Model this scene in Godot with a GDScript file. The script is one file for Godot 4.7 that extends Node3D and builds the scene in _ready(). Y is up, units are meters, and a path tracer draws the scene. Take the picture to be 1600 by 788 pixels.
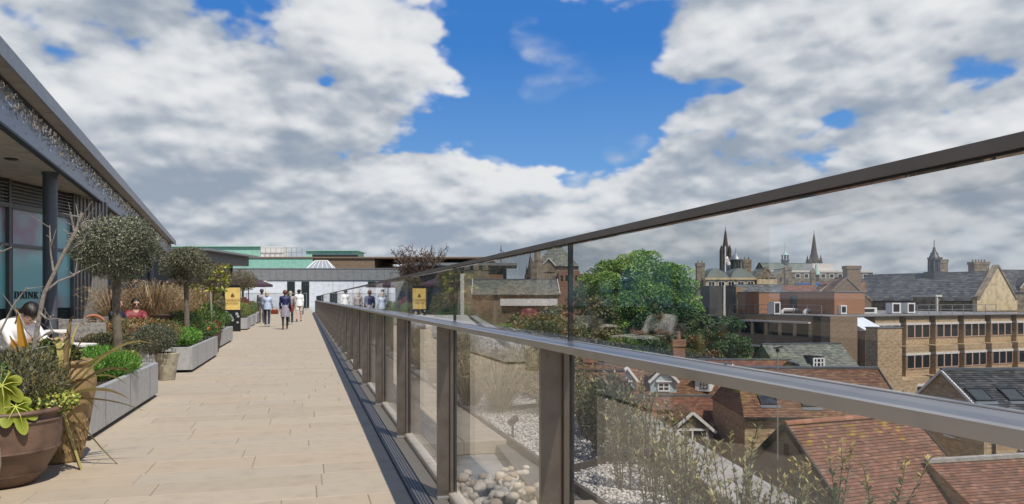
extends Node3D
# A roof terrace with a glass balustrade, planters and walkers, looking out over an old town.

var rng := RandomNumberGenerator.new()
var M := {}
var UP := Vector3.UP


class MB:
	# collects triangles; quads are given clockwise as seen from their front
	var v := PackedVector3Array()
	var n := PackedVector3Array()
	var c := PackedColorArray()
	var col := Color.WHITE
	var xf := Transform3D()

	func tri(a: Vector3, b: Vector3, d: Vector3) -> void:
		var m := (d - a).cross(b - a)
		if m.length_squared() < 1e-16:
			return
		m = (xf.basis * m).normalized()
		v.append(xf * a); v.append(xf * b); v.append(xf * d)
		n.append(m); n.append(m); n.append(m)
		c.append(col); c.append(col); c.append(col)

	func quad(a: Vector3, b: Vector3, d: Vector3, e: Vector3) -> void:
		tri(a, b, d)
		tri(a, d, e)

	func smooth_tri(a: Vector3, b: Vector3, d: Vector3, na: Vector3, nb: Vector3, nd: Vector3) -> void:
		v.append(xf * a); v.append(xf * b); v.append(xf * d)
		n.append((xf.basis * na).normalized()); n.append((xf.basis * nb).normalized()); n.append((xf.basis * nd).normalized())
		c.append(col); c.append(col); c.append(col)

	func box(lo: Vector3, hi: Vector3) -> void:
		var p := []
		for i in 8:
			p.append(Vector3(hi.x if i & 1 else lo.x, hi.y if i & 2 else lo.y, hi.z if i & 4 else lo.z))
		quad(p[6], p[7], p[5], p[4])
		quad(p[3], p[2], p[0], p[1])
		quad(p[2], p[6], p[4], p[0])
		quad(p[7], p[3], p[1], p[5])
		quad(p[2], p[3], p[7], p[6])
		quad(p[4], p[5], p[1], p[0])

	func cbox(at: Vector3, size: Vector3) -> void:
		box(at - size / 2, at + size / 2)

	func slab(lo: Vector3, hi: Vector3, e: float) -> void:
		# a box with a chamfered top edge
		var t := hi.y - e
		var a := [Vector3(lo.x, lo.y, lo.z), Vector3(hi.x, lo.y, lo.z), Vector3(hi.x, lo.y, hi.z), Vector3(lo.x, lo.y, hi.z)]
		var b := [Vector3(lo.x, t, lo.z), Vector3(hi.x, t, lo.z), Vector3(hi.x, t, hi.z), Vector3(lo.x, t, hi.z)]
		var d := [Vector3(lo.x + e, hi.y, lo.z + e), Vector3(hi.x - e, hi.y, lo.z + e), Vector3(hi.x - e, hi.y, hi.z - e), Vector3(lo.x + e, hi.y, hi.z - e)]
		for i in 4:
			var j := (i + 1) % 4
			quad(b[j], b[i], a[i], a[j])
			quad(d[j], d[i], b[i], b[j])
		quad(d[0], d[1], d[2], d[3])

	func bar(a: Vector3, b: Vector3, w: float, h: float) -> void:
		# a rectangular bar from a to b, h measured upwards
		var f := (b - a).normalized()
		var s := f.cross(Vector3.UP) if absf(f.y) < 0.99 else Vector3.RIGHT
		s = s.normalized()
		var keep := xf
		xf = xf * Transform3D(Basis(s, f.cross(s) * -1.0, -f), a)
		var l := a.distance_to(b)
		box(Vector3(-w / 2, -h / 2, -l), Vector3(w / 2, h / 2, 0))
		xf = keep

	func tube(pts: Array, radii: Array, sides: int, caps := true) -> void:
		var rings := []
		var ref := Vector3.UP
		for i in pts.size():
			var f: Vector3 = (pts[mini(i + 1, pts.size() - 1)] - pts[maxi(i - 1, 0)]).normalized()
			if absf(f.dot(ref)) > 0.95:
				ref = Vector3.RIGHT if absf(f.x) < 0.9 else Vector3.BACK
			var s := f.cross(ref).normalized()
			var t := s.cross(f).normalized()
			var ring := []
			for k in sides:
				var a := TAU * k / sides
				ring.append(s * cos(a) + t * sin(a))
			rings.append(ring)
		for i in pts.size() - 1:
			for k in sides:
				var m := (k + 1) % sides
				var p: Vector3 = pts[i]
				var q: Vector3 = pts[i + 1]
				var a: Vector3 = rings[i][k]
				var b: Vector3 = rings[i][m]
				var d: Vector3 = rings[i + 1][m]
				var e: Vector3 = rings[i + 1][k]
				smooth_tri(q + d * radii[i + 1], q + e * radii[i + 1], p + b * radii[i], d, e, b)
				smooth_tri(p + b * radii[i], q + e * radii[i + 1], p + a * radii[i], b, e, a)
		if caps:
			var last := pts.size() - 1
			for k in sides:
				var m := (k + 1) % sides
				tri(pts[last], pts[last] + rings[last][k] * radii[last], pts[last] + rings[last][m] * radii[last])
				tri(pts[0], pts[0] + rings[0][m] * radii[0], pts[0] + rings[0][k] * radii[0])

	func lathe(profile: Array, sides: int, at := Vector3.ZERO, wob := 0.0) -> void:
		# profile of (radius, height) from the bottom up
		var nn := []
		for i in profile.size():
			var t: Vector2 = profile[mini(i + 1, profile.size() - 1)] - profile[maxi(i - 1, 0)]
			nn.append(Vector2(t.y, -t.x).normalized())
		for i in profile.size() - 1:
			var p: Vector2 = profile[i]
			var q: Vector2 = profile[i + 1]
			for k in sides:
				var a := TAU * k / sides
				var b := TAU * (k + 1) / sides
				var wa := 1.0 + wob * sin(a * 3.0 + 1.0)
				var wb := 1.0 + wob * sin(b * 3.0 + 1.0)
				var da := Vector3(cos(a), 0, sin(a))
				var db := Vector3(cos(b), 0, sin(b))
				var pa := at + da * p.x * wa + Vector3(0, p.y, 0)
				var pb := at + db * p.x * wb + Vector3(0, p.y, 0)
				var qa := at + da * q.x * wa + Vector3(0, q.y, 0)
				var qb := at + db * q.x * wb + Vector3(0, q.y, 0)
				var n1: Vector3 = da * nn[i].x + Vector3(0, nn[i].y, 0)
				var n2: Vector3 = db * nn[i].x + Vector3(0, nn[i].y, 0)
				var n3: Vector3 = da * nn[i + 1].x + Vector3(0, nn[i + 1].y, 0)
				var n4: Vector3 = db * nn[i + 1].x + Vector3(0, nn[i + 1].y, 0)
				if q.x > 1e-5:
					smooth_tri(qb, qa, pa, n4, n3, n1)
				if p.x > 1e-5:
					smooth_tri(qb, pa, pb, n4, n1, n2)

	func ball(at: Vector3, r: Vector3, sides: int, rings: int) -> void:
		for i in rings:
			for k in sides:
				var q := []
				for m in [[i, k], [i, k + 1], [i + 1, k + 1], [i + 1, k]]:
					var th: float = PI * m[0] / rings
					var ph: float = TAU * m[1] / sides
					q.append(Vector3(sin(th) * cos(ph), cos(th), sin(th) * sin(ph)))
				if i > 0:
					smooth_tri(at + q[1] * r, at + q[0] * r, at + q[3] * r, q[1] / r, q[0] / r, q[3] / r)
				if i < rings - 1:
					smooth_tri(at + q[1] * r, at + q[3] * r, at + q[2] * r, q[1] / r, q[3] / r, q[2] / r)

	func leaf(at: Vector3, dir: Vector3, face: Vector3, l: float, w: float) -> void:
		# a pointed leaf folded along its midrib
		var s := dir.cross(face).normalized() * (w / 2)
		var m := at + dir * (l * 0.45) - face * (w * 0.12)
		var tip := at + dir * l
		tri(at, m + s + face * (w * 0.15), tip)
		tri(at, tip, m - s + face * (w * 0.15))

	func strap(pts: Array, ws: Array, side: Vector3) -> void:
		# a long blade, slightly folded, along a line of points
		for i in pts.size() - 1:
			var f: Vector3 = (pts[i + 1] - pts[i]).normalized()
			var s := (side - f * side.dot(f)).normalized()
			var u := s.cross(f) * 0.35
			var a: Vector3 = pts[i]
			var b: Vector3 = pts[i + 1]
			var w0: float = ws[i]
			var w1: float = ws[i + 1]
			quad(b - (s - u) * w1, b, a, a - (s - u) * w0)
			quad(b, b + (s + u) * w1, a + (s + u) * w0, a)

	func mesh() -> ArrayMesh:
		var m := ArrayMesh.new()
		if v.is_empty():
			return m
		var arr := []
		arr.resize(Mesh.ARRAY_MAX)
		arr[Mesh.ARRAY_VERTEX] = v
		arr[Mesh.ARRAY_NORMAL] = n
		arr[Mesh.ARRAY_COLOR] = c
		m.add_surface_from_arrays(Mesh.PRIMITIVE_TRIANGLES, arr)
		return m


# ---------------------------------------------------------------- naming and placing

var taken := {}


func numbered(called: String) -> String:
	taken[called] = taken.get(called, -1) + 1
	return called if taken[called] == 0 else "%s_%03d" % [called, taken[called]]


func tag(o: Node, label: String, category: String, group := "") -> void:
	o.set_meta("label", label)
	o.set_meta("category", category)
	if group:
		o.set_meta("group", group)


func thing(called: String, label: String, category: String, at := Vector3.ZERO, turn := 0.0, group := "") -> Node3D:
	var o := Node3D.new()
	o.name = numbered(called)
	add_child(o)
	o.position = at
	o.rotation.y = turn
	tag(o, label, category, group)
	return o


func obj(called: String, what: Variant, m: Material, parent: Node, at := Vector3.ZERO, turn := 0.0) -> MeshInstance3D:
	var o := MeshInstance3D.new()
	o.mesh = what.mesh() if what is MB else what
	o.material_override = m
	var under: bool = parent != self
	o.name = called if under else numbered(called)
	if under:
		var k := 0
		var base := called
		var key := "%d/%s" % [parent.get_instance_id(), base]
		k = taken.get(key, -1) + 1
		taken[key] = k
		if k > 0:
			o.name = "%s_%03d" % [base, k]
	parent.add_child(o, true)
	o.position = at
	o.rotation.y = turn
	return o


func struct(called: String, what: Variant, m: Material, kind := "structure") -> MeshInstance3D:
	var o := obj(called, what, m, self)
	o.set_meta("kind", kind)
	return o


func dup(o: Node3D, at: Vector3, turn: float, label: String, size := 1.0) -> Node3D:
	var d: Node3D = o.duplicate()
	var base := String(o.name)
	while base.length() > 4 and base[base.length() - 4] == "_" and base.right(3).is_valid_int():
		base = base.left(base.length() - 4)
	d.name = numbered(base)
	add_child(d)
	d.position = at
	d.rotation.y = turn
	d.scale = Vector3.ONE * size
	d.set_meta("label", label)
	return d


func rf(a: float, b: float) -> float:
	return rng.randf_range(a, b)


func rdir() -> Vector3:
	var z := rf(-1, 1)
	var a := rf(0, TAU)
	var r := sqrt(1 - z * z)
	return Vector3(r * cos(a), z, r * sin(a))


func lin(r: float, g: float, b: float) -> Color:
	return Color(r, g, b)


func vary(c: Color, amount: float) -> Color:
	var k := 1.0 + rf(-amount, amount)
	return Color(c.r * k * (1 + rf(-0.06, 0.06)), c.g * k, c.b * k * (1 + rf(-0.08, 0.08)))


# ---------------------------------------------------------------- materials

func noise_tex(freq: float, seed_: int, octaves: int, ramp: Array, px := 512, type := FastNoiseLite.TYPE_SIMPLEX_SMOOTH) -> ImageTexture:
	# a seamless noise picture coloured by a ramp of linear greys or colours
	var f := FastNoiseLite.new()
	f.seed = seed_
	f.noise_type = type
	f.frequency = freq
	f.fractal_octaves = octaves
	var im := f.get_seamless_image(px, px)
	im.convert(Image.FORMAT_L8)
	var src := im.get_data()
	var lut := PackedByteArray()
	for i in 256:
		var t := i / 255.0 * (ramp.size() - 1)
		var k := mini(int(t), ramp.size() - 2)
		var a: Color = ramp[k]
		var b: Color = ramp[k + 1]
		var q := a.lerp(b, t - k).linear_to_srgb()
		lut.append(int(clampf(q.r, 0, 1) * 255)); lut.append(int(clampf(q.g, 0, 1) * 255)); lut.append(int(clampf(q.b, 0, 1) * 255))
	var out := PackedByteArray()
	out.resize(src.size() * 3)
	for i in src.size():
		var k := src[i] * 3
		out[i * 3] = lut[k]; out[i * 3 + 1] = lut[k + 1]; out[i * 3 + 2] = lut[k + 2]
	return ImageTexture.create_from_image(Image.create_from_data(px, px, false, Image.FORMAT_RGB8, out))


func grey(a: float) -> Color:
	return Color(a, a, a)


func mat(called: String, c: Color, rough := 0.7, metal := 0.0, tex: Texture2D = null, size := 1.0, bump: Texture2D = null, depth := 0.0, vert := false) -> StandardMaterial3D:
	var m := StandardMaterial3D.new()
	m.resource_name = called
	m.albedo_color = c.linear_to_srgb()
	m.roughness = rough
	m.metallic = metal
	m.vertex_color_use_as_albedo = vert
	if tex:
		m.albedo_texture = tex
		m.uv1_triplanar = true
		m.uv1_world_triplanar = true
		m.uv1_scale = Vector3.ONE / size
	if bump:
		m.uv1_triplanar = true
		m.uv1_world_triplanar = true
		m.uv1_scale = Vector3.ONE / size
		m.heightmap_enabled = true
		m.heightmap_texture = bump
		m.heightmap_scale = depth
	M[called] = m
	return m


func brick_tex(seed_: int, tones: Array, mortar: Color) -> ImageTexture:
	# 1.8 m square of stretcher bond: colour of bricks and joints, no shape of its own at this distance
	var r := RandomNumberGenerator.new()
	r.seed = seed_
	var im := Image.create(512, 512, false, Image.FORMAT_RGB8)
	im.fill(mortar.linear_to_srgb())
	for row in 24:
		var y0 := int(row * 512.0 / 24)
		var y1 := int((row + 1) * 512.0 / 24) - 4
		for k in 9:
			var x0 := int((k - (0.5 if row % 2 else 0.0)) * 64)
			var t: Color = tones[r.randi() % tones.size()]
			var s := r.randf_range(0.75, 1.2)
			im.fill_rect(Rect2i(x0, y0, 60, y1 - y0), Color(t.r * s, t.g * s, t.b * s).linear_to_srgb())
			if r.randf() < 0.6:
				var s2 := s * r.randf_range(0.85, 1.1)
				im.fill_rect(Rect2i(x0 + r.randi() % 30, y0 + r.randi() % 6, 24, 8), Color(t.r * s2, t.g * s2, t.b * s2).linear_to_srgb())
	return ImageTexture.create_from_image(im)


func materials() -> void:
	var n1 := noise_tex(0.012, 3, 5, [grey(0.62), grey(0.9), grey(1.0), grey(0.95)])
	var n2 := noise_tex(0.05, 9, 4, [grey(0.55), grey(0.85), grey(1.0)])
	var n3 := noise_tex(0.006, 21, 5, [grey(0.35), grey(0.75), grey(1.0), grey(1.0)])
	var soft := noise_tex(0.015, 3, 5, [grey(0.84), grey(0.96), grey(1.0), grey(0.97)])
	var streak := noise_tex(0.02, 33, 3, [grey(0.75), grey(0.95), grey(1.0)])
	var bump1 := noise_tex(0.06, 12, 4, [grey(0.0), grey(1.0)])
	var bump2 := noise_tex(0.2, 14, 2, [grey(0.0), grey(1.0)], 256)
	M["noise"] = n2
	var i := 0
	for t in [[0.395, 0.338, 0.255], [0.385, 0.332, 0.256], [0.405, 0.348, 0.264], [0.37, 0.315, 0.238], [0.395, 0.33, 0.245], [0.38, 0.333, 0.262]]:
		mat("paving%d" % i, Color(t[0], t[1], t[2]), 0.78, 0, soft, 1.3 + 0.17 * i, bump1, 0.12)
		i += 1
	mat("paving_joint", lin(0.28, 0.23, 0.17), 0.95, 0, n2, 0.6)
	mat("garden_paving", lin(0.36, 0.32, 0.26), 0.85, 0, n1, 1.1, bump1, 0.15)
	mat("ledge", lin(0.36, 0.32, 0.25), 0.85, 0, n2, 0.7, bump1, 0.15)
	mat("kerb", lin(0.74, 0.65, 0.52), 0.8, 0, n1, 0.8, bump1, 0.1)
	mat("drain", lin(0.25, 0.255, 0.26), 0.7, 0.1, n2, 0.4)
	mat("dark_void", lin(0.012, 0.012, 0.013), 0.9)
	mat("bronze", lin(0.285, 0.245, 0.205), 0.42, 0.55, streak, 1.4)
	mat("rail_metal", lin(0.58, 0.55, 0.53), 0.33, 0.8, streak, 2.0)
	mat("cap_metal", lin(0.25, 0.225, 0.21), 0.45, 0.5, streak, 2.0)
	mat("foot_plate", lin(0.5, 0.49, 0.46), 0.6, 0.1, n2, 0.5)
	mat("rubber", lin(0.012, 0.012, 0.013), 0.6)
	var g := mat("glass", lin(0.03, 0.075, 0.085), 0.0)
	g.transparency = BaseMaterial3D.TRANSPARENCY_ALPHA
	g.albedo_color.a = 0.085
	g.metallic_specular = 0.5
	var g2 := mat("window_glass", lin(0.012, 0.014, 0.017), 0.05)
	g2.metallic_specular = 0.55
	mat("skylight_glass", lin(0.03, 0.04, 0.05), 0.06)
	mat("pebble0", lin(0.50, 0.45, 0.37), 0.75, 0, n1, 0.3)
	mat("pebble1", lin(0.42, 0.34, 0.26), 0.75, 0, n1, 0.3)
	mat("pebble2", lin(0.36, 0.36, 0.34), 0.75, 0, n1, 0.3)
	mat("pebble3", lin(0.6, 0.55, 0.47), 0.75, 0, n1, 0.3)
	mat("gravel_base", lin(0.62, 0.61, 0.59), 0.9, 0, n2, 0.15, bump2, 1.5)
	mat("tint", Color.WHITE, 0.75, 0, null, 1, null, 0, true)
	mat("tint_rough", Color.WHITE, 0.9, 0, n2, 0.9, null, 0, true)
	mat("edging", lin(0.09, 0.08, 0.07), 0.7, 0.1, n2, 0.4)
	mat("coping", lin(0.36, 0.35, 0.33), 0.85, 0, n3, 1.2, bump1, 0.15)
	mat("membrane", lin(0.30, 0.31, 0.31), 0.9, 0, n3, 2.0)
	var lf := mat("leaf", Color.WHITE, 0.55, 0, null, 1, null, 0, true)
	lf.backlight_enabled = true
	lf.backlight = Color(0.35, 0.35, 0.3)
	mat("leaf_dull", Color.WHITE, 0.75, 0, null, 1, null, 0, true)
	mat("bark", lin(0.20, 0.165, 0.13), 0.95, 0, n3, 0.35, bump1, 1.0)
	mat("bark_pale", lin(0.42, 0.385, 0.34), 0.9, 0, n3, 0.12, bump1, 1.2)
	mat("soil", lin(0.06, 0.045, 0.03), 1.0, 0, n2, 0.2, bump2, 1.5)
	mat("terracotta", lin(0.165, 0.10, 0.07), 0.55, 0, n3, 0.5, bump1, 0.25)
	mat("ochre_pot", lin(0.37, 0.25, 0.115), 0.8, 0, n3, 0.3, bump1, 0.8)
	mat("speckled_pot", lin(0.42, 0.36, 0.28), 0.85, 0, n2, 0.25, bump2, 0.8)
	mat("cream_pot", lin(0.40, 0.36, 0.27), 0.85, 0, n3, 0.5, bump1, 0.5)
	mat("barrel_pot", lin(0.10, 0.062, 0.045), 0.6, 0, n3, 0.5, bump1, 0.4)
	mat("zinc_planter", lin(0.45, 0.455, 0.46), 0.5, 0.25, streak, 1.1)
	mat("grey_column", lin(0.12, 0.135, 0.165), 0.45, 0.2, streak, 1.5)
	mat("zinc_eave", lin(0.28, 0.295, 0.32), 0.45, 0.35, streak, 2.0)
	mat("soffit", lin(0.44, 0.41, 0.37), 0.8, 0, n1, 3.0)
	mat("soffit_upper", lin(0.32, 0.30, 0.28), 0.8, 0, n1, 3.0)
	mat("fascia_metal", lin(0.30, 0.33, 0.38), 0.4, 0.4, streak, 1.3)
	mat("tinsel", lin(0.75, 0.74, 0.70), 0.25, 0.8)
	mat("frame_grey", lin(0.17, 0.175, 0.175), 0.5, 0.3, n1, 1.5)
	mat("louvre_grey", lin(0.30, 0.285, 0.26), 0.5, 0.2, n1, 1.0)
	var film := noise_tex(0.004, 5, 3, [lin(0.17, 0.60, 0.60), lin(0.20, 0.62, 0.62), lin(0.28, 0.58, 0.60), lin(0.36, 0.20, 0.30), lin(0.17, 0.57, 0.58)], 512)
	var fm := mat("window_film", Color.WHITE, 0.12, 0, film, 5.0)
	fm.clearcoat_enabled = true
	mat("black_letter", lin(0.012, 0.014, 0.016), 0.6)
	mat("sign_yellow", lin(0.80, 0.60, 0.20), 0.5, 0, n1, 2)
	mat("sign_black", lin(0.018, 0.018, 0.022), 0.4)
	mat("sign_print", lin(0.45, 0.46, 0.47), 0.5)
	mat("copper", lin(0.32, 0.64, 0.52), 0.65, 0, n1, 6.0)
	mat("bridge_grey", lin(0.27, 0.285, 0.295), 0.5, 0.3, n1, 4)
	mat("pale_wall", lin(0.74, 0.80, 0.88), 0.35, 0, n1, 5)
	mat("rooflight_glass", lin(0.30, 0.34, 0.38), 0.15)
	mat("dark_glass", lin(0.03, 0.04, 0.045), 0.08)
	mat("dark_metal", lin(0.035, 0.037, 0.04), 0.5, 0.4)
	mat("steel", lin(0.42, 0.43, 0.44), 0.4, 0.7)
	mat("white_paint", lin(0.75, 0.75, 0.73), 0.55)
	mat("brown_clad", lin(0.38, 0.195, 0.11), 0.6, 0.1, streak, 3.0)
	mat("parasol_cloth", lin(0.06, 0.036, 0.052), 0.9)
	mat("town_ground", lin(0.09, 0.085, 0.08), 0.95, 0, n3, 14.0)
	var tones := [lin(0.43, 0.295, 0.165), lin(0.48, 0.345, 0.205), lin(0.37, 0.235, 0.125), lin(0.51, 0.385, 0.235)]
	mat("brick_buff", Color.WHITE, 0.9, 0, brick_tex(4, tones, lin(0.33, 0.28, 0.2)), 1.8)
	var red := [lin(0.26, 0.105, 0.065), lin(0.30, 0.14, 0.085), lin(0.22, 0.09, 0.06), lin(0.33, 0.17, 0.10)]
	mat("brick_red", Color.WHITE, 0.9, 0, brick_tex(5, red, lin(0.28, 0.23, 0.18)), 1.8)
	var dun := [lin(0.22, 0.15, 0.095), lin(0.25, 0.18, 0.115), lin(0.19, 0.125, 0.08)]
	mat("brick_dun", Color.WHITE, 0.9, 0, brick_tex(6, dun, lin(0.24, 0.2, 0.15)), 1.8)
	var lime := noise_tex(0.01, 41, 5, [lin(0.36, 0.28, 0.17), lin(0.55, 0.44, 0.27), lin(0.66, 0.54, 0.34), lin(0.68, 0.56, 0.37)])
	mat("limestone", Color.WHITE, 0.9, 0, lime, 7.0)
	var soot := noise_tex(0.012, 43, 5, [lin(0.08, 0.07, 0.06), lin(0.18, 0.15, 0.11), lin(0.30, 0.245, 0.17), lin(0.34, 0.28, 0.2)])
	mat("old_stone", Color.WHITE, 0.95, 0, soot, 6.0)
	mat("dark_stone", lin(0.36, 0.36, 0.38), 0.95, 0, soot, 6.0)
	mat("lead", lin(0.16, 0.18, 0.20), 0.5, 0.3, n3, 5.0)
	mat("lantern_lead", lin(0.075, 0.08, 0.09), 0.5, 0.3)
	mat("pale_copper", lin(0.32, 0.50, 0.45), 0.6, 0, n1, 4)
	mat("concrete_band", lin(0.66, 0.63, 0.58), 0.8, 0, n1, 3.0)
	mat("frame_pink", lin(0.50, 0.34, 0.26), 0.6)
	mat("blue_render", lin(0.42, 0.52, 0.55), 0.85, 0, n1, 2.0)
	mat("grey_render", lin(0.24, 0.215, 0.18), 0.9, 0, n3, 2.5)
	mat("slate_hung", lin(0.24, 0.27, 0.27), 0.85, 0, n2, 1.5)
	mat("flat_roof", lin(0.24, 0.245, 0.25), 0.9, 0, n3, 6.0)
	mat("tarp_blue", lin(0.03, 0.16, 0.5), 0.6)
	mat("weathered_wood", lin(0.30, 0.29, 0.28), 0.85, 0, n3, 0.25, bump1, 0.4)
	mat("rust_cloth", lin(0.42, 0.16, 0.10), 0.9)
	mat("wicker", lin(0.36, 0.24, 0.14), 0.8)
	mat("skin", Color.WHITE, 0.6, 0, null, 1, null, 0, true)
	mat("hair_dark", lin(0.012, 0.009, 0.008), 0.5)
	mat("hair_auburn", lin(0.16, 0.055, 0.025), 0.55)
	mat("hair_blonde", lin(0.55, 0.46, 0.32), 0.6)
	mat("red_leather", lin(0.20, 0.035, 0.022), 0.5)
	mat("white_metal_pipe", lin(0.72, 0.73, 0.74), 0.35, 0.2)


# ---------------------------------------------------------------- camera, sky, sun

func camera_and_light() -> void:
	var cam := Camera3D.new()
	cam.name = "camera"
	add_child(cam)
	cam.projection = Camera3D.PROJECTION_FRUSTUM
	cam.near = 0.05
	cam.far = 4000.0
	cam.size = 788.0 / 1150.0 * cam.near              # a 26 mm phone lens, cropped: the horizon lies below the middle
	cam.frustum_offset = Vector2(0, 73.0 / 1150.0 * cam.near)
	cam.position = Vector3(0, 1.3, 0)
	cam.rotation.y = -deg_to_rad(15.688)
	cam.current = true
	var we := WorldEnvironment.new()
	we.name = "world_environment"
	var env := Environment.new()
	env.background_mode = Environment.BG_SKY
	var sky := Sky.new()
	var pm := PanoramaSkyMaterial.new()
	pm.panorama = sky_picture()
	sky.sky_material = pm
	env.sky = sky
	env.sky_rotation = Vector3(0, PI, 0)
	env.background_energy_multiplier = 1.0
	env.tonemap_mode = Environment.TONE_MAPPER_LINEAR
	env.tonemap_exposure = 1.0
	env.sdfgi_enabled = true
	env.ssao_enabled = true
	env.ssil_enabled = true
	we.environment = env
	add_child(we)
	var sun := DirectionalLight3D.new()
	sun.name = "sun"
	sun.light_energy = 1.5
	sun.light_color = Color(1.0, 0.965, 0.91)
	sun.light_angular_distance = 0.5
	sun.shadow_enabled = true
	add_child(sun)
	sun.look_at_from_position(Vector3(0.23, 1.0, 0.6) * 10.0, Vector3.ZERO)


var na := FastNoiseLite.new()
var nb := FastNoiseLite.new()
var nr := FastNoiseLite.new()
# where the cloud cover opens or closes: azimuth, elevation, half-widths (degrees), amount
const OPENINGS := [[18.7, 17.7, 9.0, 7.0, -1.05], [17.5, 12.3, 9.0, 2.0, -0.75], [7.8, 11.4, 4.0, 1.2, -0.35], [29.4, 15.2, 4.6, 1.1, -0.5], [38.8, 13.0, 2.4, 1.0, -0.45], [34.5, 11.2, 3.5, 2.0, 0.4], [43.5, 11.5, 4.0, 2.2, 0.25], [1.9, 16.3, 1.5, 1.3, -0.8], [0.6, 15.6, 1.4, 0.7, -0.55], [-6.3, 21.0, 1.6, 1.4, -0.3],
	[12.0, 3.0, 12.0, 2.6, 0.5], [-16.0, 5.0, 10.0, 2.5, 0.3], [-14.0, 22.0, 9.0, 3.0, 0.5], [-9.5, 23.0, 6.0, 3.0, 0.45], [-3.0, 23.0, 4.0, 2.5, 0.25], [29.2, 10.8, 4.0, 2.8, 0.55], [31.5, 19.6, 5.0, 2.8, 0.6], [41.0, 18.5, 8.0, 3.2, 0.4], [5.0, 16.8, 5.0, 5.0, 0.42], [-8.0, 12.0, 10.0, 8.0, 0.25], [17.0, 6.5, 16.0, 3.4, 0.42], [2.0, 5.0, 12.0, 4.0, 0.2], [42.0, 5.0, 14.0, 4.5, 0.2]]


func sky_point(d: Vector3) -> Vector3:
	var y := maxf(d.y, 0.0)
	return Vector3(d.x, y * 1.75, d.z) * (1.75 / (0.42 + y))


func cloud(d: Vector3, fine: bool) -> float:
	var q := sky_point(d)
	var s := na.get_noise_3dv(q) * 0.85 + nb.get_noise_3dv(q * 2.6) * 0.40 - nr.get_noise_3dv(q * 1.9) * 0.20
	if fine:
		s += -nr.get_noise_3dv(q * 5.5 + Vector3(7, 3, 1)) * 0.13 + nb.get_noise_3dv(q * 14.0) * 0.10
	return s


func puff(d: Vector3) -> float:
	# rounded billows, smaller and flatter towards the horizon
	var y := maxf(d.y, 0.0)
	var q := Vector3(d.x, y * 2.0, d.z) * (3.4 / (0.5 + y * 0.8))
	return -nr.get_noise_3dv(q) * 0.7 - nr.get_noise_3dv(q * 2.3 + Vector3(5, 1, 0)) * 0.3


func cover(az: float, el: float, d: Vector3) -> float:
	var q := sky_point(d)
	az += nb.get_noise_3dv(q * 1.5 + Vector3(9, 0, 0)) * 3.0
	el += nb.get_noise_3dv(q * 1.5 + Vector3(0, 9, 0)) * 1.6
	var b := 0.30 - 0.34 * smoothstep(23.0, 40.0, el) + 0.60 * exp(-el / 4.0)
	for o in OPENINGS:
		var x: float = (az - o[0]) / o[2]
		var y: float = (el - o[1]) / o[3]
		var r := x * x + y * y
		if r < 6.0:
			b += o[4] * exp(-r)
	return b


func towards(az: float, el: float) -> Vector3:
	var a := deg_to_rad(az)
	var e := deg_to_rad(el)
	return Vector3(sin(a) * cos(e), sin(e), -cos(a) * cos(e))


func sky_color(az: float, el: float, fine: bool) -> Color:
	var d := towards(az, el)
	var t := clampf(el / 40.0, 0, 1)
	var blue := Color(0.32, 0.58, 0.84).lerp(Color(0.06, 0.235, 0.635), pow(clampf(el / 19.0, 0, 1), 0.75))
	blue = blue.lerp(Color(0.035, 0.14, 0.46), t * t)
	var pf := puff(d)
	var n := cloud(d, fine) + cover(az, el, d) + pf * 0.10
	var alpha := smoothstep(-0.06, 0.22, n)
	# thin torn wisps drifting in the open blue
	var wisp := nb.get_noise_3dv(sky_point(d) * Vector3(2.2, 1.6, 2.2) + Vector3(1, 8, 2)) + nr.get_noise_3dv(sky_point(d) * 4.0) * 0.12
	alpha = maxf(alpha, smoothstep(0.22, 0.62, wisp) * 0.6 * clampf((n + 1.0) * 1.6, 0.15, 1.0))
	if alpha <= 0.0:
		return blue
	# lit from above and behind us: bright where the cloud thins out upwards, grey in the thick and under the base
	var rise := 1.2 + el * 0.13
	var up := towards(az + rise * 0.5, el + rise)
	var wide := n - cloud(up, fine) - cover(az + rise * 0.5, el + rise, up)
	var body := cloud(d, false) - cloud(towards(az + rise, el + rise * 1.6), false)
	var near := 0.0
	if fine:
		near = cloud(d, true) - cloud(towards(az + 0.2, el + 0.45), true)
	var ridge := pf - puff(towards(az + 0.5, el + 1.1))
	var shade := nb.get_noise_3dv(sky_point(d) * Vector3(0.8, 1.5, 0.8) + Vector3(4, 4, 4))
	var lit := clampf(0.45 + wide * 0.58 + body * 0.50 + near * 0.45 + ridge * 0.40 + shade * 0.62 - maxf(n - 0.5, 0.0) * 0.22 + maxf(0.0, 0.30 - n) * 0.5, -1.0, 2.0)
	lit = (lit - 0.5) * 2.0
	lit = 0.5 + 0.5 * lit / (1.0 + 0.5 * absf(lit)) * 1.25
	lit = clampf(lit, 0.0, 1.0)
	var base := Color(0.30, 0.36, 0.445)
	var mid := Color(0.555, 0.59, 0.64)
	var top := Color(0.81, 0.82, 0.835)
	var c := base.lerp(mid, clampf(lit * 2.0, 0, 1)) if lit < 0.5 else mid.lerp(top, clampf(lit * 2.0 - 1.0, 0, 1))
	var far := exp(-el / 4.5)
	c = c.lerp(Color(0.42, 0.49, 0.56), far * 0.5)
	return blue.lerp(c, alpha)


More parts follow.
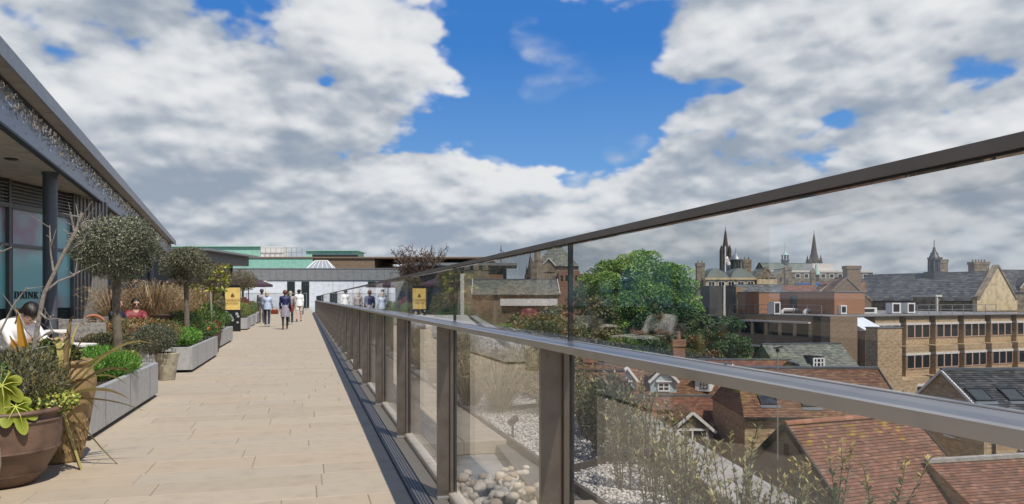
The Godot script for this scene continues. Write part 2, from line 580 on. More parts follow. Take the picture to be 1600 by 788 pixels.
func sky_picture() -> ImageTexture:
	na.seed = 11
	na.frequency = 0.9
	na.fractal_octaves = 4
	na.fractal_gain = 0.52
	nb.seed = 5
	nb.frequency = 1.0
	nb.fractal_octaves = 3
	nr.seed = 8
	nr.frequency = 1.3
	nr.fractal_type = FastNoiseLite.FRACTAL_RIDGED
	nr.fractal_octaves = 3
	var w := 768
	var h := 384
	var im := Image.create(w, h, false, Image.FORMAT_RGB8)
	im.fill(Color(0.42, 0.44, 0.45))
	for y in h / 2 + 1:
		for x in w:
			im.set_pixel(x, y, sky_color((x + 0.5) / w * 360.0 - 180.0, maxf(90.0 - (y + 0.5) / h * 180.0, 0.0), false).linear_to_srgb())
	im.resize(4096, 2048, Image.INTERPOLATE_CUBIC)
	# the same sky with its finest detail where the view is sharpest, blended over its edges
	for y in range(int((90.0 - 26.0) / 180.0 * 2048), 1024):
		var el := 90.0 - (y + 0.5) / 2048.0 * 180.0
		for x in range(int((180.0 - 24.0) / 360.0 * 4096), int((180.0 + 54.0) / 360.0 * 4096)):
			var az := (x + 0.5) / 4096.0 * 360.0 - 180.0
			var edge := minf(minf(az + 24.0, 54.0 - az), 26.0 - el) / 3.0
			var c := sky_color(az, el, true).linear_to_srgb()
			im.set_pixel(x, y, c if edge >= 1.0 else im.get_pixel(x, y).lerp(c, edge))
	return ImageTexture.create_from_image(im)


# ---------------------------------------------------------------- the terrace

func edge_x(z: float) -> float:
	# inner edge of the parapet coping, running out to the east as it goes north
	return 1.72 - 0.1865 * z


func paving_row(z0: float, z1: float, x0: float, x1: float) -> Array:
	var cuts := [x0]
	var x := x0 - rf(0.0, 0.7)
	while x < x1:
		x += [0.55, 0.75, 0.9, 1.1, 1.3][rng.randi() % 5]
		if x > x0 + 0.12 and x < x1 - 0.15:
			cuts.append(x)
	cuts.append(x1)
	return cuts


func terrace() -> void:
	# deck under the walkway and the roof garden
	var b := MB.new()
	b.box(Vector3(-26, -0.5, -104), Vector3(0.667, -0.005, 8))
	var walk := struct("walkway", b, M.paving_joint)
	# one stone after another, the nearest as pieces, the far ones joined
	var far := MB.new()
	var shapes := {}
	var count := 0
	var z := 0.0
	var near := true
	var zs := []
	z = -3.3
	while z > -70.0:
		var dz: float = [0.29, 0.35, 0.42, 0.33][rng.randi() % 4]
		zs.append([z, z - dz])
		z -= dz
	for row in zs:
		var x1 := 0.662
		var x0 := -2.95
		var cuts := paving_row(row[0], row[1], x0, x1)
		for i in cuts.size() - 1:
			var l: float = cuts[i + 1] - cuts[i] - 0.005
			var dz: float = row[0] - row[1] - 0.005
			if count < 300:
				var m := MB.new()
				m.slab(Vector3(-l / 2, -0.03, -dz / 2), Vector3(l / 2, 0.0, dz / 2), 0.0035)
				var o := obj("paving_stone", m, M["paving%d" % (rng.randi() % 6)], walk, Vector3((cuts[i] + cuts[i + 1]) / 2, rf(-0.0015, 0.0015), (row[0] + row[1]) / 2))
				o.rotation = Vector3(rf(-0.001, 0.001), 0, rf(-0.001, 0.001))
				count += 1
			else:
				far.slab(Vector3(cuts[i] + 0.0035, -0.03, row[1] + 0.0035), Vector3(cuts[i + 1] - 0.0035, rf(-0.0015, 0.0015), row[0] - 0.0035), 0.0035)
	var o := obj("far_paving", far, M.paving0, walk)
	o.set_meta("kind", "stuff")
	var side := MB.new()
	z = -3.0
	while z > -50:
		var x := -14.0
		while x < -2.97:
			var w := minf(rf(0.6, 1.2), -2.96 - x)
			side.slab(Vector3(x, -0.03, z - 0.443), Vector3(x + w - 0.007, rf(-0.001, 0.001), z), 0.0035)
			x += w
		z -= 0.45
	o = obj("seating_paving", side, M.paving3, walk)
	o.set_meta("kind", "stuff")
	var back := MB.new()
	back.slab(Vector3(-14, -0.03, -2.99), Vector3(0.66, 0.0, 7.9), 0.003)
	back.slab(Vector3(-25, -0.03, -103.9), Vector3(0.66, -0.001, -70.2), 0.003)
	o = obj("plain_paving", back, M.paving1, walk)
	# slotted drain beside the balustrade
	b = MB.new()
	b.box(Vector3(0.668, -0.012, -68), Vector3(0.672, 0.002, 6))
	b.box(Vector3(0.776, -0.012, -68), Vector3(0.78, 0.002, 6))
	b.box(Vector3(0.667, -0.06, -68), Vector3(0.7805, -0.012, 6))
	var dr := thing("drain_channel", "dark slotted metal drain running along the foot of the balustrade", "drain", Vector3.ZERO)
	obj("channel", b, M.dark_metal, dr)
	b = MB.new()
	for k in 5:
		b.box(Vector3(-0.048 + k * 0.0205, -0.008, -0.495), Vector3(-0.048 + k * 0.0205 + 0.0155, 0.002, 0.495))
	for k in 11:
		b.box(Vector3(-0.0495, -0.009, -0.495 + k * 0.098), Vector3(0.0495, -0.001, -0.485 + k * 0.098))
	var gm := b.mesh()
	for k in 72:
		obj("grate", gm, M.drain, dr, Vector3(0.724, 0, 4.5 - k))
	# stone ledge between the drain and the glass
	z = 6.0
	var lm := MB.new()
	lm.slab(Vector3(0, -0.03, -1.086), Vector3(0.098, 0.001, 0), 0.003)
	var lmesh := lm.mesh()
	var ledge := MB.new()
	ledge.box(Vector3(0.781, -0.1, -68), Vector3(0.892, -0.025, 6))
	var lo := struct("ledge_base", ledge, M.paving_joint)
	for k in 67:
		obj("ledge_stone", lmesh, M.ledge, lo, Vector3(0.786, 0, 4.4 - k * 1.09))
	# roof garden floor beyond the glass
	b = MB.new()
	b.xf = Transform3D()
	var zz := [8.0, -8.0, -24.0, -40.0, -60.0]
	for i in 4:
		var a: float = zz[i]
		var e: float = zz[i + 1]
		b.quad(Vector3(0.932, -0.125, e), Vector3(edge_x(e) + 0.1, -0.125, e), Vector3(edge_x(a) + 0.1, -0.125, a), Vector3(0.932, -0.125, a))
	struct("roof_garden_floor", b, M.membrane)
	var strip := MB.new()
	strip.box(Vector3(1.0, -0.12, -5.0), Vector3(1.01, -0.11, -4.9))
	var path := struct("garden_path", strip, M.garden_paving)
	z = 5.0
	var kk := 0
	while z > -46.0:
		var dz := 1.05
		var z0 := z
		var z1 := z - dz
		z -= dz
		if z0 < -4.2 and z1 > -6.5 and kk < 9:
			pass
		if z1 > -4.9 or z0 < -5.6:
			for k in 2:
				var m := MB.new()
				m.slab(Vector3(0.985 + k * 0.405, -0.115, z1 + 0.004), Vector3(0.985 + k * 0.405 + 0.40, 0.0, z0 - 0.004), 0.004)
				obj("path_slab", m, M.garden_paving, path, Vector3(0, rf(-0.002, 0.002), 0))
		kk += 1
	# rounded pebbles in the drainage gap of the path
	var pm := []
	for i in 6:
		var m := MB.new()
		m.ball(Vector3.ZERO, Vector3(1.0, rf(0.55, 0.8), rf(0.65, 0.9)), 10, 7)
		pm.append(m.mesh())
	for i in 160:
		var pz := rf(-5.62, -4.72)
		var px := rf(1.0, 1.78)
		if pz < -5.57:
			continue
		var lay := 0 if i < 120 else 1
		var p := obj("pebble", pm[rng.randi() % 6], M["pebble%d" % (rng.randi() % 4)], path, Vector3(px, -0.10 + lay * 0.045 + rf(0, 0.02), pz), rf(0, TAU))
		var s := rf(0.026, 0.056)
		p.scale = Vector3(s, s, s)
		p.rotation.x = rf(-0.3, 0.3)
		p.rotation.z = rf(-0.3, 0.3)
	# gravel bed
	b = MB.new()
	for i in 4:
		var a: float = zz[i]
		var e: float = zz[i + 1]
		b.quad(Vector3(1.84, -0.045, e), Vector3(edge_x(e), -0.045, e), Vector3(edge_x(a), -0.045, a), Vector3(1.84, -0.045, a))
	struct("gravel_bed", b, M.gravel_base, "stuff")
	b = MB.new()
	for i in 26000:
		var gz := -3.0 - pow(rng.randf(), 1.6) * 17.0
		var gx := rf(1.85, edge_x(gz) - 0.02)
		var s := rf(0.008, 0.017)
		var k := rf(0.6, 0.92) if rng.randf() < 0.87 else rf(0.2, 0.45)
		b.col = Color(k, k * 0.98, k * 0.94)
		b.xf = Transform3D(Basis.from_euler(Vector3(rf(-1, 1), rf(0, 6), rf(-1, 1))).scaled(Vector3(s, s * 0.7, s)), Vector3(gx, -0.045 + s * rf(0.2, 0.9), gz))
		var q := [Vector3(1, 0, 0), Vector3(0, 0, 1), Vector3(-1, 0, 0), Vector3(0, 0, -1)]
		for j in 4:
			b.tri(q[(j + 1) % 4], q[j], Vector3(0.1, 1, 0))
	struct("gravel", b, M.tint_rough, "stuff")
	b = MB.new()
	b.box(Vector3(1.80, -0.12, -46), Vector3(1.832, 0.018, 6))
	var ed := thing("bed_edging", "low dark edging strip between garden path and white gravel", "edging")
	obj("edging_strip", b, M.edging, ed)
	b = MB.new()
	b.xf = Transform3D(Basis(UP, 0.5), Vector3(2.35, -0.02, -5.55))
	b.box(Vector3(-0.5, -0.03, -0.01), Vector3(0.5, 0.035, 0.01))
	obj("divider_strip", b, M.edging, ed)
	b = MB.new()
	b.xf = Transform3D(Basis(UP, 0.35), Vector3(2.75, -0.02, -8.6))
	b.box(Vector3(-0.6, -0.03, -0.01), Vector3(0.6, 0.04, 0.01))
	obj("divider_strip", b, M.edging, ed)
	# parapet with coping stones, and the outer wall of the building below it
	var par := thing("parapet", "low pale parapet with coping stones along the outer roof edge", "parapet")
	b = MB.new()
	for i in 4:
		var a: float = zz[i]
		var e: float = zz[i + 1]
		var ia := Vector3(edge_x(a) + 0.02, 0.07, a)
		var ie := Vector3(edge_x(e) + 0.02, 0.07, e)
		var oa := ia + Vector3(0.3, 0, 0)
		var oe := ie + Vector3(0.3, 0, 0)
		var dn := Vector3(0, -0.2, 0)
		b.quad(ia, ie, ie + dn, ia + dn)
		b.quad(oe, oa, oa + Vector3(0, -12.1, 0), oe + Vector3(0, -12.1, 0))
	obj("wall", b, M.brick_buff, par)
	z = 4.0
	while z > -50.0:
		var m := MB.new()
		var d := Vector3(-0.1865, 0, 1).normalized()
		m.xf = Transform3D(Basis(Vector3(d.z, 0, -d.x), UP, d), Vector3(edge_x(z) + 0.165, 0, z))
		m.slab(Vector3(-0.2, 0.07, -1.215), Vector3(0.2, 0.125, 0), 0.006)
		obj("coping_stone", m, M.coping, par)
		z -= 1.2


func balustrade() -> void:
	var t := thing("glass_balustrade", "bronze framed glass balustrade with handrail running along the walkway", "balustrade", Vector3.ZERO)
	var z0 := 3.99
	var bay := 2.18
	var n := 33
	var z1 := z0 - n * bay
	var b := MB.new()
	b.box(Vector3(0.812, 1.122, z1 - 0.05), Vector3(0.928, 1.145, z0 + 0.05))
	obj("handrail", b, M.rail_metal, t)
	b = MB.new()
	b.box(Vector3(0.920, 1.503, z1 - 0.05), Vector3(0.959, 1.523, z0 + 0.05))
	obj("cap_rail", b, M.cap_metal, t)
	b = MB.new()
	b.box(Vector3(0.928, 1.499, z1), Vector3(0.951, 1.5025, z0))
	obj("cap_gasket", b, M.rubber, t)
	b = MB.new()
	b.box(Vector3(0.9295, 1.1215, z1), Vector3(0.951, 1.1455, z0))
	obj("glass_shoe", b, M.bronze, t)
	var post := MB.new()
	post.box(Vector3(0.822, 0.022, -0.011), Vector3(0.903, 1.121, 0.011))
	post.box(Vector3(0.905, 0.022, -0.03), Vector3(0.925, 1.121, 0.03))
	for q in [[0.845, 1.09], [0.862, 0.55], [0.845, 0.06], [0.88, 0.06]]:
		post.ball(Vector3(q[0], q[1], 0.011), Vector3(0.006, 0.006, 0.003), 8, 5)
	var pmesh := post.mesh()
	var seal := MB.new()
	seal.box(Vector3(0.926, 0.03, -0.006), Vector3(0.953, 1.12, 0.006))
	var smesh := seal.mesh()
	var seal2 := MB.new()
	seal2.box(Vector3(0.931, 1.146, -0.0045), Vector3(0.949, 1.4985, 0.0045))
	var s2 := seal2.mesh()
	var foot := MB.new()
	foot.slab(Vector3(0.818, 0.0015, -0.04), Vector3(0.926, 0.021, 0.04), 0.004)
	var fmesh := foot.mesh()
	var lower := MB.new()
	lower.box(Vector3(0.931, 0.045, -bay + 0.008), Vector3(0.948, 1.12, -0.008))
	var lmesh := lower.mesh()
	var upper := MB.new()
	upper.box(Vector3(0.931, 1.147, -bay + 0.0055), Vector3(0.948, 1.4985, -0.0055))
	var umesh := upper.mesh()
	var kerb := MB.new()
	kerb.slab(Vector3(0.896, -0.1, -bay + 0.002), Vector3(0.978, 0.04, -0.002), 0.008)
	var kmesh := kerb.mesh()
	for k in n + 1:
		var at := Vector3(0, 0, z0 - k * bay)
		obj("post", pmesh, M.bronze, t, at)
		obj("foot_plate", fmesh, M.foot_plate, t, at)
		obj("gasket", smesh, M.rubber, t, at)
		obj("joint_seal", s2, M.rubber, t, at)
		if k < n:
			obj("lower_pane", lmesh, M.glass, t, at)
			obj("upper_pane", umesh, M.glass, t, at)
			obj("kerb_stone", kmesh, M.kerb, t, at)


# ---------------------------------------------------------------- the restaurant building on the west side

func restaurant() -> void:
	var t := thing("restaurant_building", "long low building with deep grey canopy and shop glass facing the terrace", "building", Vector3(-5.18, 0, -17.55), 0.0978)
	# local: -z runs along the front, +x towards the walkway
	var far := -31.0
	var near := 22.0
	var b := MB.new()
	b.box(Vector3(-9, 3.96, far), Vector3(0.295, 4.1, near))
	b.box(Vector3(-9, 4.1, far), Vector3(-1.2, 4.9, near))
	obj("lower_soffit", b, M.soffit, t)
	b = MB.new()
	b.box(Vector3(0.30, 3.9, far), Vector3(0.36, 4.55, near))
	var fas := obj("fascia", b, M.fascia_metal, t)
	b = MB.new()
	b.box(Vector3(0.27, 3.86, far), Vector3(0.385, 3.898, near))
	b.box(Vector3(0.362, 4.50, far), Vector3(0.40, 4.549, near))
	obj("fascia_trim", b, M.dark_metal, fas)
	# crinkled strips of silver foil netting hung along the fascia
	b = MB.new()
	for i in 6500:
		var z := near - 8.0 - pow(rng.randf(), 1.0) * (near - 8.0 - far)
		var y := 4.52 - absf(rng.randfn(0, 0.16)) - 0.03
		if y < 3.93:
			y = rf(3.95, 4.5)
		var d := Vector3(rf(-0.25, 0.25), rf(-1, 1), rf(-0.8, 0.8)).normalized()
		var w := Vector3(rf(0.2, 1), rf(-0.4, 0.4), rf(-0.6, 0.6)).normalized() * rf(0.005, 0.013)
		var at := Vector3(rf(0.365, 0.395), y, z)
		var l := rf(0.03, 0.085)
		b.quad(at + d * l - w, at + d * l + w, at + w, at - w)
	var tin := obj("foil_netting", b, M.tinsel, fas)
	tin.set_meta("kind", "stuff")
	# upper overhang in separate soffit panels, then the metal eave
	for k in 30:
		var z := near - k * 1.9
		if z - 1.88 < far:
			break
		b = MB.new()
		b.box(Vector3(0.28, 4.56, z - 1.88), Vector3(0.61, 4.6, z))
		obj("soffit_panel", b, M.soffit_upper, t)
	b = MB.new()
	b.box(Vector3(-9, 4.605, far), Vector3(0.615, 4.75, near))
	obj("roof", b, M.flat_roof, t)
	for k in 20:
		var z := near - k * 2.85
		if z < far + 0.5:
			break
		b = MB.new()
		b.box(Vector3(0.62, 4.545, maxf(z - 2.84, far)), Vector3(0.66, 4.79, z))
		obj("eave_panel", b, M.zinc_eave, t)
	# columns
	var cm := MB.new()
	cm.lathe([Vector2(0.135, 0), Vector2(0.135, 3.9), Vector2(0.155, 3.9), Vector2(0.155, 3.955)], 24)
	var cmesh := cm.mesh()
	for k in 6:
		obj("column", cmesh, M.grey_column, t, Vector3(0, 0, 14.8 - k * 7.4))
	# recessed downlights
	var dl := MB.new()
	dl.lathe([Vector2(0.0, -0.02), Vector2(0.1, -0.02), Vector2(0.12, 0.0)], 16)
	var dmesh := dl.mesh()
	for k in 7:
		obj("downlight", dmesh, M.dark_metal, t, Vector3(-0.35, 3.958, 4.6 - k * 3.1))
	# the angled shop front
	var a := Vector3(-6.39, 0, -18.41)
	var e := Vector3(-5.62, 0, -20.9)
	var f := thing("shop_front", "angled shop window with teal printed film and louvres above", "shop window", e, atan2(a.x - e.x, a.z - e.z))
	# local: z runs from the far corner back towards the near end, +x faces the terrace
	var lenf := 7.2
	b = MB.new()
	b.box(Vector3(-0.25, 0.0, 0), Vector3(-0.18, 3.95, lenf))
	obj("wall", b, M.frame_grey, f)
	b = MB.new()
	b.box(Vector3(-0.12, 0, 0.02), Vector3(0.0, 0.55, lenf))
	obj("plinth_panel", b, M.frame_grey, f)
	for k in 3:
		var z := 0.07 + k * 2.28
		b = MB.new()
		b.box(Vector3(-0.1, 1.08, z), Vector3(-0.07, 3.32, z + 2.18))
		obj("window", b, M.window_film, f)
		b = MB.new()
		b.box(Vector3(-0.1, 0.56, z), Vector3(-0.07, 1.075, z + 2.18))
		obj("low_pane", b, M.dark_glass, f)
		b = MB.new()
		b.box(Vector3(-0.11, 0.55, z - 0.07), Vector3(0.02, 3.95, z - 0.0))
		b.box(Vector3(-0.11, 3.32, z), Vector3(0.02, 3.42, z + 2.21))
		b.box(Vector3(-0.065, 2.46, z), Vector3(0.012, 2.53, z + 2.21))
		obj("frame", b, M.frame_grey, f)
		b = MB.new()
		b.box(Vector3(-0.066, 0.56, z + 2.12), Vector3(-0.02, 3.3, z + 2.2))
		obj("shadow_gap", b, M.dark_metal, f)
		for j in 6:
			b = MB.new()
			b.bar(Vector3(-0.035, 3.47 + j * 0.078, z + 0.01), Vector3(-0.035, 3.47 + j * 0.078, z + 2.19), 0.06, 0.018)
			obj("louvre", b, M.louvre_grey, f)
	var tm := TextMesh.new()
	tm.text = "DRINK M"
	var fnt := SystemFont.new()
	fnt.font_names = PackedStringArray(["Droid Serif"])
	fnt.font_weight = 700
	tm.font = fnt
	tm.font_size = 64
	tm.pixel_size = 0.0034
	tm.depth = 0.012
	tm.horizontal_alignment = HORIZONTAL_ALIGNMENT_LEFT
	var lt := obj("lettering", tm, M.black_letter, f, Vector3(-0.062, 1.38, 2.1), PI / 2)
	lt.scale = Vector3(1.12, 1.0, 1)
	# slatted return wall beyond the corner
	b = MB.new()
	b.box(Vector3(-3.5, 0, -0.35), Vector3(-0.06, 3.95, -0.1))
	obj("return_wall", b, M.frame_grey, f)
	for k in 9:
		b = MB.new()
		b.box(Vector3(-0.06 + k * 0.012, 0, -0.16 - k * 0.14), Vector3(0.0 + k * 0.012, 3.9, -0.09 - k * 0.14))
		obj("slat", b, M.louvre_grey, f)
	# dark glazed wall further back under the canopy
	b = MB.new()
	b.box(Vector3(-3.2, 0, far), Vector3(-3.0, 3.95, -3.2))
	obj("back_wall", b, M.dark_glass, t)
	for k in 17:
		b = MB.new()
		b.box(Vector3(-2.99, 0, -3.4 - k * 1.75), Vector3(-2.9, 3.95, -3.32 - k * 1.75))
		obj("mullion", b, M.frame_grey, t)
	b = MB.new()
	b.box(Vector3(-2.99, 2.3, far), Vector3(-2.93, 2.38, -3.3))
	obj("transom", b, M.frame_grey, t)
	# lower pavilion roof where the canopy ends
	var p0 := Vector3(-15.2, 0, -61.2)
	var pv := thing("end_pavilion", "flat dark roof with pale edge beyond the end of the canopy", "building", p0, -0.30)
	b = MB.new()
	b.box(Vector3(-14, 4.1, -9), Vector3(8.2, 4.85, 0))
	obj("roof", b, M.frame_grey, pv)
	b = MB.new()
	b.box(Vector3(-14, 4.86, -9.4), Vector3(8.9, 5.0, 0.5))
	obj("roof_edge", b, M.zinc_eave, pv)
	b = MB.new()
	b.box(Vector3(-13, 0, -8.5), Vector3(7.0, 4.1, -0.6))
	obj("wall", b, M.dark_glass, pv)


# ---------------------------------------------------------------- far end of the terrace

func far_end() -> void:
	var t := thing("link_bridge", "grey panelled bridge over pale blue wall closing the far end of the terrace", "building", Vector3(2.4, 0, -103.2), -0.2738)
	# local x runs to the east, z towards us
	var b := MB.new()
	b.box(Vector3(-24, 3.75, -4), Vector3(10.4, 5.36, -0.05))
	obj("deck", b, M.frame_grey, t)
	for k in 30:
		b = MB.new()
		b.box(Vector3(-21.0 + k * 1.045, 3.82, -0.045), Vector3(-21.0 + k * 1.045 + 1.02, 5.34, 0.0))
		obj("panel", b, M.bridge_grey, t)
	b = MB.new()
	b.box(Vector3(-24, 5.36, -4), Vector3(10.45, 5.46, 0.06))
	obj("coping", b, M.zinc_eave, t)
	b = MB.new()
	b.box(Vector3(-24, -0.5, -3.4), Vector3(13.5, 3.74, -0.12))
	var w := obj("wall", b, M.pale_wall, t)
	for x in [-5.0, -3.05, 6.0, 8.0]:
		b = MB.new()
		b.box(Vector3(x, 0.05, -0.115), Vector3(x + 1.05, 3.65, -0.07))
		obj("window", b, M.dark_glass, t)
	for x in [-20.0, -16.0, -12.0, -8.0, 1.2, 4.0, 10.5]:
		b = MB.new()
		b.box(Vector3(x, 0.0, -0.118), Vector3(x + 0.03, 3.72, -0.10))
		obj("panel_joint", b, M.bridge_grey, t)
	var lamp := MB.new()
	lamp.slab(Vector3(-8.15, 3.58, -0.11), Vector3(-7.75, 3.74, 0.2), 0.02)
	obj("bulkhead_lamp", lamp, M.white_paint, t)
	# glass guard across the terrace below it
	var gd := thing("far_glass_guard", "low glass guard with thin rail before the pale blue wall", "guard rail", Vector3(-1.0, 0, -84), -0.2738)
	b = MB.new()
	b.box(Vector3(-12, 1.86, -0.03), Vector3(1.2, 1.92, 0.03))
	obj("rail", b, M.steel, gd)
	for k in 7:
		b = MB.new()
		b.box(Vector3(-12 + k * 2.19, 0, -0.02), Vector3(-11.95 + k * 2.19, 1.86, 0.02))
		obj("post", b, M.steel, gd)
		if k < 6:
			b = MB.new()
			b.box(Vector3(-11.93 + k * 2.19, 0.1, -0.006), Vector3(-9.83 + k * 2.19, 1.84, 0.006))
			obj("pane", b, M.glass, gd)
	# green copper clad block behind
	var c := thing("copper_clad_hall", "long block clad in pale green copper panels behind the bridge", "building", Vector3(-10.0, -12, -131.5), -0.2738)
	for k in 15:
		b = MB.new()
		b.box(Vector3(-14.6 + k * 1.75, 16.5, -0.06), Vector3(-14.6 + k * 1.75 + 1.73, 20.1, 0.0))
		obj("cladding_panel", b, M.copper, c)
	b = MB.new()
	b.box(Vector3(-14.6, 0, -22), Vector3(11.65, 20.1, -0.08))
	obj("wall", b, M.copper, c)
	b = MB.new()
	b.box(Vector3(-20, 20.1, -22), Vector3(42, 20.35, 0.12))
	obj("roof_edge", b, M.brick_dun, c)
	b = MB.new()
	b.box(Vector3(11.66, 0, -20), Vector3(22, 20.1, -0.1))
	obj("brown_wall", b, M.brick_dun, c)
	for q in [[-16.0, 1.2, 22.6, -8.0, 4.0], [8.0, 17.0, 21.9, -9.0, 1.0], [-26.0, -16.3, 22.3, -8.0, 1.0]]:
		b = MB.new()
		b.box(Vector3(q[0], 20.46, q[3] - 7), Vector3(q[1], q[2], q[3]))
		b.box(Vector3(q[0] - 0.3, q[2], q[3] - 7.3), Vector3(q[1] + 0.3 + q[4] * 0.2, q[2] + 0.12, q[3] + 0.3))
		obj("roof_house", b, M.copper, c)
	b = MB.new()
	b.box(Vector3(9.5, 20.46, -7.9), Vector3(17.6, 21.2, -7.5))
	b.box(Vector3(-10, 20.46, -6), Vector3(-3, 21.1, -5))
	b.bar(Vector3(-11, 20.4, -5.5), Vector3(-11, 22.2, -5.5), 0.1, 0.1)
	obj("roof_plant", b, M.dark_metal, c)
	b = MB.new()
	b.box(Vector3(1.5, 20.46, -7), Vector3(5.4, 22.4, -4))
	obj("white_housing", b, M.white_paint, c)
	b = MB.new()
	for k in 9:
		b.bar(Vector3(1.6 + k * 0.9, 20.4, -3.5), Vector3(1.6 + k * 0.9, 22.1, -3.5), 0.06, 0.06)
	b.bar(Vector3(1.6, 22.1, -3.5), Vector3(8.8, 22.1, -3.5), 0.07, 0.07)
	b.bar(Vector3(1.6, 21.3, -3.5), Vector3(8.8, 21.3, -3.5), 0.05, 0.05)
	obj("roof_railing", b, M.steel, c)
	# brown brick range running on behind
	var r := thing("brown_range", "long low brown brick range with flat roof behind the bridge", "building", Vector3(9.0, -12, -126.5), -0.2738)
	b = MB.new()
	b.box(Vector3(-6.0, 0, -20), Vector3(24, 18.6, -4))
	obj("wall", b, M.brick_dun, r)
	b = MB.new()
	b.box(Vector3(-9.5, 0, -20), Vector3(-3.2, 20.0, -4.3))
	obj("stair_block", b, M.brick_dun, r)
	b = MB.new()
	b.box(Vector3(-3.1, 18.61, -20), Vector3(24.2, 18.9, -3.8))
	b.box(Vector3(-9.7, 20.01, -20), Vector3(-3.0, 20.2, -4.1))
	obj("roof_edge", b, M.brick_dun, r)
	b = MB.new()
	for k in 8:
		b.bar(Vector3(-2 + k * 2.9, 17.0, -2.5), Vector3(-2 + k * 2.9, 18.3, -2.5), 0.09, 0.09)
	b.bar(Vector3(-2, 18.3, -2.5), Vector3(18.5, 18.3, -2.5), 0.1, 0.1)
	b.bar(Vector3(-2, 17.7, -2.5), Vector3(18.5, 17.7, -2.5), 0.05, 0.05)
	obj("railing", b, M.concrete_band, r)
	# glazed pyramid rooflight
	var p := thing("pyramid_skylight", "white framed glass pyramid skylight beside the green cladding", "skylight", Vector3(1.9, 5.2, -112.0), -0.2738)
	var apex := [Vector3(-0.9, 1.75, -1.4), Vector3(0.9, 1.75, -1.4)]
	var cor := [Vector3(-2.4, 0, 0), Vector3(2.4, 0, 0), Vector3(2.4, 0, -2.8), Vector3(-2.4, 0, -2.8)]
	b = MB.new()
	b.quad(apex[0], apex[1], cor[1], cor[0])
	b.tri(apex[1], cor[2], cor[1])
	b.quad(apex[1], apex[0], cor[3], cor[2])
	b.tri(apex[0], cor[0], cor[3])
	obj("glazing", b, M.rooflight_glass, p)
	b = MB.new()
	for q in [[apex[0], cor[0]], [apex[1], cor[1]], [apex[1], cor[2]], [apex[0], cor[3]], [apex[0], apex[1]], [cor[0], cor[1]], [cor[1], cor[2]], [cor[0], cor[3]]]:
		b.tube([q[0], q[1]], [0.1, 0.1], 6)
	for k in 4:
		var u := (k + 1) / 5.0
		b.tube([apex[0].lerp(apex[1], u) + Vector3(0, 0.02, 0), cor[0].lerp(cor[1], u) + Vector3(0, 0.02, 0)], [0.045, 0.045], 5)
	obj("frame", b, M.white_paint, p)
	# a bare brown tree crown over the rail
	bare_crown("bare_tree", Vector3(14.2, -12, -95.0), 20.0, 3.7)
	# mast
	var ms := thing("roof_mast", "thin mast with small cross arms standing above the rail", "mast", Vector3(24.5, 0, -92.5))
	b = MB.new()
	b.tube([Vector3(0, -12, 0), Vector3(0, 7.6, 0), Vector3(0, 8.2, 0)], [0.12, 0.06, 0.04], 6)
	b.bar(Vector3(-0.4, 7.2, 0), Vector3(0.4, 7.2, 0), 0.05, 0.05)
	b.bar(Vector3(-0.25, 7.6, 0), Vector3(0.25, 7.6, 0), 0.05, 0.05)
	b.tube([Vector3(0.3, 6.8, 0), Vector3(0.3, 7.5, 0)], [0.05, 0.05], 5)
	obj("pole", b, M.dark_metal, ms)
	# lamp post at the end of the balustrade
	var lp := thing("terrace_lamp_post", "slim dark lamp post with two small heads at the far balustrade end", "lamp post", Vector3(-0.2, 0, -63))
	b = MB.new()
	b.tube([Vector3(0, 0, 0), Vector3(0, 2.45, 0)], [0.045, 0.035], 8)
	obj("pole", b, M.dark_metal, lp)
	b = MB.new()
	b.slab(Vector3(0.0, 2.38, -0.06), Vector3(0.42, 2.46, 0.06), 0.02)
	b.slab(Vector3(-0.28, 1.95, -0.05), Vector3(0.0, 2.02, 0.05), 0.02)
	obj("lamp_head", b, M.dark_metal, lp)


func bare_crown(called: String, at: Vector3, tall: float, wide: float) -> void:
	var t := thing(called, "leafless brown tree showing twiggy crown above the distant roofs", "tree", at)
	var tr := MB.new()
	tr.tube([Vector3.ZERO, Vector3(0.1, tall * 0.55, 0), Vector3(0, tall * 0.75, 0)], [0.3, 0.22, 0.16], 8)
	var tw := MB.new()
	for i in 80:
		var base := Vector3(rf(-0.1, 0.1), tall * rf(0.6, 0.75), rf(-0.1, 0.1))
		var tip := Vector3(rf(-1, 1) * wide, tall * (0.80 + 0.2 * sqrt(rng.randf())), rf(-1, 1) * wide)
		var mid := base.lerp(tip, 0.5) + Vector3(rf(-0.3, 0.3), rf(0.1, 0.6), rf(-0.3, 0.3))
		tr.tube([base, mid, tip], [0.07, 0.045, 0.02], 4, false)
		for k in 9:
			var s := mid.lerp(tip, rf(0, 1))
			var e := s + Vector3(rf(-0.7, 0.7), rf(-0.2, 0.8), rf(-0.7, 0.7))
			tw.col = vary(lin(0.10, 0.062, 0.042), 0.35)
			tw.tube([s, e], [0.04, 0.02], 3, false)
			for j in 3:
				tw.leaf(s.lerp(e, rf(0.3, 1)), rdir(), rdir(), rf(0.1, 0.25), 0.09)
	obj("branches", tr, M.bark, t)
	obj("twigs", tw, M.leaf_dull, t)


# ---------------------------------------------------------------- pots, planters and plants

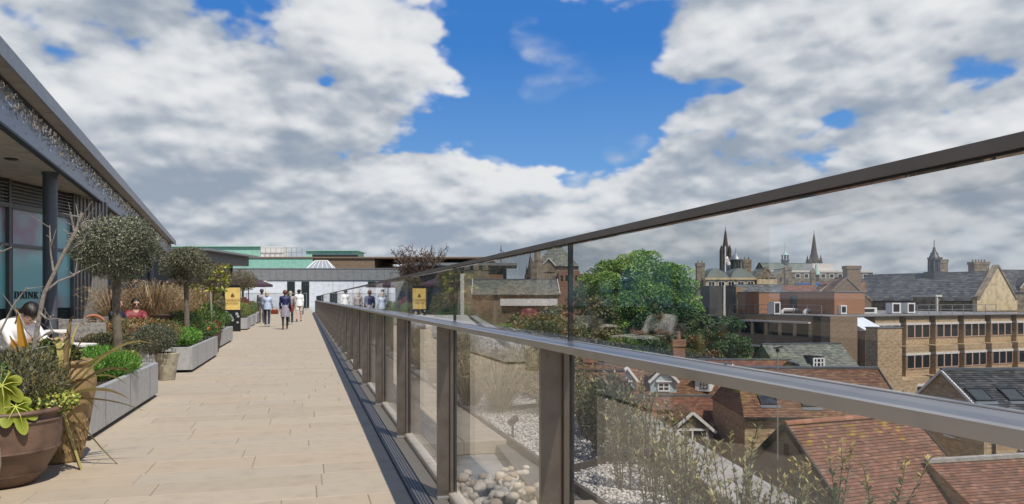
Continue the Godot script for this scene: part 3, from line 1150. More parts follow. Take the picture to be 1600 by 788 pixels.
func planter(z0: float, z1: float, x1: float, w: float, h: float, label: String) -> void:
	# z0 is the near end
	var t := thing("zinc_planter", label, "planter", Vector3(x1 - w / 2, 0, (z0 + z1) / 2), 0.0, "zinc planters along the walkway")
	var l := z0 - z1
	var b := MB.new()
	var y0 := 0.05
	for s in [-1.0, 1.0]:
		b.slab(Vector3(s * w / 2 - 0.012, y0, -l / 2), Vector3(s * w / 2 + 0.012, h, l / 2), 0.003)
		b.slab(Vector3(-w / 2 + 0.014, y0, s * l / 2 - 0.012), Vector3(w / 2 - 0.014, h - 0.001, s * l / 2 + 0.012), 0.003)
	b.box(Vector3(-w / 2 + 0.014, y0, -l / 2 + 0.014), Vector3(w / 2 - 0.014, y0 + 0.01, l / 2 - 0.014))
	obj("trough", b, M.zinc_planter, t)
	b = MB.new()
	for s in [-1.0, 1.0]:
		b.slab(Vector3(s * w / 2 - 0.03 - s * 0.012, h - 0.025, -l / 2 + 0.014), Vector3(s * w / 2 + 0.03 - s * 0.034, h + 0.004, l / 2 - 0.014), 0.003)
	obj("rim", b, M.zinc_planter, t)
	b = MB.new()
	for k in 3:
		var z := -l / 2 + (k + 0.5) * l / 3
		b.box(Vector3(w / 2 + 0.0125, y0 + 0.004, z - 0.002), Vector3(w / 2 + 0.014, h - 0.004, z + 0.002))
	obj("seam", b, M.dark_metal, t)
	b = MB.new()
	b.box(Vector3(-w / 2 + 0.1, 0.0, -l / 2 + 0.1), Vector3(w / 2 - 0.1, y0 - 0.001, l / 2 - 0.1))
	obj("plinth", b, M.dark_void, t)
	b = MB.new()
	b.box(Vector3(-w / 2 + 0.015, y0 + 0.012, -l / 2 + 0.015), Vector3(w / 2 - 0.015, h - 0.05, l / 2 - 0.015))
	obj("soil", b, M.soil, t)


func pot(called: String, label: String, at: Vector3, profile: Array, m: Material, inner: float, ribs := 0) -> Node3D:
	var t := thing(called, label, "plant pot", at)
	var b := MB.new()
	b.lathe(profile, 48, Vector3.ZERO, 0.006)
	obj("body", b, m, t)
	b = MB.new()
	var top: float = profile[-1].y
	b.lathe([Vector2(inner, top - 0.07), Vector2(0.0, top - 0.05)], 24)
	obj("soil", b, M.soil, t)
	return t


func bush(called: String, label: String, category: String, at: Vector3, r: Vector3, count: int, l: float, w: float, cols: Array, up := 0.4, group := "", parent: Node = null, shell := 0.55) -> Node3D:
	# a mound of small leaves through the volume of an uneven ellipsoid standing on its base
	var t: Node3D = parent if parent else thing(called, label, category, at - Vector3(0, r.y, 0) * 0.0, 0.0, group)
	var b := MB.new()
	var lumps := []
	for i in 16:
		lumps.append([rdir(), rf(-0.2, 0.16)])
	for i in count:
		var d := rdir()
		var k := 1.0
		for q in lumps:
			k += q[1] * maxf(0.0, d.dot(q[0]) - 0.72) * 3.0
		var rr := lerpf(shell, 1.0, sqrt(rng.randf())) * k
		var p := d * r * rr
		p.y += r.y
		if p.y < 0.01:
			p.y = rf(0.01, 0.05)
		var face := (d + rdir() * 0.7).normalized()
		var dir := (rdir() * 0.9 + UP * up + d * 0.5).normalized()
		b.col = vary(cols[rng.randi() % cols.size()], 0.28)
		b.leaf(p, dir, face, l * rf(0.7, 1.25), w * rf(0.7, 1.25))
	obj("foliage", b, M.leaf, t)
	b = MB.new()
	for i in 9:
		var d := rdir()
		d.y = absf(d.y) + 0.4
		b.tube([Vector3(rf(-0.2, 0.2) * r.x, 0, rf(-0.2, 0.2) * r.z), Vector3(d.x * r.x * 0.5, r.y * 1.0, d.z * r.z * 0.5)], [0.012, 0.005], 5, false)
	obj("stem", b, M.bark, t)
	return t


func topiary(label: String, at: Vector3, stem: float, r: Vector3, leaves: int, lw: float, cols: Array) -> void:
	var t := thing("standard_topiary", label, "topiary tree", at, rf(0, 6), "clipped ball trees in the planters")
	var b := MB.new()
	b.tube([Vector3(0, -0.1, 0), Vector3(0.012, stem * 0.35, 0.01), Vector3(-0.01, stem * 0.7, 0), Vector3(0, stem * 1.1, 0)], [0.06, 0.052, 0.048, 0.05], 12, false)
	obj("trunk", b, M.bark, t)
	b = MB.new()
	for i in 22:
		var d := rdir()
		d.y = d.y * 0.6 + 0.25
		b.tube([Vector3(0, stem * 1.0, 0), Vector3(0, stem + r.y * 0.7, 0) + d * r * 0.4, Vector3(0, stem + r.y * 0.9, 0) + d * r * 0.82], [0.022, 0.013, 0.005], 5, false)
	obj("limb", b, M.bark, t)
	b = MB.new()
	var lumps := []
	for i in 26:
		lumps.append([rdir(), rf(-0.26, 0.2)])
	for i in leaves:
		var d := rdir()
		var k := 1.0
		for q in lumps:
			k += q[1] * maxf(0.0, d.dot(q[0]) - 0.80) * 4.0
		var rr := (1.0 - 0.5 * pow(rng.randf(), 1.8)) * k
		var p := d * r * rr + Vector3(0, stem + r.y * 0.92, 0)
		var c: Color = cols[rng.randi() % cols.size()]
		b.col = vary(c, 0.3)
		var dir := (d * 0.7 + rdir()).normalized()
		b.leaf(p, dir, (d + rdir() * 0.8).normalized(), lw * rf(2.2, 3.8), lw * rf(0.7, 1.2))
	obj("crown", b, M.leaf, t)


func grass_clump(called: String, label: String, at: Vector3, h: float, spread: float, blades: int, cols: Array, wid := 0.006, group := "", plumes := 0.0) -> Node3D:
	var t := thing(called, label, "ornamental grass", at, 0.0, group)
	var b := MB.new()
	for i in blades:
		var a := rf(0, TAU)
		var o := Vector3(cos(a), 0, sin(a))
		var lean := spread * sqrt(rng.randf())
		var hh := h * rf(0.6, 1.05)
		var p0 := o * rf(0, 0.08) * (0.5 + spread)
		var p1 := p0 + o * lean * 0.35 + UP * hh * 0.6
		var p2 := p0 + o * lean * 0.8 + UP * hh * 0.95
		var p3 := p0 + o * lean * 1.15 + UP * hh * rf(0.8, 1.0)
		b.col = vary(cols[rng.randi() % cols.size()], 0.25)
		var side := o.cross(UP)
		var w := wid * rf(0.6, 1.2)
		b.strap([p0, p1, p2, p3], [w, w * 0.9, w * 0.6, w * 0.1], (side + rdir() * 0.5).normalized())
		if rng.randf() < plumes:
			for k in 7:
				b.leaf(p2.lerp(p3, rf(0, 1)), (o + UP * 0.5 + rdir() * 0.5).normalized(), rdir(), 0.06, 0.012)
	obj("blades", b, M.leaf, t)
	return t


func lobed_leaf(b: MB, l: float, w: float, lobes: int) -> void:
	# a hand-shaped leaf lying along +z, its stalk at the origin
	var n := lobes * 12
	var prev := Vector3.ZERO
	var cen := Vector3(0, 0, 0.05 * l)
	for k in n + 1:
		var a := lerpf(-2.55, 2.55, float(k) / n)
		var lobe := pow(absf(cos(a * (lobes - 0.5) * 0.5 * 1.25)), 0.7)
		var big := 1.0 - 0.32 * absf(a) / 2.55
		var r := big * (0.50 + 0.50 * lobe)
		var p := Vector3(sin(a) * r * w, 0, cos(a) * r * l)
		p.y = -0.35 * p.length_squared() / l + 0.03 * lobe * l - 0.05 * (1.0 - lobe) * l
		if k > 0:
			var m := cen.lerp(prev.lerp(p, 0.5), 0.55) + Vector3(0, 0.012, 0)
			b.tri(cen, m, prev)
			b.tri(cen, p, m)
			b.tri(m, p, prev)
		prev = p
	# pale veins standing a little above the blade
	var keep := b.col
	b.col = Color(keep.r * 1.5, keep.g * 1.4, keep.b * 2.0)
	for k in 7:
		var a := (k - 3) * 0.80
		var big := (1.0 - 0.32 * absf(a) / 2.55) * 0.86
		var tip := Vector3(sin(a) * big * w, 0, cos(a) * big * l)
		var mid := tip * 0.5
		tip.y = -0.35 * tip.length_squared() / l + 0.03 * l
		mid.y = -0.35 * mid.length_squared() / l + 0.05 * l + 0.006
		var s := Vector3(cos(a), 0, -sin(a))
		b.strap([cen + Vector3(0, 0.006, 0), mid, tip], [0.0035, 0.003, 0.001], s)
	b.col = keep


func left_plants() -> void:
	# planters in a row along the west side of the walkway
	planter(-7.5, -10.7, -1.9, 0.92, 0.45, "long zinc planter nearest the big brown pot, filled with bright green mound")
	planter(-14.0, -17.9, -1.93, 0.92, 0.45, "zinc planter between the cream pot and the dark brown barrel pot")
	planter(-20.6, -24.2, -2.17, 0.85, 0.45, "zinc planter just before the yellow and black sign")
	planter(-32.4, -34.6, -2.34, 0.56, 0.5, "small zinc planter directly behind the yellow and black sign")
	planter(-36.6, -39.2, -2.42, 0.56, 0.5, "zinc planter under the purple parasol, beside the man in the black cap")
	planter(-40.6, -43.4, -2.45, 0.56, 0.5, "farthest zinc planter, half hidden behind the man in the black cap")
	# pots
	pot("terracotta_pot", "big glossy brown ribbed pot with leafy planting beside the walkway", Vector3(-2.06, 0, -5.95), [Vector2(0.0, 0.0), Vector2(0.20, 0.0), Vector2(0.215, 0.015), Vector2(0.26, 0.07), Vector2(0.272, 0.078), Vector2(0.28, 0.088), Vector2(0.275, 0.098), Vector2(0.315, 0.17), Vector2(0.345, 0.235), Vector2(0.36, 0.243), Vector2(0.364, 0.256), Vector2(0.354, 0.266), Vector2(0.366, 0.33), Vector2(0.368, 0.40), Vector2(0.362, 0.44), Vector2(0.372, 0.446), Vector2(0.373, 0.458), Vector2(0.358, 0.466), Vector2(0.352, 0.49), Vector2(0.365, 0.50), Vector2(0.388, 0.508), Vector2(0.392, 0.522), Vector2(0.38, 0.536), Vector2(0.345, 0.536), Vector2(0.33, 0.51)], M.terracotta, 0.34)
	var op := pot("ochre_pot", "tall ochre pot with carved lower band behind the big brown pot", Vector3(-1.90, 0, -6.66), [Vector2(0.0, 0.0), Vector2(0.15, 0.0), Vector2(0.165, 0.02), Vector2(0.20, 0.2), Vector2(0.235, 0.42), Vector2(0.262, 0.6), Vector2(0.262, 0.66), Vector2(0.235, 0.73), Vector2(0.215, 0.76), Vector2(0.232, 0.775), Vector2(0.24, 0.795), Vector2(0.228, 0.81), Vector2(0.2, 0.81), Vector2(0.19, 0.78)], M.ochre_pot, 0.2)
	var b := MB.new()
	for k in 4:
		for i in 30:
			var y := 0.10 + k * 0.075
			var r := lerpf(0.18, 0.243, (y - 0.1) / 0.37) + 0.006
			var a := TAU * (i + 0.5 * (k % 2)) / 34
			b.ball(Vector3(cos(a) * r, y, sin(a) * r), Vector3(0.007, 0.016, 0.007), 5, 4)
	obj("carved_band", b, M.ochre_pot, op).set_meta("kind", "stuff")
	pot("speckled_jar", "small speckled stone pot in front of the big brown pot", Vector3(-2.02, 0, -5.33), [Vector2(0.0, 0.0), Vector2(0.09, 0.0), Vector2(0.10, 0.02), Vector2(0.15, 0.14), Vector2(0.168, 0.25), Vector2(0.16, 0.36), Vector2(0.135, 0.41), Vector2(0.15, 0.43), Vector2(0.15, 0.45), Vector2(0.12, 0.45)], M.speckled_pot, 0.13)
	pot("cream_pot", "tapered cream stone pot standing between the first two zinc planters", Vector3(-2.14, 0, -12.85), [Vector2(0.0, 0.0), Vector2(0.115, 0.0), Vector2(0.125, 0.012), Vector2(0.15, 0.2), Vector2(0.172, 0.38), Vector2(0.185, 0.42), Vector2(0.185, 0.44), Vector2(0.15, 0.44)], M.cream_pot, 0.16)
	pot("barrel_pot", "dark brown flared pot with raised hoops before the third zinc planter", Vector3(-2.13, 0, -19.1), [Vector2(0.0, 0.0), Vector2(0.09, 0.0), Vector2(0.10, 0.02), Vector2(0.125, 0.14), Vector2(0.137, 0.15), Vector2(0.135, 0.175), Vector2(0.15, 0.32), Vector2(0.162, 0.33), Vector2(0.16, 0.355), Vector2(0.165, 0.48), Vector2(0.19, 0.5), Vector2(0.19, 0.535), Vector2(0.15, 0.535)], M.barrel_pot, 0.16)
	var bp := pot("brown_bowl", "wide brown bowl on the low wall among the dry grasses", Vector3(-2.9, 0, -17.0), [Vector2(0.0, 0.0), Vector2(0.12, 0.0), Vector2(0.12, 0.62), Vector2(0.14, 0.8), Vector2(0.21, 0.92), Vector2(0.235, 0.95), Vector2(0.24, 0.97), Vector2(0.21, 0.97)], M.barrel_pot, 0.2)
	# clipped trees
	var olive := [lin(0.095, 0.112, 0.065), lin(0.155, 0.17, 0.11), lin(0.22, 0.235, 0.16), lin(0.065, 0.08, 0.045), lin(0.30, 0.31, 0.225)]
	topiary("largest clipped grey green ball tree, nearest, beside the shop window", Vector3(-2.26, 0.4, -10.15), 1.16, Vector3(0.53, 0.42, 0.53), 19000, 0.013, olive)
	var olive2 := [lin(0.10, 0.105, 0.055), lin(0.14, 0.14, 0.08), lin(0.19, 0.185, 0.12), lin(0.06, 0.07, 0.035)]
	topiary("second clipped ball tree, standing over the bright green shrubs", Vector3(-2.39, 0.4, -16.6), 1.22, Vector3(0.47, 0.42, 0.47), 9000, 0.016, olive2)
	var olive3 := [lin(0.12, 0.11, 0.05), lin(0.16, 0.145, 0.07), lin(0.10, 0.10, 0.045), lin(0.2, 0.17, 0.09)]
	topiary("third clipped ball tree, with yellow leaves in front of it", Vector3(-2.52, 0.4, -22.7), 1.15, Vector3(0.5, 0.42, 0.5), 6500, 0.018, olive3)
	topiary("farthest clipped ball tree, just behind the yellow sign", Vector3(-2.62, 0.45, -34.0), 1.2, Vector3(0.6, 0.46, 0.6), 5500, 0.02, olive3)
	# big-leaved plant in the brown pot, each leaf a part
	var f := thing("fatsia_plant", "plant with large lobed yellow green leaves over the brown pot", "potted plant", Vector3(-2.05, 0.5, -5.74))
	var stems := MB.new()
	for q in [[-0.10, 0.22, 0.16, 0.9, 0.30, 0], [0.10, 0.17, 0.18, 1.1, 0.28, 0], [0.17, 0.02, 0.16, 1.7, 0.27, 0], [-0.15, 0.10, 0.22, 0.3, 0.27, 1], [-0.02, 0.03, 0.24, 1.3, 0.22, 1], [-0.25, 0.18, 0.05, -0.5, 0.28, 0], [-0.2, -0.02, 0.25, 0.5, 0.24, 1], [0.04, 0.26, 0.02, 2.4, 0.25, 1]]:
		var m := MB.new()
		m.col = vary(lin(0.25, 0.28, 0.03) if q[5] == 0 else lin(0.08, 0.15, 0.03), 0.2)
		lobed_leaf(m, q[4] * 0.74, q[4] * 0.60, 6)
		var o := obj("leaf", m, M.leaf, f, Vector3(q[0], q[1] + 0.06, q[2] - 0.08))
		o.rotation = Vector3(rf(0.75, 1.1), q[3] * 0.55, rf(-0.25, 0.25))
		stems.col = lin(0.16, 0.2, 0.05)
		stems.tube([Vector3(-0.05, -0.03, -0.05), Vector3(q[0] * 0.5, q[1] * 0.8, q[2] * 0.4 - 0.06), Vector3(q[0], q[1] + 0.06, q[2] - 0.08)], [0.008, 0.006, 0.004], 5, false)
	obj("stem", stems, M.leaf_dull, f)
	# dark rosemary-like shrub, golden creeper
	bush("lavender_shrub", "dark grey green needle-leaved shrub in the big brown pot", "potted plant", Vector3(-1.95, 0.46, -6.02), Vector3(0.30, 0.24, 0.28), 5200, 0.045, 0.008, [lin(0.05, 0.065, 0.035), lin(0.10, 0.115, 0.06), lin(0.16, 0.165, 0.085), lin(0.2, 0.17, 0.06)], 0.9)
	bush("golden_creeper", "small golden leaved creeper spilling over the brown pot rim", "potted plant", Vector3(-1.77, 0.47, -6.02), Vector3(0.17, 0.08, 0.20), 1000, 0.032, 0.026, [lin(0.33, 0.34, 0.05), lin(0.24, 0.29, 0.05), lin(0.42, 0.40, 0.12), lin(0.13, 0.19, 0.04)], 0.3)
	# strap-leaved plant
	var ph := thing("phormium", "bronze green plant with long arching strap leaves between the pots", "potted plant", Vector3(-1.80, 0.52, -6.3))
	for q in [[1.25, 0.30, 0.55, 0], [1.0, 0.26, 0.62, 1], [0.9, 0.10, 0.6, 0], [1.3, 0.02, 0.66, 1], [0.7, 0.42, 0.4, 1], [1.15, -0.22, 0.52, 0], [0.65, 0.2, 0.7, 0], [1.5, 0.05, 0.3, 1], [0.5, 0.5, 0.28, 0], [2.2, 0.2, 0.4, 1], [-0.4, 0.4, 0.3, 0], [0.2, 0.55, 0.22, 1], [1.9, -0.35, 0.36, 0], [1.4, -0.40, 0.42, 1], [1.05, 0.36, 0.72, 0]]:
		var a: float = q[0]
		var o := Vector3(sin(a), 0, -cos(a) * 0.6)
		var l: float = q[2]
		var m := MB.new()
		m.col = vary(lin(0.42, 0.36, 0.12) if q[3] == 0 else lin(0.22, 0.16, 0.07), 0.2)
		var p := []
		var w := []
		for k in 8:
			var u := k / 7.0
			p.append(o * l * u * 0.95 + UP * (q[1] * sin(u * PI * 0.62) * 1.1 - (0.18 * u * u if q[1] < 0.3 else 0.0) + u * 0.05 + (q[1] * u * 1.2 if q[1] < 0 else 0.0)))
			w.append(0.024 * (1.0 - pow(u, 2.5)) + 0.001)
		m.strap(p, w, (o.cross(UP) * 0.75 + UP * rf(0.25, 0.7)).normalized())
		obj("leaf", m, M.leaf, ph, Vector3(rf(-0.04, 0.04), 0.0, rf(-0.04, 0.04)))
	# broad yellow blade and glossy shrub in the ochre pot
	bush("glossy_shrub", "low glossy leaved shrub growing in the tall ochre pot", "potted plant", Vector3(-1.96, 0.74, -6.66), Vector3(0.22, 0.105, 0.22), 620, 0.06, 0.035, [lin(0.09, 0.12, 0.03), lin(0.2, 0.21, 0.06), lin(0.06, 0.09, 0.03), lin(0.28, 0.27, 0.12)], 0.5)
	var cb := thing("canna_plant", "plant with two upright orange yellow blades behind the brown pot", "potted plant", Vector3(-2.03, 0.6, -6.5))
	for q in [[0.10, 0.62, 0.0, 0.05], [0.2, 0.42, 0.05, 0.045], [-0.25, 0.3, 0.02, 0.04]]:
		var m := MB.new()
		m.col = vary(lin(0.55, 0.30, 0.04), 0.1)
		var p := []
		var w := []
		for k in 6:
			var u := k / 5.0
			p.append(Vector3(-q[0] * u * 1.0 + q[2], q[1] * u, 0.04 * u))
			w.append(q[3] * sin(clampf(u * 0.9 + 0.1, 0, 1) * PI) * 0.8 + 0.004)
		m.strap(p, w, Vector3(0.9, 0, 0.4))
		obj("leaf", m, M.leaf, cb)
	# bare gnarled little tree
	var bt := thing("bare_shrub", "bare pale gnarled small tree with thin twigs in the brown pot", "tree", Vector3(-2.0, 0.5, -6.1))
	var tr := MB.new()
	var R := Vector3(0.963, 0, 0.27)
	var L := [[[0.0, 0.0], [0.07, 0.28], [0.12, 0.50], [0.15, 0.70], [0.19, 0.85], [0.25, 1.0], [0.33, 1.14], [0.40, 1.29], [0.45, 1.43]], [[0.25, 1.0], [0.235, 1.14], [0.22, 1.34]], [[0.33, 1.14], [0.44, 1.21], [0.50, 1.34]], [[0.19, 0.85], [0.28, 0.93], [0.37, 0.96], [0.42, 1.0]], [[0.12, 0.5], [0.02, 0.58], [-0.05, 0.70], [-0.10, 0.62]], [[0.15, 0.70], [0.24, 0.66], [0.34, 0.68]], [[0.40, 1.29], [0.37, 1.42]], [[0.40, 1.29], [0.47, 1.36], [0.55, 1.38]], [[0.12, 0.50], [0.21, 0.56], [0.30, 0.55]], [[0.07, 0.28], [-0.02, 0.42], [-0.10, 0.45]]]
	var first := true
	for line in L:
		var p := []
		var r := []
		var yaw := rf(-0.7, 0.7)
		for k in line.size():
			var q: Array = line[k]
			var s: Vector2 = Vector2(q[0] - line[0][0], q[1] - line[0][1])
			var at: Vector3 = R * line[0][0] + UP * line[0][1] + (R * s.x).rotated(UP, 0.0 if first else yaw) + UP * s.y
			p.append(at + (Vector3.ZERO if k == 0 else rdir() * 0.012))
			r.append(lerpf(0.019, 0.010, k / 8.0) if first else lerpf(0.008, 0.003, float(k) / line.size()))
		var m := MB.new()
		m.tube(p, r, 8)
		for k in 5:
			var s: Vector3 = p[-1].lerp(p[-2], rf(0, 1.2))
			m.tube([s, s + (rdir() + UP * 0.4) * rf(0.05, 0.16)], [0.004, 0.0018], 4)
		obj("trunk" if first else "branch", m, M.bark_pale, bt)
		first = false
	var bt2 := thing("bare_shrub", "second bare pale shrub with crossing twigs, partly cut by the frame edge", "tree", Vector3(-2.28, 0.3, -5.95))
	var L2 := [[[0.0, 0.0], [0.01, 0.5], [0.0, 0.9], [0.02, 1.1]], [[0.02, 0.42], [0.22, 0.72], [0.32, 0.95], [0.40, 1.08]], [[0.0, 0.8], [0.12, 1.05], [0.2, 1.22], [0.23, 1.42]], [[0.0, 0.95], [0.2, 1.28], [0.38, 1.36]], [[0.01, 0.5], [0.18, 0.52], [0.34, 0.62], [0.48, 0.66]], [[0.22, 0.72], [0.3, 0.9], [0.28, 1.05]], [[0.0, 0.6], [0.1, 0.74], [0.12, 0.86]]]
	first = true
	for line in L2:
		var p := []
		var r := []
		var yaw := rf(-0.5, 0.5)
		for k in line.size():
			var q: Array = line[k]
			p.append(R.rotated(UP, yaw) * q[0] + UP * q[1] + rdir() * 0.01)
			r.append(lerpf(0.019, 0.012, k / 4.0) if first else lerpf(0.009, 0.003, float(k) / line.size()))
		var m := MB.new()
		m.tube(p, r, 7)
		for k in 4:
			var s: Vector3 = p[-1].lerp(p[-2], rf(0, 1.2))
			m.tube([s, s + (rdir() + UP * 0.4) * rf(0.05, 0.14)], [0.0035, 0.0015], 4)
		obj("trunk" if first else "branch", m, M.bark_pale, bt2)
		first = false
	# planting of the planters, near to far
	var bright := [lin(0.07, 0.20, 0.02), lin(0.12, 0.28, 0.035), lin(0.18, 0.36, 0.05), lin(0.04, 0.13, 0.015)]
	bush("green_mound", "bright green fine-leaved mound in the nearest zinc planter", "shrub", Vector3(-2.2, 0.38, -9.2), Vector3(0.40, 0.19, 0.42), 8500, 0.05, 0.008, bright, 0.9)
	bush("green_mound", "bright green mound at the near end of the second zinc planter", "shrub", Vector3(-2.27, 0.4, -15.3), Vector3(0.36, 0.17, 0.8), 4500, 0.055, 0.014, bright, 0.6)
	var dusk := [lin(0.06, 0.075, 0.045), lin(0.11, 0.125, 0.075), lin(0.15, 0.16, 0.1), lin(0.04, 0.05, 0.025)]
	bush("hebe_shrub", "rounded dark grey green shrub overflowing the cream pot", "shrub", Vector3(-2.3, 0.42, -12.75), Vector3(0.36, 0.24, 0.4), 5200, 0.035, 0.014, dusk, 0.5)
	bush("dark_shrub", "dark green shrub behind the trunk of the largest ball tree", "shrub", Vector3(-2.75, 0.36, -11.6), Vector3(0.42, 0.22, 0.5), 4200, 0.05, 0.016, [lin(0.04, 0.06, 0.025), lin(0.07, 0.085, 0.03), lin(0.13, 0.11, 0.05)], 0.5)
	bush("orange_tipped_shrub", "loose shrub with orange brown tips behind the cream pot", "shrub", Vector3(-2.8, 0.44, -13.9), Vector3(0.7, 0.265, 0.5), 3600, 0.05, 0.016, [lin(0.20, 0.11, 0.03), lin(0.10, 0.12, 0.035), lin(0.28, 0.15, 0.04), lin(0.12, 0.15, 0.05)], 0.7)
	bush("variegated_shrub", "small cream edged shrub at the far end of the nearest planter", "shrub", Vector3(-2.2, 0.36, -10.3), Vector3(0.17, 0.14, 0.2), 420, 0.055, 0.035, [lin(0.34, 0.34, 0.10), lin(0.14, 0.2, 0.05), lin(0.24, 0.27, 0.07)], 0.5)
	bush("sage_shrub", "grey green feathery shrub beside the bright mound", "shrub", Vector3(-2.36, 0.4, -14.3), Vector3(0.22, 0.24, 0.3), 2200, 0.05, 0.009, [lin(0.15, 0.16, 0.09), lin(0.2, 0.2, 0.12), lin(0.1, 0.12, 0.06)], 1.0)
	bush("mixed_green_shrub", "mid green leafy shrubs around the second ball tree", "shrub", Vector3(-2.55, 0.42, -17.3), Vector3(0.42, 0.3, 0.6), 3800, 0.055, 0.018, [lin(0.07, 0.15, 0.025), lin(0.12, 0.2, 0.04), lin(0.05, 0.09, 0.02)], 0.7)
	bush("leafy_shrub", "tall mid green shrub in the planter before the sign", "shrub", Vector3(-2.5, 0.42, -21.3), Vector3(0.42, 0.36, 0.6), 3200, 0.07, 0.02, [lin(0.08, 0.17, 0.03), lin(0.14, 0.22, 0.05), lin(0.05, 0.1, 0.02)], 0.8)
	bush("leafy_shrub", "green shrub against the foot of the yellow sign", "shrub", Vector3(-2.5, 0.42, -23.4), Vector3(0.38, 0.26, 0.6), 2600, 0.07, 0.02, [lin(0.05, 0.12, 0.03), lin(0.09, 0.17, 0.04)], 0.6)
	bush("bronze_shrub", "low rusty bronze shrub above the dark barrel pot", "shrub", Vector3(-2.13, 0.5, -19.15), Vector3(0.14, 0.12, 0.14), 420, 0.06, 0.02, [lin(0.2, 0.06, 0.03), lin(0.13, 0.05, 0.03)], 0.7)
	var fl := bush("flowering_plant", "low plant with orange, yellow and dark red flowers under the second ball tree", "flowers", Vector3(-2.2, 0.43, -17.75), Vector3(0.34, 0.18, 0.4), 1500, 0.05, 0.02, [lin(0.06, 0.13, 0.025), lin(0.1, 0.17, 0.04)], 0.5)
	for i in 16:
		b = MB.new()
		b.col = [lin(0.62, 0.16, 0.02), lin(0.6, 0.36, 0.03), lin(0.16, 0.02, 0.06), lin(0.5, 0.08, 0.04)][i % 4]
		var n := Vector3(rf(-0.5, 0.7), rf(0.2, 0.7), 1).normalized()
		for k in 5:
			b.leaf(Vector3.ZERO, n.cross(UP).normalized().rotated(n, TAU * k / 5), n, 0.035, 0.03)
		var d := rdir()
		obj("flower", b, M.leaf, fl, Vector3(d.x * 0.32, 0.2 + absf(d.y) * 0.17, absf(d.z) * 0.38))
	# yellow rubbery rosette in front of the third ball tree
	var yp := thing("yellow_leaved_plant", "small tree with clusters of yellow green leaves before the third ball tree", "potted plant", Vector3(-2.42, 0.4, -20.9))
	b = MB.new()
	b.tube([Vector3.ZERO, Vector3(0.02, 0.6, 0), Vector3(0, 1.1, 0)], [0.035, 0.03, 0.02], 8)
	obj("trunk", b, M.bark_pale, yp)
	b = MB.new()
	for k in 26:
		var at := Vector3(rf(-0.42, 0.4), rf(0.85, 1.75), rf(-0.3, 0.3))
		for j in 9:
			b.col = vary([lin(0.36, 0.34, 0.04), lin(0.24, 0.27, 0.04), lin(0.12, 0.15, 0.03)][rng.randi() % 3], 0.2)
			b.leaf(at, (rdir() + UP * 0.7).normalized(), rdir(), rf(0.10, 0.17), 0.055)
	obj("foliage", b, M.leaf, yp)
	# dry grasses behind the planters
	var straw := [lin(0.36, 0.26, 0.14), lin(0.28, 0.19, 0.10), lin(0.22, 0.13, 0.065), lin(0.44, 0.34, 0.2)]
	var gr := "dry feathery grasses behind the planters"
	grass_clump("dry_grass", "pale dry grass clump behind the seated pair", Vector3(-4.35, 0.3, -19.4), 1.3, 0.75, 500, straw, 0.005, gr, 0.3)
	grass_clump("dry_grass", "tall reddish straw grass clump under the canopy end", Vector3(-3.35, 0.3, -18.6), 1.45, 0.8, 620, straw, 0.006, gr, 0.3)
	grass_clump("dry_grass", "straw coloured grass clump left of the second ball tree trunk", Vector3(-3.1, 0.3, -20.3), 1.3, 0.6, 420, straw, 0.006, gr, 0.3)
	grass_clump("dry_grass", "brown grass clump behind the third ball tree trunk", Vector3(-3.1, 0.3, -24.0), 1.4, 0.6, 420, straw, 0.007, gr, 0.3)
	bush("tall_screen_shrub", "tall olive shrubs filling the space behind the third ball tree", "shrub", Vector3(-3.6, 0.3, -27.5), Vector3(0.9, 0.75, 2.2), 6500, 0.08, 0.03, [lin(0.11, 0.11, 0.05), lin(0.17, 0.15, 0.07), lin(0.07, 0.08, 0.03)], 0.5)
	bush("red_leaved_shrub", "dark red leaved shrub in the planter behind the sign", "shrub", Vector3(-2.75, 0.5, -35.6), Vector3(0.3, 0.45, 0.6), 1500, 0.09, 0.03, [lin(0.16, 0.025, 0.03), lin(0.1, 0.02, 0.025), lin(0.2, 0.05, 0.04)], 0.7)
	bush("green_planter_shrub", "fresh green mound in the small planter behind the sign", "shrub", Vector3(-2.6, 0.46, -33.4), Vector3(0.33, 0.32, 0.9), 3200, 0.07, 0.018, [lin(0.09, 0.19, 0.03), lin(0.16, 0.25, 0.05), lin(0.22, 0.2, 0.08)], 0.8)
	bush("green_planter_shrub", "green mound in the planter under the purple parasol", "shrub", Vector3(-2.68, 0.46, -37.8), Vector3(0.36, 0.36, 1.2), 3000, 0.08, 0.02, [lin(0.08, 0.16, 0.03), lin(0.15, 0.22, 0.06), lin(0.1, 0.12, 0.05)], 0.8)
	bush("green_planter_shrub", "olive mound in the farthest planter beside the man in the cap", "shrub", Vector3(-2.72, 0.46, -42.0), Vector3(0.36, 0.34, 1.2), 2400, 0.08, 0.02, [lin(0.12, 0.15, 0.05), lin(0.18, 0.18, 0.09)], 0.8)
	# low hedge between walkway planting and tables, seen through the gaps
	bush("low_hedge", "dark low hedge under the canopy by the shop corner", "hedge", Vector3(-5.0, 0.0, -21.8), Vector3(0.5, 0.55, 1.2), 4200, 0.06, 0.03, [lin(0.03, 0.05, 0.02), lin(0.05, 0.075, 0.03)], 0.3)


func ordinal(i: int) -> String:
	var ones := ["first", "second", "third", "fourth", "fifth", "sixth", "seventh", "eighth", "ninth", "tenth", "eleventh", "twelfth", "thirteenth", "fourteenth", "fifteenth", "sixteenth", "seventeenth", "eighteenth", "nineteenth"]
	if i < 19:
		return ones[i]
	var n := i + 1
	if n % 10 == 0:
		return ["twentieth", "thirtieth", "fortieth", "fiftieth"][n / 10 - 2]
	return ["twenty", "thirty", "forty", "fifty"][n / 10 - 2] + "-" + ones[n % 10 - 1]


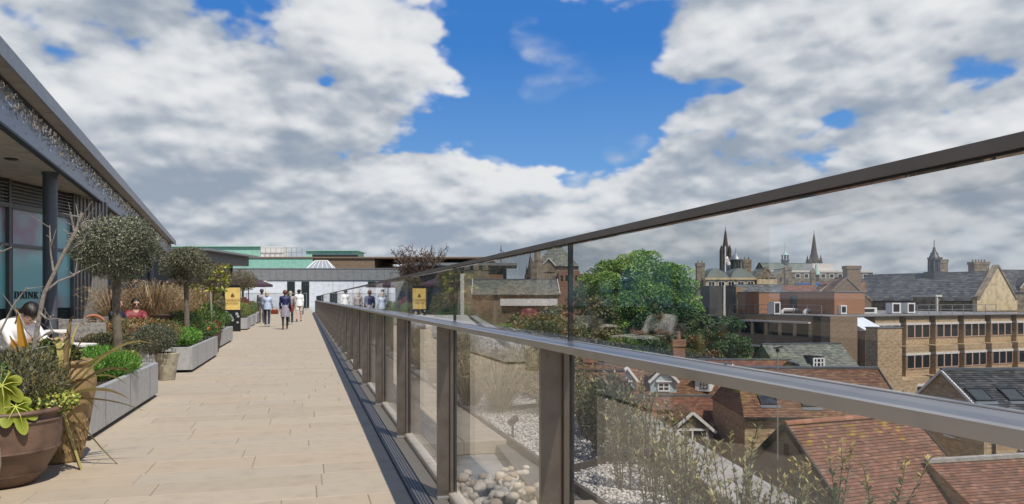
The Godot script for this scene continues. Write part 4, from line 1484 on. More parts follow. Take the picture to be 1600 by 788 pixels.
func garden_plants() -> void:
	# shrubs with upright stems in the white gravel, beyond the glass
	var protos := []
	var tone := [lin(0.15, 0.19, 0.09), lin(0.21, 0.235, 0.125), lin(0.10, 0.145, 0.06), lin(0.28, 0.28, 0.16)]
	var spots := []
	for i in 59:
		var z := -2.9 - 11.5 * pow((i + rf(0.0, 0.8)) / 59.0, 1.2)
		var x := edge_x(z) - rf(0.0, 0.85) * clampf(0.35 - z * 0.04, 0.35, 0.9)
		spots.append(Vector3(x, -0.05, z))
	var words := ["leggy shrub with narrow olive leaves", "slender shrub with pale leaf tips", "upright shrub with sparse leaves", "bushy shrub with thin stems"]
	for k in 4:
		var t := thing("gravel_shrub", words[k], "shrub", Vector3.ZERO, 0.0, "young shrubs in the white gravel bed")
		var st := MB.new()
		var lf := MB.new()
		for s in [7, 6, 5, 11][k]:
			var a := rf(0, TAU)
			var lean := rf(0.05, 0.3)
			var h := rf(0.28, 0.60)
			var p := [Vector3(cos(a), 0, sin(a)) * 0.03]
			for j in 4:
				p.append(p[-1] + (UP + Vector3(cos(a), 0, sin(a)) * lean + rdir() * 0.12) * h / 4)
			st.tube(p, [0.004, 0.0035, 0.003, 0.0025, 0.0015], 5, false)
			for j in int(h * 130):
				var u := rf(0.12, 1.0) * 3.99
				var at: Vector3 = p[int(u)].lerp(p[int(u) + 1], u - int(u))
				var b := rf(0, TAU)
				lf.col = vary(tone[rng.randi() % 4], 0.3)
				if u > 3.5:
					lf.col = vary(lin(0.30, 0.27, 0.11), 0.25)
				lf.leaf(at, Vector3(cos(b), rf(0.5, 1.3), sin(b)).normalized(), Vector3(cos(b), -0.6, sin(b)) * -1.0, rf(0.022, 0.046), rf(0.009, 0.015))
		obj("stem", st, M.bark, t)
		obj("foliage", lf, M.leaf, t)
		protos.append(t)
	for i in spots.size():
		var k := i % 4
		if i < 4:
			protos[i].position = spots[i]
			protos[i].rotation.y = rf(0, 6)
			protos[i].set_meta("label", "%s, %s from the near end of the row" % [words[k], ordinal(i)])
		else:
			dup(protos[k], spots[i], rf(0, TAU), "", rf(0.9, 1.3)).set_meta("label", "%s, %s from the near end of the row" % [words[k], ordinal(i)])
	# two taller stems standing up against the tiled roof
	for q in [[Vector3(2.66, -0.05, -2.95), 0.55, 0.42, "tall shoot with dark leaves and yellow tip before the orange tiled roof"], [Vector3(2.62, -0.05, -3.5), 0.45, 0.1, "slender leafy shoot with yellow tip before the dark brown gable"], [Vector3(2.6, -0.05, -3.15), 0.6, 0.15, "leaning shoot with reddish tip beside the tall dark leaved shoot"]]:
		var t := thing("tall_shoot", q[3], "shrub", q[0])
		var st := MB.new()
		var lf := MB.new()
		for s in 3:
			var p := [Vector3.ZERO]
			for j in 5:
				p.append(p[-1] + (UP + Vector3(q[2] * 1.0 * (s - 0.4), 0, rf(-0.2, 0.2))) * q[1] * rf(0.9, 1.1) / 5)
			st.tube(p, [0.006, 0.005, 0.004, 0.004, 0.003, 0.002], 5, false)
			for j in 52:
				var u := rf(0.8, 4.99)
				var at: Vector3 = p[int(u)].lerp(p[int(u) + 1], u - int(u))
				var b := rf(0, TAU)
				lf.col = vary(lin(0.07, 0.13, 0.05) if u < 4.0 else lin(0.36, 0.29, 0.08), 0.25)
				lf.leaf(at, Vector3(cos(b), rf(0.4, 1.2), sin(b)).normalized(), Vector3(-cos(b), 0.6, -sin(b)), rf(0.03, 0.055), rf(0.014, 0.024))
		obj("stem", st, M.bark, t)
		obj("foliage", lf, M.leaf, t)
	bush("evergreen_shrub", "dense dark evergreen shrub close to the glass beside the near post", "shrub", Vector3(2.45, -0.05, -5.6), Vector3(0.22, 0.36, 0.22), 1500, 0.055, 0.022, [lin(0.035, 0.055, 0.03), lin(0.07, 0.09, 0.045), lin(0.12, 0.13, 0.06)], 0.5)
	bush("evergreen_shrub", "smaller evergreen shrub behind the dense one in the gravel", "shrub", Vector3(2.75, -0.05, -6.6), Vector3(0.2, 0.28, 0.2), 900, 0.055, 0.02, [lin(0.05, 0.07, 0.03), lin(0.1, 0.11, 0.05)], 0.6)
	var straw := [lin(0.34, 0.27, 0.14), lin(0.26, 0.2, 0.1), lin(0.4, 0.33, 0.2), lin(0.2, 0.19, 0.08)]
	var gn := "straw grasses in the gravel bed beyond the glass"
	var i := 0
	var gw := ["loose straw grass clump in the gravel", "dense straw grass tuft", "pale feathery grass in the gravel", "tall dry grass clump"]
	for z in [-8.4, -9.2, -10.0, -10.8, -11.6, -12.6, -13.8, -15.2, -17.0, -19.0, -21.5, -24.5]:
		for k in 2:
			grass_clump("straw_grass", "%s, %s going away from the spike light" % [gw[(i + k * 2) % 4], ordinal(i)], Vector3(2.1 + k * 0.6 * (1.0 - z * 0.05) + rf(-0.2, 0.2), -0.05, z + rf(-0.3, 0.3)), rf(0.45, 0.75), 0.62, 300, straw, 0.004, gn, 0.2)
			i += 1
	for q in [[2.4, -27.0, "first"], [3.2, -31.0, "second"], [2.6, -36.0, "third"]]:
		bush("garden_shrub", "green shrub massed in the garden bed, %s beyond the straw grasses" % q[2], "shrub", Vector3(q[0], -0.05, q[1]), Vector3(0.6, 0.5, 1.6), 2600, 0.09, 0.035, [lin(0.07, 0.13, 0.03), lin(0.12, 0.2, 0.05)], 0.5, "far shrubs in the garden bed")
	# spike light
	var t := thing("spike_light", "small black spotlight on a spike at the edge of the gravel", "spotlight", Vector3(1.93, -0.05, -6.85), 0.5)
	var b := MB.new()
	b.tube([Vector3(0, 0, 0), Vector3(0, 0.13, 0)], [0.012, 0.012], 8)
	obj("spike", b, M.dark_metal, t)
	b = MB.new()
	b.tube([Vector3(-0.05, 0.16, 0.02), Vector3(0.06, 0.18, -0.02)], [0.032, 0.034], 12)
	obj("lamp_head", b, M.dark_metal, t)
	b = MB.new()
	b.tube([Vector3(0.061, 0.1802, -0.0204), Vector3(0.064, 0.181, -0.0215)], [0.026, 0.026], 12)
	obj("lens", b, M.steel, t)


# ---------------------------------------------------------------- people

func nets(bones: Array, cell: float, k: float, pal: Array) -> MB:
	# one smooth skin round tapered bones [a, b, radius a, radius b, colour]: smooth union on a grid, meshed as surface nets
	var lo := Vector3.ONE * 1e9
	var hi := -lo
	for q in bones:
		for e in [[q[0], q[2]], [q[1], q[3]]]:
			var m: Vector3 = Vector3.ONE * (e[1] + cell * 3)
			lo = lo.min(e[0] - m)
			hi = hi.max(e[0] + m)
	var nx := int((hi.x - lo.x) / cell) + 2
	var ny := int((hi.y - lo.y) / cell) + 2
	var nz := int((hi.z - lo.z) / cell) + 2
	var acc := PackedFloat32Array()
	acc.resize(nx * ny * nz)
	var best := PackedFloat32Array()
	best.resize(nx * ny * nz)
	best.fill(1e9)
	var who := PackedByteArray()
	who.resize(nx * ny * nz)
	for q in bones:
		var a: Vector3 = q[0]
		var b: Vector3 = q[1]
		var ra: float = q[2]
		var rb: float = q[3]
		var m := Vector3.ONE * (maxf(ra, rb) + cell * 2.5)
		var l := (a.min(b) - m - lo) / cell
		var h := (a.max(b) + m - lo) / cell
		var ab := b - a
		var ll := maxf(ab.length_squared(), 1e-9)
		for z in range(maxi(0, int(l.z)), mini(nz, int(h.z) + 1)):
			for y in range(maxi(0, int(l.y)), mini(ny, int(h.y) + 1)):
				for x in range(maxi(0, int(l.x)), mini(nx, int(h.x) + 1)):
					var p := lo + Vector3(x, y, z) * cell
					var t := clampf((p - a).dot(ab) / ll, 0.0, 1.0)
					var d := p.distance_to(a + ab * t) - lerpf(ra, rb, t)
					var i := (z * ny + y) * nx + x
					acc[i] += exp(-k * d)
					if d < best[i]:
						best[i] = d
						who[i] = q[4]
	# field: negative inside
	for i in acc.size():
		acc[i] = 1.0 if acc[i] <= 0.0 else -log(acc[i]) / k
	var id := PackedInt32Array()
	id.resize(acc.size())
	id.fill(-1)
	var pos := PackedVector3Array()
	var cols := PackedColorArray()
	var off := [0, 1, nx, nx + 1, nx * ny, nx * ny + 1, nx * ny + nx, nx * ny + nx + 1]
	var edges := [[0, 1], [2, 3], [4, 5], [6, 7], [0, 2], [1, 3], [4, 6], [5, 7], [0, 4], [1, 5], [2, 6], [3, 7]]
	for z in nz - 1:
		for y in ny - 1:
			for x in nx - 1:
				var i := (z * ny + y) * nx + x
				var inside := 0
				for o in 8:
					if acc[i + off[o]] < 0.0:
						inside += 1
				if inside == 0 or inside == 8:
					continue
				var sum := Vector3.ZERO
				var n := 0
				for e in edges:
					var fa := acc[i + off[e[0]]]
					var fb := acc[i + off[e[1]]]
					if (fa < 0.0) != (fb < 0.0):
						var t := fa / (fa - fb)
						var pa := Vector3(e[0] & 1, (e[0] >> 1) & 1, e[0] >> 2)
						var pb := Vector3(e[1] & 1, (e[1] >> 1) & 1, e[1] >> 2)
						sum += pa.lerp(pb, t)
						n += 1
				id[i] = pos.size()
				pos.append(lo + (Vector3(x, y, z) + sum / n) * cell)
				var bi := i
				for o in 8:
					if best[i + off[o]] < best[bi]:
						bi = i + off[o]
				cols.append(pal[who[bi]])
	var nor := PackedVector3Array()
	nor.resize(pos.size())
	var quads := []
	var step := [1, nx, nx * ny]
	for z in range(1, nz - 1):
		for y in range(1, ny - 1):
			for x in range(1, nx - 1):
				var i := (z * ny + y) * nx + x
				for ax in 3:
					var f0 := acc[i] < 0.0
					if f0 == (acc[i + step[ax]] < 0.0):
						continue
					var u: int = step[(ax + 1) % 3]
					var w: int = step[(ax + 2) % 3]
					var q := [id[i], id[i - u], id[i - u - w], id[i - w]]
					if q.min() < 0:
						continue
					if f0:
						q.reverse()
					quads.append(q)
					var m := (pos[q[2]] - pos[q[0]]).cross(pos[q[1]] - pos[q[0]])
					for j in 4:
						nor[q[j]] += m
	var out := MB.new()
	for q in quads:
		for t in [[q[0], q[1], q[2]], [q[0], q[2], q[3]]]:
			for j in t:
				out.v.append(pos[j])
				out.n.append(nor[j].normalized())
				out.c.append(cols[j])
	return out


var hand_mesh: MB
var head_mesh: MB
const SKIN := 0


func body_bits() -> void:
	# a relaxed right hand: wrist at the origin, fingers pointing down -y, palm towards -x, thumb forward (-z)
	var h := [[Vector3(0, 0.02, 0), Vector3(0, -0.02, 0), 0.022, 0.024, 0]]
	for f in 4:
		var z := -0.028 + f * 0.0185
		h.append([Vector3(0, -0.015, z * 0.5), Vector3(-0.003, -0.085, z), 0.014, 0.0115, 0])
		var l: float = [0.040, 0.046, 0.043, 0.033][f]
		var p := Vector3(-0.003, -0.088, z)
		var a := p + Vector3(-0.004, -l, 0)
		var b := a + Vector3(-0.014, -l * 0.6, 0)
		var c := b + Vector3(-0.016, -l * 0.35, 0)
		h.append([p, a, 0.0092, 0.0086, 0])
		h.append([a, b, 0.0086, 0.0080, 0])
		h.append([b, c, 0.0080, 0.0068, 0])
	h.append([Vector3(0, -0.02, -0.018), Vector3(-0.012, -0.055, -0.046), 0.014, 0.0105, 0])
	h.append([Vector3(-0.012, -0.055, -0.046), Vector3(-0.02, -0.082, -0.055), 0.010, 0.0085, 0])
	hand_mesh = nets(h, 0.005, 420.0, [Color.WHITE])
	# a head facing -z, neck at the origin
	var e := [[Vector3(0, 0.03, 0.0), Vector3(0, 0.10, -0.005), 0.052, 0.056, 0], [Vector3(0, 0.175, 0.018), Vector3(0, 0.18, -0.025), 0.082, 0.075, 0], [Vector3(0, 0.135, -0.03), Vector3(0, 0.075, -0.055), 0.062, 0.036, 0],
		[Vector3(0, 0.155, -0.092), Vector3(0, 0.118, -0.112), 0.010, 0.014, 0], [Vector3(-0.022, 0.083, -0.085), Vector3(0.022, 0.083, -0.085), 0.010, 0.010, 1], [Vector3(-0.05, 0.17, -0.072), Vector3(0.05, 0.17, -0.072), 0.016, 0.016, 0],
		[Vector3(-0.083, 0.15, 0.0), Vector3(-0.083, 0.12, -0.004), 0.016, 0.010, 0], [Vector3(0.083, 0.15, 0.0), Vector3(0.083, 0.12, -0.004), 0.016, 0.010, 0], [Vector3(-0.032, 0.147, -0.083), Vector3(-0.032, 0.147, -0.085), 0.012, 0.012, 2], [Vector3(0.032, 0.147, -0.083), Vector3(0.032, 0.147, -0.085), 0.012, 0.012, 2]]
	head_mesh = nets(e, 0.0085, 160.0, [Color(1, 1, 1), Color(0.7, 0.35, 0.32), Color(0.12, 0.1, 0.1)])


func person(label: String, at: Vector3, yaw: float, tall: float, pose: Dictionary, look: Dictionary, group := "") -> Node3D:
	var t := thing("person", label, "person", at, yaw, group)
	var pal := [look.skin, look.top, look.low, look.get("shoe", lin(0.5, 0.5, 0.5)), look.get("sleeve", look.top), look.get("shin", look.skin), look.get("forearm", look.skin)]
	var s := tall / 1.75
	var seat: bool = pose.get("seat", false)
	var hip := 0.93 if not seat else 0.5
	var lean: float = pose.get("lean", 0.03)
	var P := Vector3(0, hip, 0)
	var chest := P + Vector3(0, 0.36 * cos(lean), -0.36 * sin(lean))
	var neck := P + Vector3(0, 0.53 * cos(lean), -0.53 * sin(lean))
	var wide: float = pose.get("wide", 1.0)
	var bones := [[P + Vector3(-0.07 * wide, 0.0, 0), P + Vector3(0.07 * wide, 0.0, 0), 0.115 * wide, 0.115 * wide, 2], [P + Vector3(0, 0.10, 0), chest, 0.125 * wide, 0.135 * wide, 1], [chest + Vector3(-0.07, 0.03, 0), chest + Vector3(0.07, 0.03, 0), 0.115 * wide, 0.115 * wide, 1], [chest + Vector3(-0.13, 0.115, 0), chest + Vector3(0.13, 0.115, 0), 0.062, 0.062, 1], [neck + Vector3(0, -0.03, 0), neck + Vector3(0, 0.04, -0.01), 0.055, 0.05, 0]]
	bones[1][0] += Vector3(-0.001, 0, 0)
	var ends := []
	for side in [-1.0, 1.0]:
		var sw: float = pose.get("stride", 0.0) * side
		var th: float = sw if not seat else 1.45
		var kb: float = maxf(0.08, -sw * 1.3) if not seat else 1.45
		var h := P + Vector3(side * 0.09, -0.02, 0)
		var kn := h + Vector3(side * 0.01, -cos(th), -sin(th)) * 0.44
		var an := kn + Vector3(0, -cos(th - kb), -sin(th - kb)) * 0.42
		bones.append([h, kn, 0.088 * wide, 0.058, 2])
		bones.append([kn, an, 0.055 if look.get("shin_wide", false) == false else 0.062, 0.038 if look.get("shin_wide", false) == false else 0.055, 5])
		var pitch: float = 0.0 if sw >= -0.05 or seat else 0.5
		var ft := Vector3(0, -sin(pitch), -cos(pitch))
		bones.append([an + Vector3(0, -0.035, 0.03), an + Vector3(0, -0.045, 0) + ft * 0.15, 0.038, 0.03, 3])
		var sh := chest + Vector3(side * 0.185, 0.10, 0)
		var aa: float = pose.get("arm", [0.15, 0.15])[0 if side < 0 else 1]
		var bb: float = pose.get("bend", [0.3, 0.3])[0 if side < 0 else 1]
		var el := sh + Vector3(side * 0.10, -cos(aa), -sin(aa)).normalized() * 0.29
		var wr := el + Vector3(side * 0.02, -cos(aa + bb), -sin(aa + bb)).normalized() * 0.25
		bones.append([sh, el, 0.058, 0.046, 4])
		bones.append([el, wr, 0.043, 0.03, 6])
		ends.append([el, wr, side])
	var m := nets(bones, 0.021, 60.0, pal)
	# the foot on the ground decides the height
	var low := 1e9
	for p in m.v:
		low = minf(low, p.y)
	for e in ends:
		var d: Vector3 = (e[1] - e[0]).normalized()
		var z := Vector3.RIGHT.cross(-d).normalized()
		var x: Vector3 = (-d).cross(z) * e[2]
		var order := [0, 1, 2] if e[2] > 0 else [0, 2, 1]
		for i in hand_mesh.v.size() / 3:
			for j in order:
				var q := hand_mesh.v[i * 3 + j]
				var n := hand_mesh.n[i * 3 + j]
				m.v.append(x * q.x - d * q.y + z * q.z + e[1])
				m.n.append(x * n.x - d * n.y + z * n.z)
				m.c.append(look.skin)
	var hb := Basis.from_euler(Vector3(-pose.get("nod", 0.0), pose.get("turn", 0.0), 0))
	for i in head_mesh.v.size():
		m.v.append(hb * head_mesh.v[i] + neck)
		m.n.append(hb * head_mesh.n[i])
		m.c.append(look.skin * head_mesh.c[i])
	var sc := Transform3D(Basis().scaled(Vector3.ONE * s), Vector3(0, -low * s, 0))
	for i in m.v.size():
		m.v[i] = sc * m.v[i]
	obj("body", m, M.skin, t)
	# hair
	var hr := []
	var hc := hb * Vector3(0, 0.19, 0.02) + neck
	hr.append([hc + hb * Vector3(0, 0.012, -0.03), hc + hb * Vector3(0, 0.0, 0.02), 0.083, 0.088, 0])
	hr.append([hc + hb * Vector3(-0.045, -0.03, 0.01), hc + hb * Vector3(0.045, -0.03, 0.01), 0.052, 0.052, 0])
	hr.append([hc + hb * Vector3(0, 0.0, 0.03), hc + hb * Vector3(0, -0.07 - look.get("hair_len", 0.0), 0.045), 0.075, 0.05 + look.get("hair_len", 0.0) * 0.15, 0])
	if look.get("bun", false):
		hr.append([hc + hb * Vector3(0, -0.02, 0.09), hc + hb * Vector3(0, -0.03, 0.105), 0.05, 0.045, 0])
	if look.has("hair"):
		var hm := nets(hr, 0.016, 90.0, [Color.WHITE])
		var count := hm.v.size()
		for i in 420:
			var j := rng.randi() % count
			var n := hm.n[j]
			var dn := (Vector3(rf(-0.5, 0.5), -0.9, rf(-0.3, 0.7)) + rdir() * 0.35)
			dn = (dn - n * dn.dot(n) * 0.85).normalized()
			hm.leaf(hm.v[j] + n * 0.002, dn, n, rf(0.03, 0.06), 0.008)
		for i in hm.v.size():
			hm.v[i] = sc * hm.v[i]
		obj("hair", hm, M[look.hair], t)
	if look.has("skirt"):
		var b := MB.new()
		b.xf = sc
		var z: float = pose.get("stride", 0.0) * 0.12
		b.lathe([Vector2(0.20, 0.52), Vector2(0.205, 0.60), Vector2(0.19, 0.8), Vector2(0.155, 0.98), Vector2(0.135, 1.06)], 28, Vector3(0, 0, 0), 0.05)
		obj("skirt", b, M[look.skirt], t)
	if look.has("shorts"):
		var b := MB.new()
		b.xf = sc
		for side in [-1.0, 1.0]:
			var sw: float = pose.get("stride", 0.0) * side
			var a := Vector3(side * 0.085, 0.93, 0)
			b.tube([a, a + Vector3(side * 0.02, -cos(sw), -sin(sw)) * 0.36], [0.125, 0.10], 16)
		obj("shorts", b, M[look.shorts], t)
	if look.has("shirt_tail"):
		var b := MB.new()
		b.xf = sc
		b.lathe([Vector2(0.185, hip - 0.10), Vector2(0.18, hip + 0.02), Vector2(0.165, hip + 0.16), Vector2(0.15, hip + 0.25)], 28, Vector3.ZERO, 0.04)
		obj("shirt_tail", b, M[look.shirt_tail], t)
	t.set_meta("hold", [sc * ends[0][1], sc * ends[1][1], sc * neck, sc * (hb * Vector3(0, 0.15, -0.09) + neck), sc * hc])
	return t


func chair(label: String, at: Vector3, yaw: float, m: Material) -> void:
	var t := thing("terrace_chair", label, "chair", at, yaw, "chairs on the terrace")
	for x in [-1.0, 1.0]:
		for z in [-1.0, 1.0]:
			var b := MB.new()
			b.bar(Vector3(x * 0.21, 0.44 if z < 0 else 0.92, z * 0.2), Vector3(x * 0.22, 0, z * 0.22), 0.05, 0.04)
			obj("leg", b, m, t)
	var b := MB.new()
	for k in 5:
		b.slab(Vector3(-0.23, 0.44, -0.23 + k * 0.092), Vector3(0.23, 0.465, -0.15 + k * 0.092), 0.004)
	obj("seat", b, m, t)
	b = MB.new()
	b.slab(Vector3(-0.25, 0.70, 0.20), Vector3(0.25, 0.92, 0.245), 0.006)
	b.box(Vector3(-0.2, 0.52, 0.205), Vector3(0.2, 0.58, 0.235))
	obj("backrest", b, m, t)


func cafe_table(label: String, at: Vector3, yaw: float, top: Material, w: float) -> void:
	var t := thing("terrace_table", label, "table", at, yaw, "tables on the terrace")
	var b := MB.new()
	b.slab(Vector3(-w / 2, 0.72, -0.35), Vector3(w / 2, 0.755, 0.35), 0.006)
	obj("tabletop", b, top, t)
	for x in [-1.0, 1.0]:
		for z in [-1.0, 1.0]:
			b = MB.new()
			b.box(Vector3(x * (w / 2 - 0.06) - 0.025, 0, z * 0.29 - 0.025), Vector3(x * (w / 2 - 0.06) + 0.025, 0.719, z * 0.29 + 0.025))
			obj("leg", b, M.dark_metal, t)


func bag(label: String, at: Vector3, size: Vector3, m: Material, yaw := 0.0) -> void:
	var t := thing("shoulder_bag", label, "bag", at, yaw)
	var b := MB.new()
	b.slab(Vector3(-size.x / 2, -size.y, -size.z / 2), Vector3(size.x / 2, 0, size.z / 2), minf(size.x, size.z) * 0.35)
	b.slab(Vector3(-size.x * 0.4, -size.y * 0.7, size.z * 0.5), Vector3(size.x * 0.4, -size.y * 0.15, size.z * 0.58), 0.01)
	obj("body", b, m, t)
	b = MB.new()
	var p := []
	var r := []
	for k in 9:
		var a := PI * k / 8.0
		p.append(Vector3(cos(a) * size.x * 0.35, -size.y * 0.12 + sin(a) * size.y * 0.7, 0))
		r.append(0.008)
	b.tube(p, r, 6)
	obj("strap", b, m, t)


func people() -> void:
	body_bits()
	var pale := lin(0.50, 0.32, 0.24)
	var chk := mat("patterned_skirt", Color.WHITE, 0.85, 0, noise_tex(0.09, 77, 1, [lin(0.05, 0.06, 0.14), lin(0.06, 0.06, 0.15), lin(0.5, 0.47, 0.52), lin(0.55, 0.52, 0.55)], 256), 0.7)
	mat("cream_cloth", lin(0.62, 0.58, 0.50), 0.9)
	mat("light_blue_cloth", lin(0.42, 0.52, 0.68), 0.9)
	mat("white_cloth", lin(0.78, 0.79, 0.80), 0.9)
	mat("navy_cloth", lin(0.015, 0.025, 0.12), 0.9)
	# the walkers
	var a := person("woman with auburn bun, navy cardigan and patterned skirt, walking away", Vector3(-0.83, 0, -32.6), 0.06, 1.64, {"stride": 0.18, "arm": [0.1, -0.12], "bend": [0.25, 0.9]}, {"skin": pale, "top": lin(0.012, 0.018, 0.085), "low": lin(0.02, 0.02, 0.03), "shin": lin(0.012, 0.012, 0.015), "forearm": lin(0.012, 0.018, 0.085), "shoe": lin(0.16, 0.05, 0.03), "hair": "hair_auburn", "bun": true, "skirt": "patterned_skirt"})
	bag("red leather bag on the arm of the woman in the navy cardigan", Vector3(-0.57, 0.98, -32.72), Vector3(0.11, 0.24, 0.26), M.red_leather, 0.3)
	person("blonde woman in light blue shirt and navy jeans, walking away", Vector3(-1.70, 0, -35.8), -0.05, 1.58, {"stride": -0.14, "arm": [0.15, 0.35], "bend": [0.2, 0.6]}, {"skin": pale, "top": lin(0.42, 0.52, 0.68), "low": lin(0.02, 0.03, 0.07), "shin": lin(0.02, 0.03, 0.07), "shin_wide": true, "forearm": lin(0.42, 0.52, 0.68), "shoe": lin(0.6, 0.58, 0.55), "hair": "hair_blonde", "hair_len": 0.05, "shirt_tail": "light_blue_cloth"})
	bag("red and brown bag hanging from the arm of the woman in light blue", Vector3(-1.38, 0.80, -36.0), Vector3(0.32, 0.22, 0.13), M.red_leather, -0.2)
	person("man in white long sleeved shirt and cream shorts beside the balustrade", Vector3(-0.35, 0, -43.2), -0.08, 1.80, {"stride": 0.2, "arm": [0.1, -0.1], "bend": [0.5, 0.2]}, {"skin": pale, "top": lin(0.78, 0.79, 0.80), "low": lin(0.62, 0.58, 0.50), "forearm": lin(0.78, 0.79, 0.80), "shoe": lin(0.05, 0.03, 0.025), "hair": "hair_dark", "shorts": "cream_cloth", "shirt_tail": "white_cloth"})
	var cap := person("man in black cap, checked shirt and grey trousers walking towards us", Vector3(-2.22, 0, -41.0), PI + 0.15, 1.74, {"stride": 0.12, "arm": [0.1, 0.2], "bend": [0.25, 0.3], "wide": 1.08}, {"skin": lin(0.10, 0.06, 0.04), "top": lin(0.30, 0.29, 0.31), "low": lin(0.11, 0.105, 0.10), "shin": lin(0.11, 0.105, 0.10), "shin_wide": true, "sleeve": lin(0.02, 0.02, 0.022), "forearm": lin(0.02, 0.02, 0.022), "shoe": lin(0.05, 0.05, 0.05)})
	var b := MB.new()
	var hd: Array = cap.get_meta("hold")
	b.lathe([Vector2(0.098, -0.01), Vector2(0.10, 0.03), Vector2(0.085, 0.08), Vector2(0.04, 0.105), Vector2(0.0, 0.11)], 18, hd[4])
	b.cbox(hd[4] + Vector3(0, 0.0, -0.13), Vector3(0.15, 0.012, 0.1))
	obj("cap", b, M.rubber, cap)
	b = MB.new()
	for k in 5:
		b.box(Vector3(-0.15 + k * 0.07, 1.0, -0.158), Vector3(-0.14 + k * 0.07, 1.40, -0.15))
	for k in 5:
		b.box(Vector3(-0.16, 1.04 + k * 0.08, -0.1595), Vector3(0.16, 1.05 + k * 0.08, -0.1515))
	obj("check_shirt", b, M.rubber, cap)
	person("fair haired woman mostly hidden in front of the woman in navy", Vector3(-0.72, 0, -38.2), 0.1, 1.62, {"stride": 0.1}, {"skin": pale, "top": lin(0.3, 0.26, 0.25), "low": lin(0.04, 0.04, 0.05), "shin": lin(0.04, 0.04, 0.05), "shin_wide": true, "hair": "hair_blonde", "hair_len": 0.08})
	# at the tables
	var man := person("dark haired person in white shirt leaning forward at a table", Vector3(-3.42, 0, -10.15), -2.2, 1.74, {"seat": true, "lean": 0.42, "nod": 1.05, "arm": [0.7, 0.7], "bend": [1.0, 1.0]}, {"skin": pale, "top": lin(0.72, 0.71, 0.72), "low": lin(0.08, 0.08, 0.1), "shin": lin(0.08, 0.08, 0.1), "shin_wide": true, "hair": "hair_dark"})
	chair("grey wooden chair under the person in the white shirt", Vector3(-3.42, 0, -10.2), -2.2, M.weathered_wood)
	cafe_table("pale cafe table in front of the person in the white shirt", Vector3(-2.95, 0, -10.0), -2.2 + PI / 2, M.white_paint, 0.7)
	person("seated woman with long dark hair and navy top beside the ball tree trunk", Vector3(-3.84, 0, -17.1), -1.9, 1.68, {"seat": true, "lean": 0.08, "arm": [0.6, 0.6], "bend": [0.9, 0.9]}, {"skin": pale, "top": lin(0.012, 0.016, 0.04), "low": lin(0.02, 0.02, 0.03), "shin": lin(0.02, 0.02, 0.03), "forearm": lin(0.012, 0.016, 0.04), "shin_wide": true, "hair": "hair_dark", "hair_len": 0.2})
	chair("grey wooden chair under the woman with long dark hair", Vector3(-3.84, 0, -17.1), -1.9, M.weathered_wood)
	var sg := person("seated person in sunglasses and red top facing the walkway", Vector3(-3.62, 0, -17.9), -2.75, 1.66, {"seat": true, "lean": 0.1, "arm": [0.7, 0.7], "bend": [1.0, 1.0]}, {"skin": pale, "top": lin(0.20, 0.018, 0.03), "low": lin(0.05, 0.05, 0.08), "shin": lin(0.05, 0.05, 0.08), "hair": "hair_dark", "shin_wide": true})
	hd = sg.get_meta("hold")
	b = MB.new()
	for x in [-0.033, 0.033]:
		b.ball(hd[3] + Vector3(x, 0.0, -0.01), Vector3(0.03, 0.022, 0.012), 10, 6)
	b.cbox(hd[3] + Vector3(0, 0.006, -0.004), Vector3(0.15, 0.008, 0.006))
	obj("sunglasses", b, M.rubber, sg)
	chair("grey wooden chair under the person in sunglasses", Vector3(-3.62, 0, -17.9), -2.75, M.weathered_wood)
	# empty seats
	chair("weathered grey wooden chair with thick back rail, left of the trunk", Vector3(-3.32, 0, -13.15), 0.15, M.weathered_wood)
	cafe_table("white topped table just beyond the weathered wooden chair", Vector3(-3.9, 0, -14.4), 0.1, M.white_paint, 0.9)
	chair("grey wooden chair on the far side of the white topped table", Vector3(-4.2, 0, -15.2), 3.0, M.weathered_wood)
	var rc := thing("wicker_chair", "round backed wicker chair with a rust coloured throw", "chair", Vector3(-4.15, 0, -16.5), 0.4)
	b = MB.new()
	for k in 8:
		var p := []
		var r := []
		for j in 11:
			var an := PI * j / 10.0
			p.append(Vector3(cos(an) * (0.30 - k * 0.024), 0.5 + sin(an) * (0.46 - k * 0.045), 0.24 - k * 0.006))
			r.append(0.014 if k == 0 else 0.006)
		b.tube(p, r, 6)
	obj("backrest", b, M.wicker, rc)
	b = MB.new()
	b.lathe([Vector2(0.2, 0.0), Vector2(0.24, 0.2), Vector2(0.29, 0.44), Vector2(0.0, 0.46)], 18)
	obj("seat", b, M.wicker, rc)
	b = MB.new()
	var th := []
	for j in 9:
		var an := PI * (0.12 + 0.5 * j / 8.0)
		th.append(Vector3(cos(an) * 0.31, 0.5 + sin(an) * 0.47, 0.25))
	b.tube(th, [0.02, 0.026, 0.03, 0.026, 0.032, 0.028, 0.026, 0.022, 0.016], 8)
	b.slab(Vector3(-0.22, 0.462, -0.2), Vector3(0.24, 0.53, 0.2), 0.02)
	obj("throw", b, M.rust_cloth, rc)
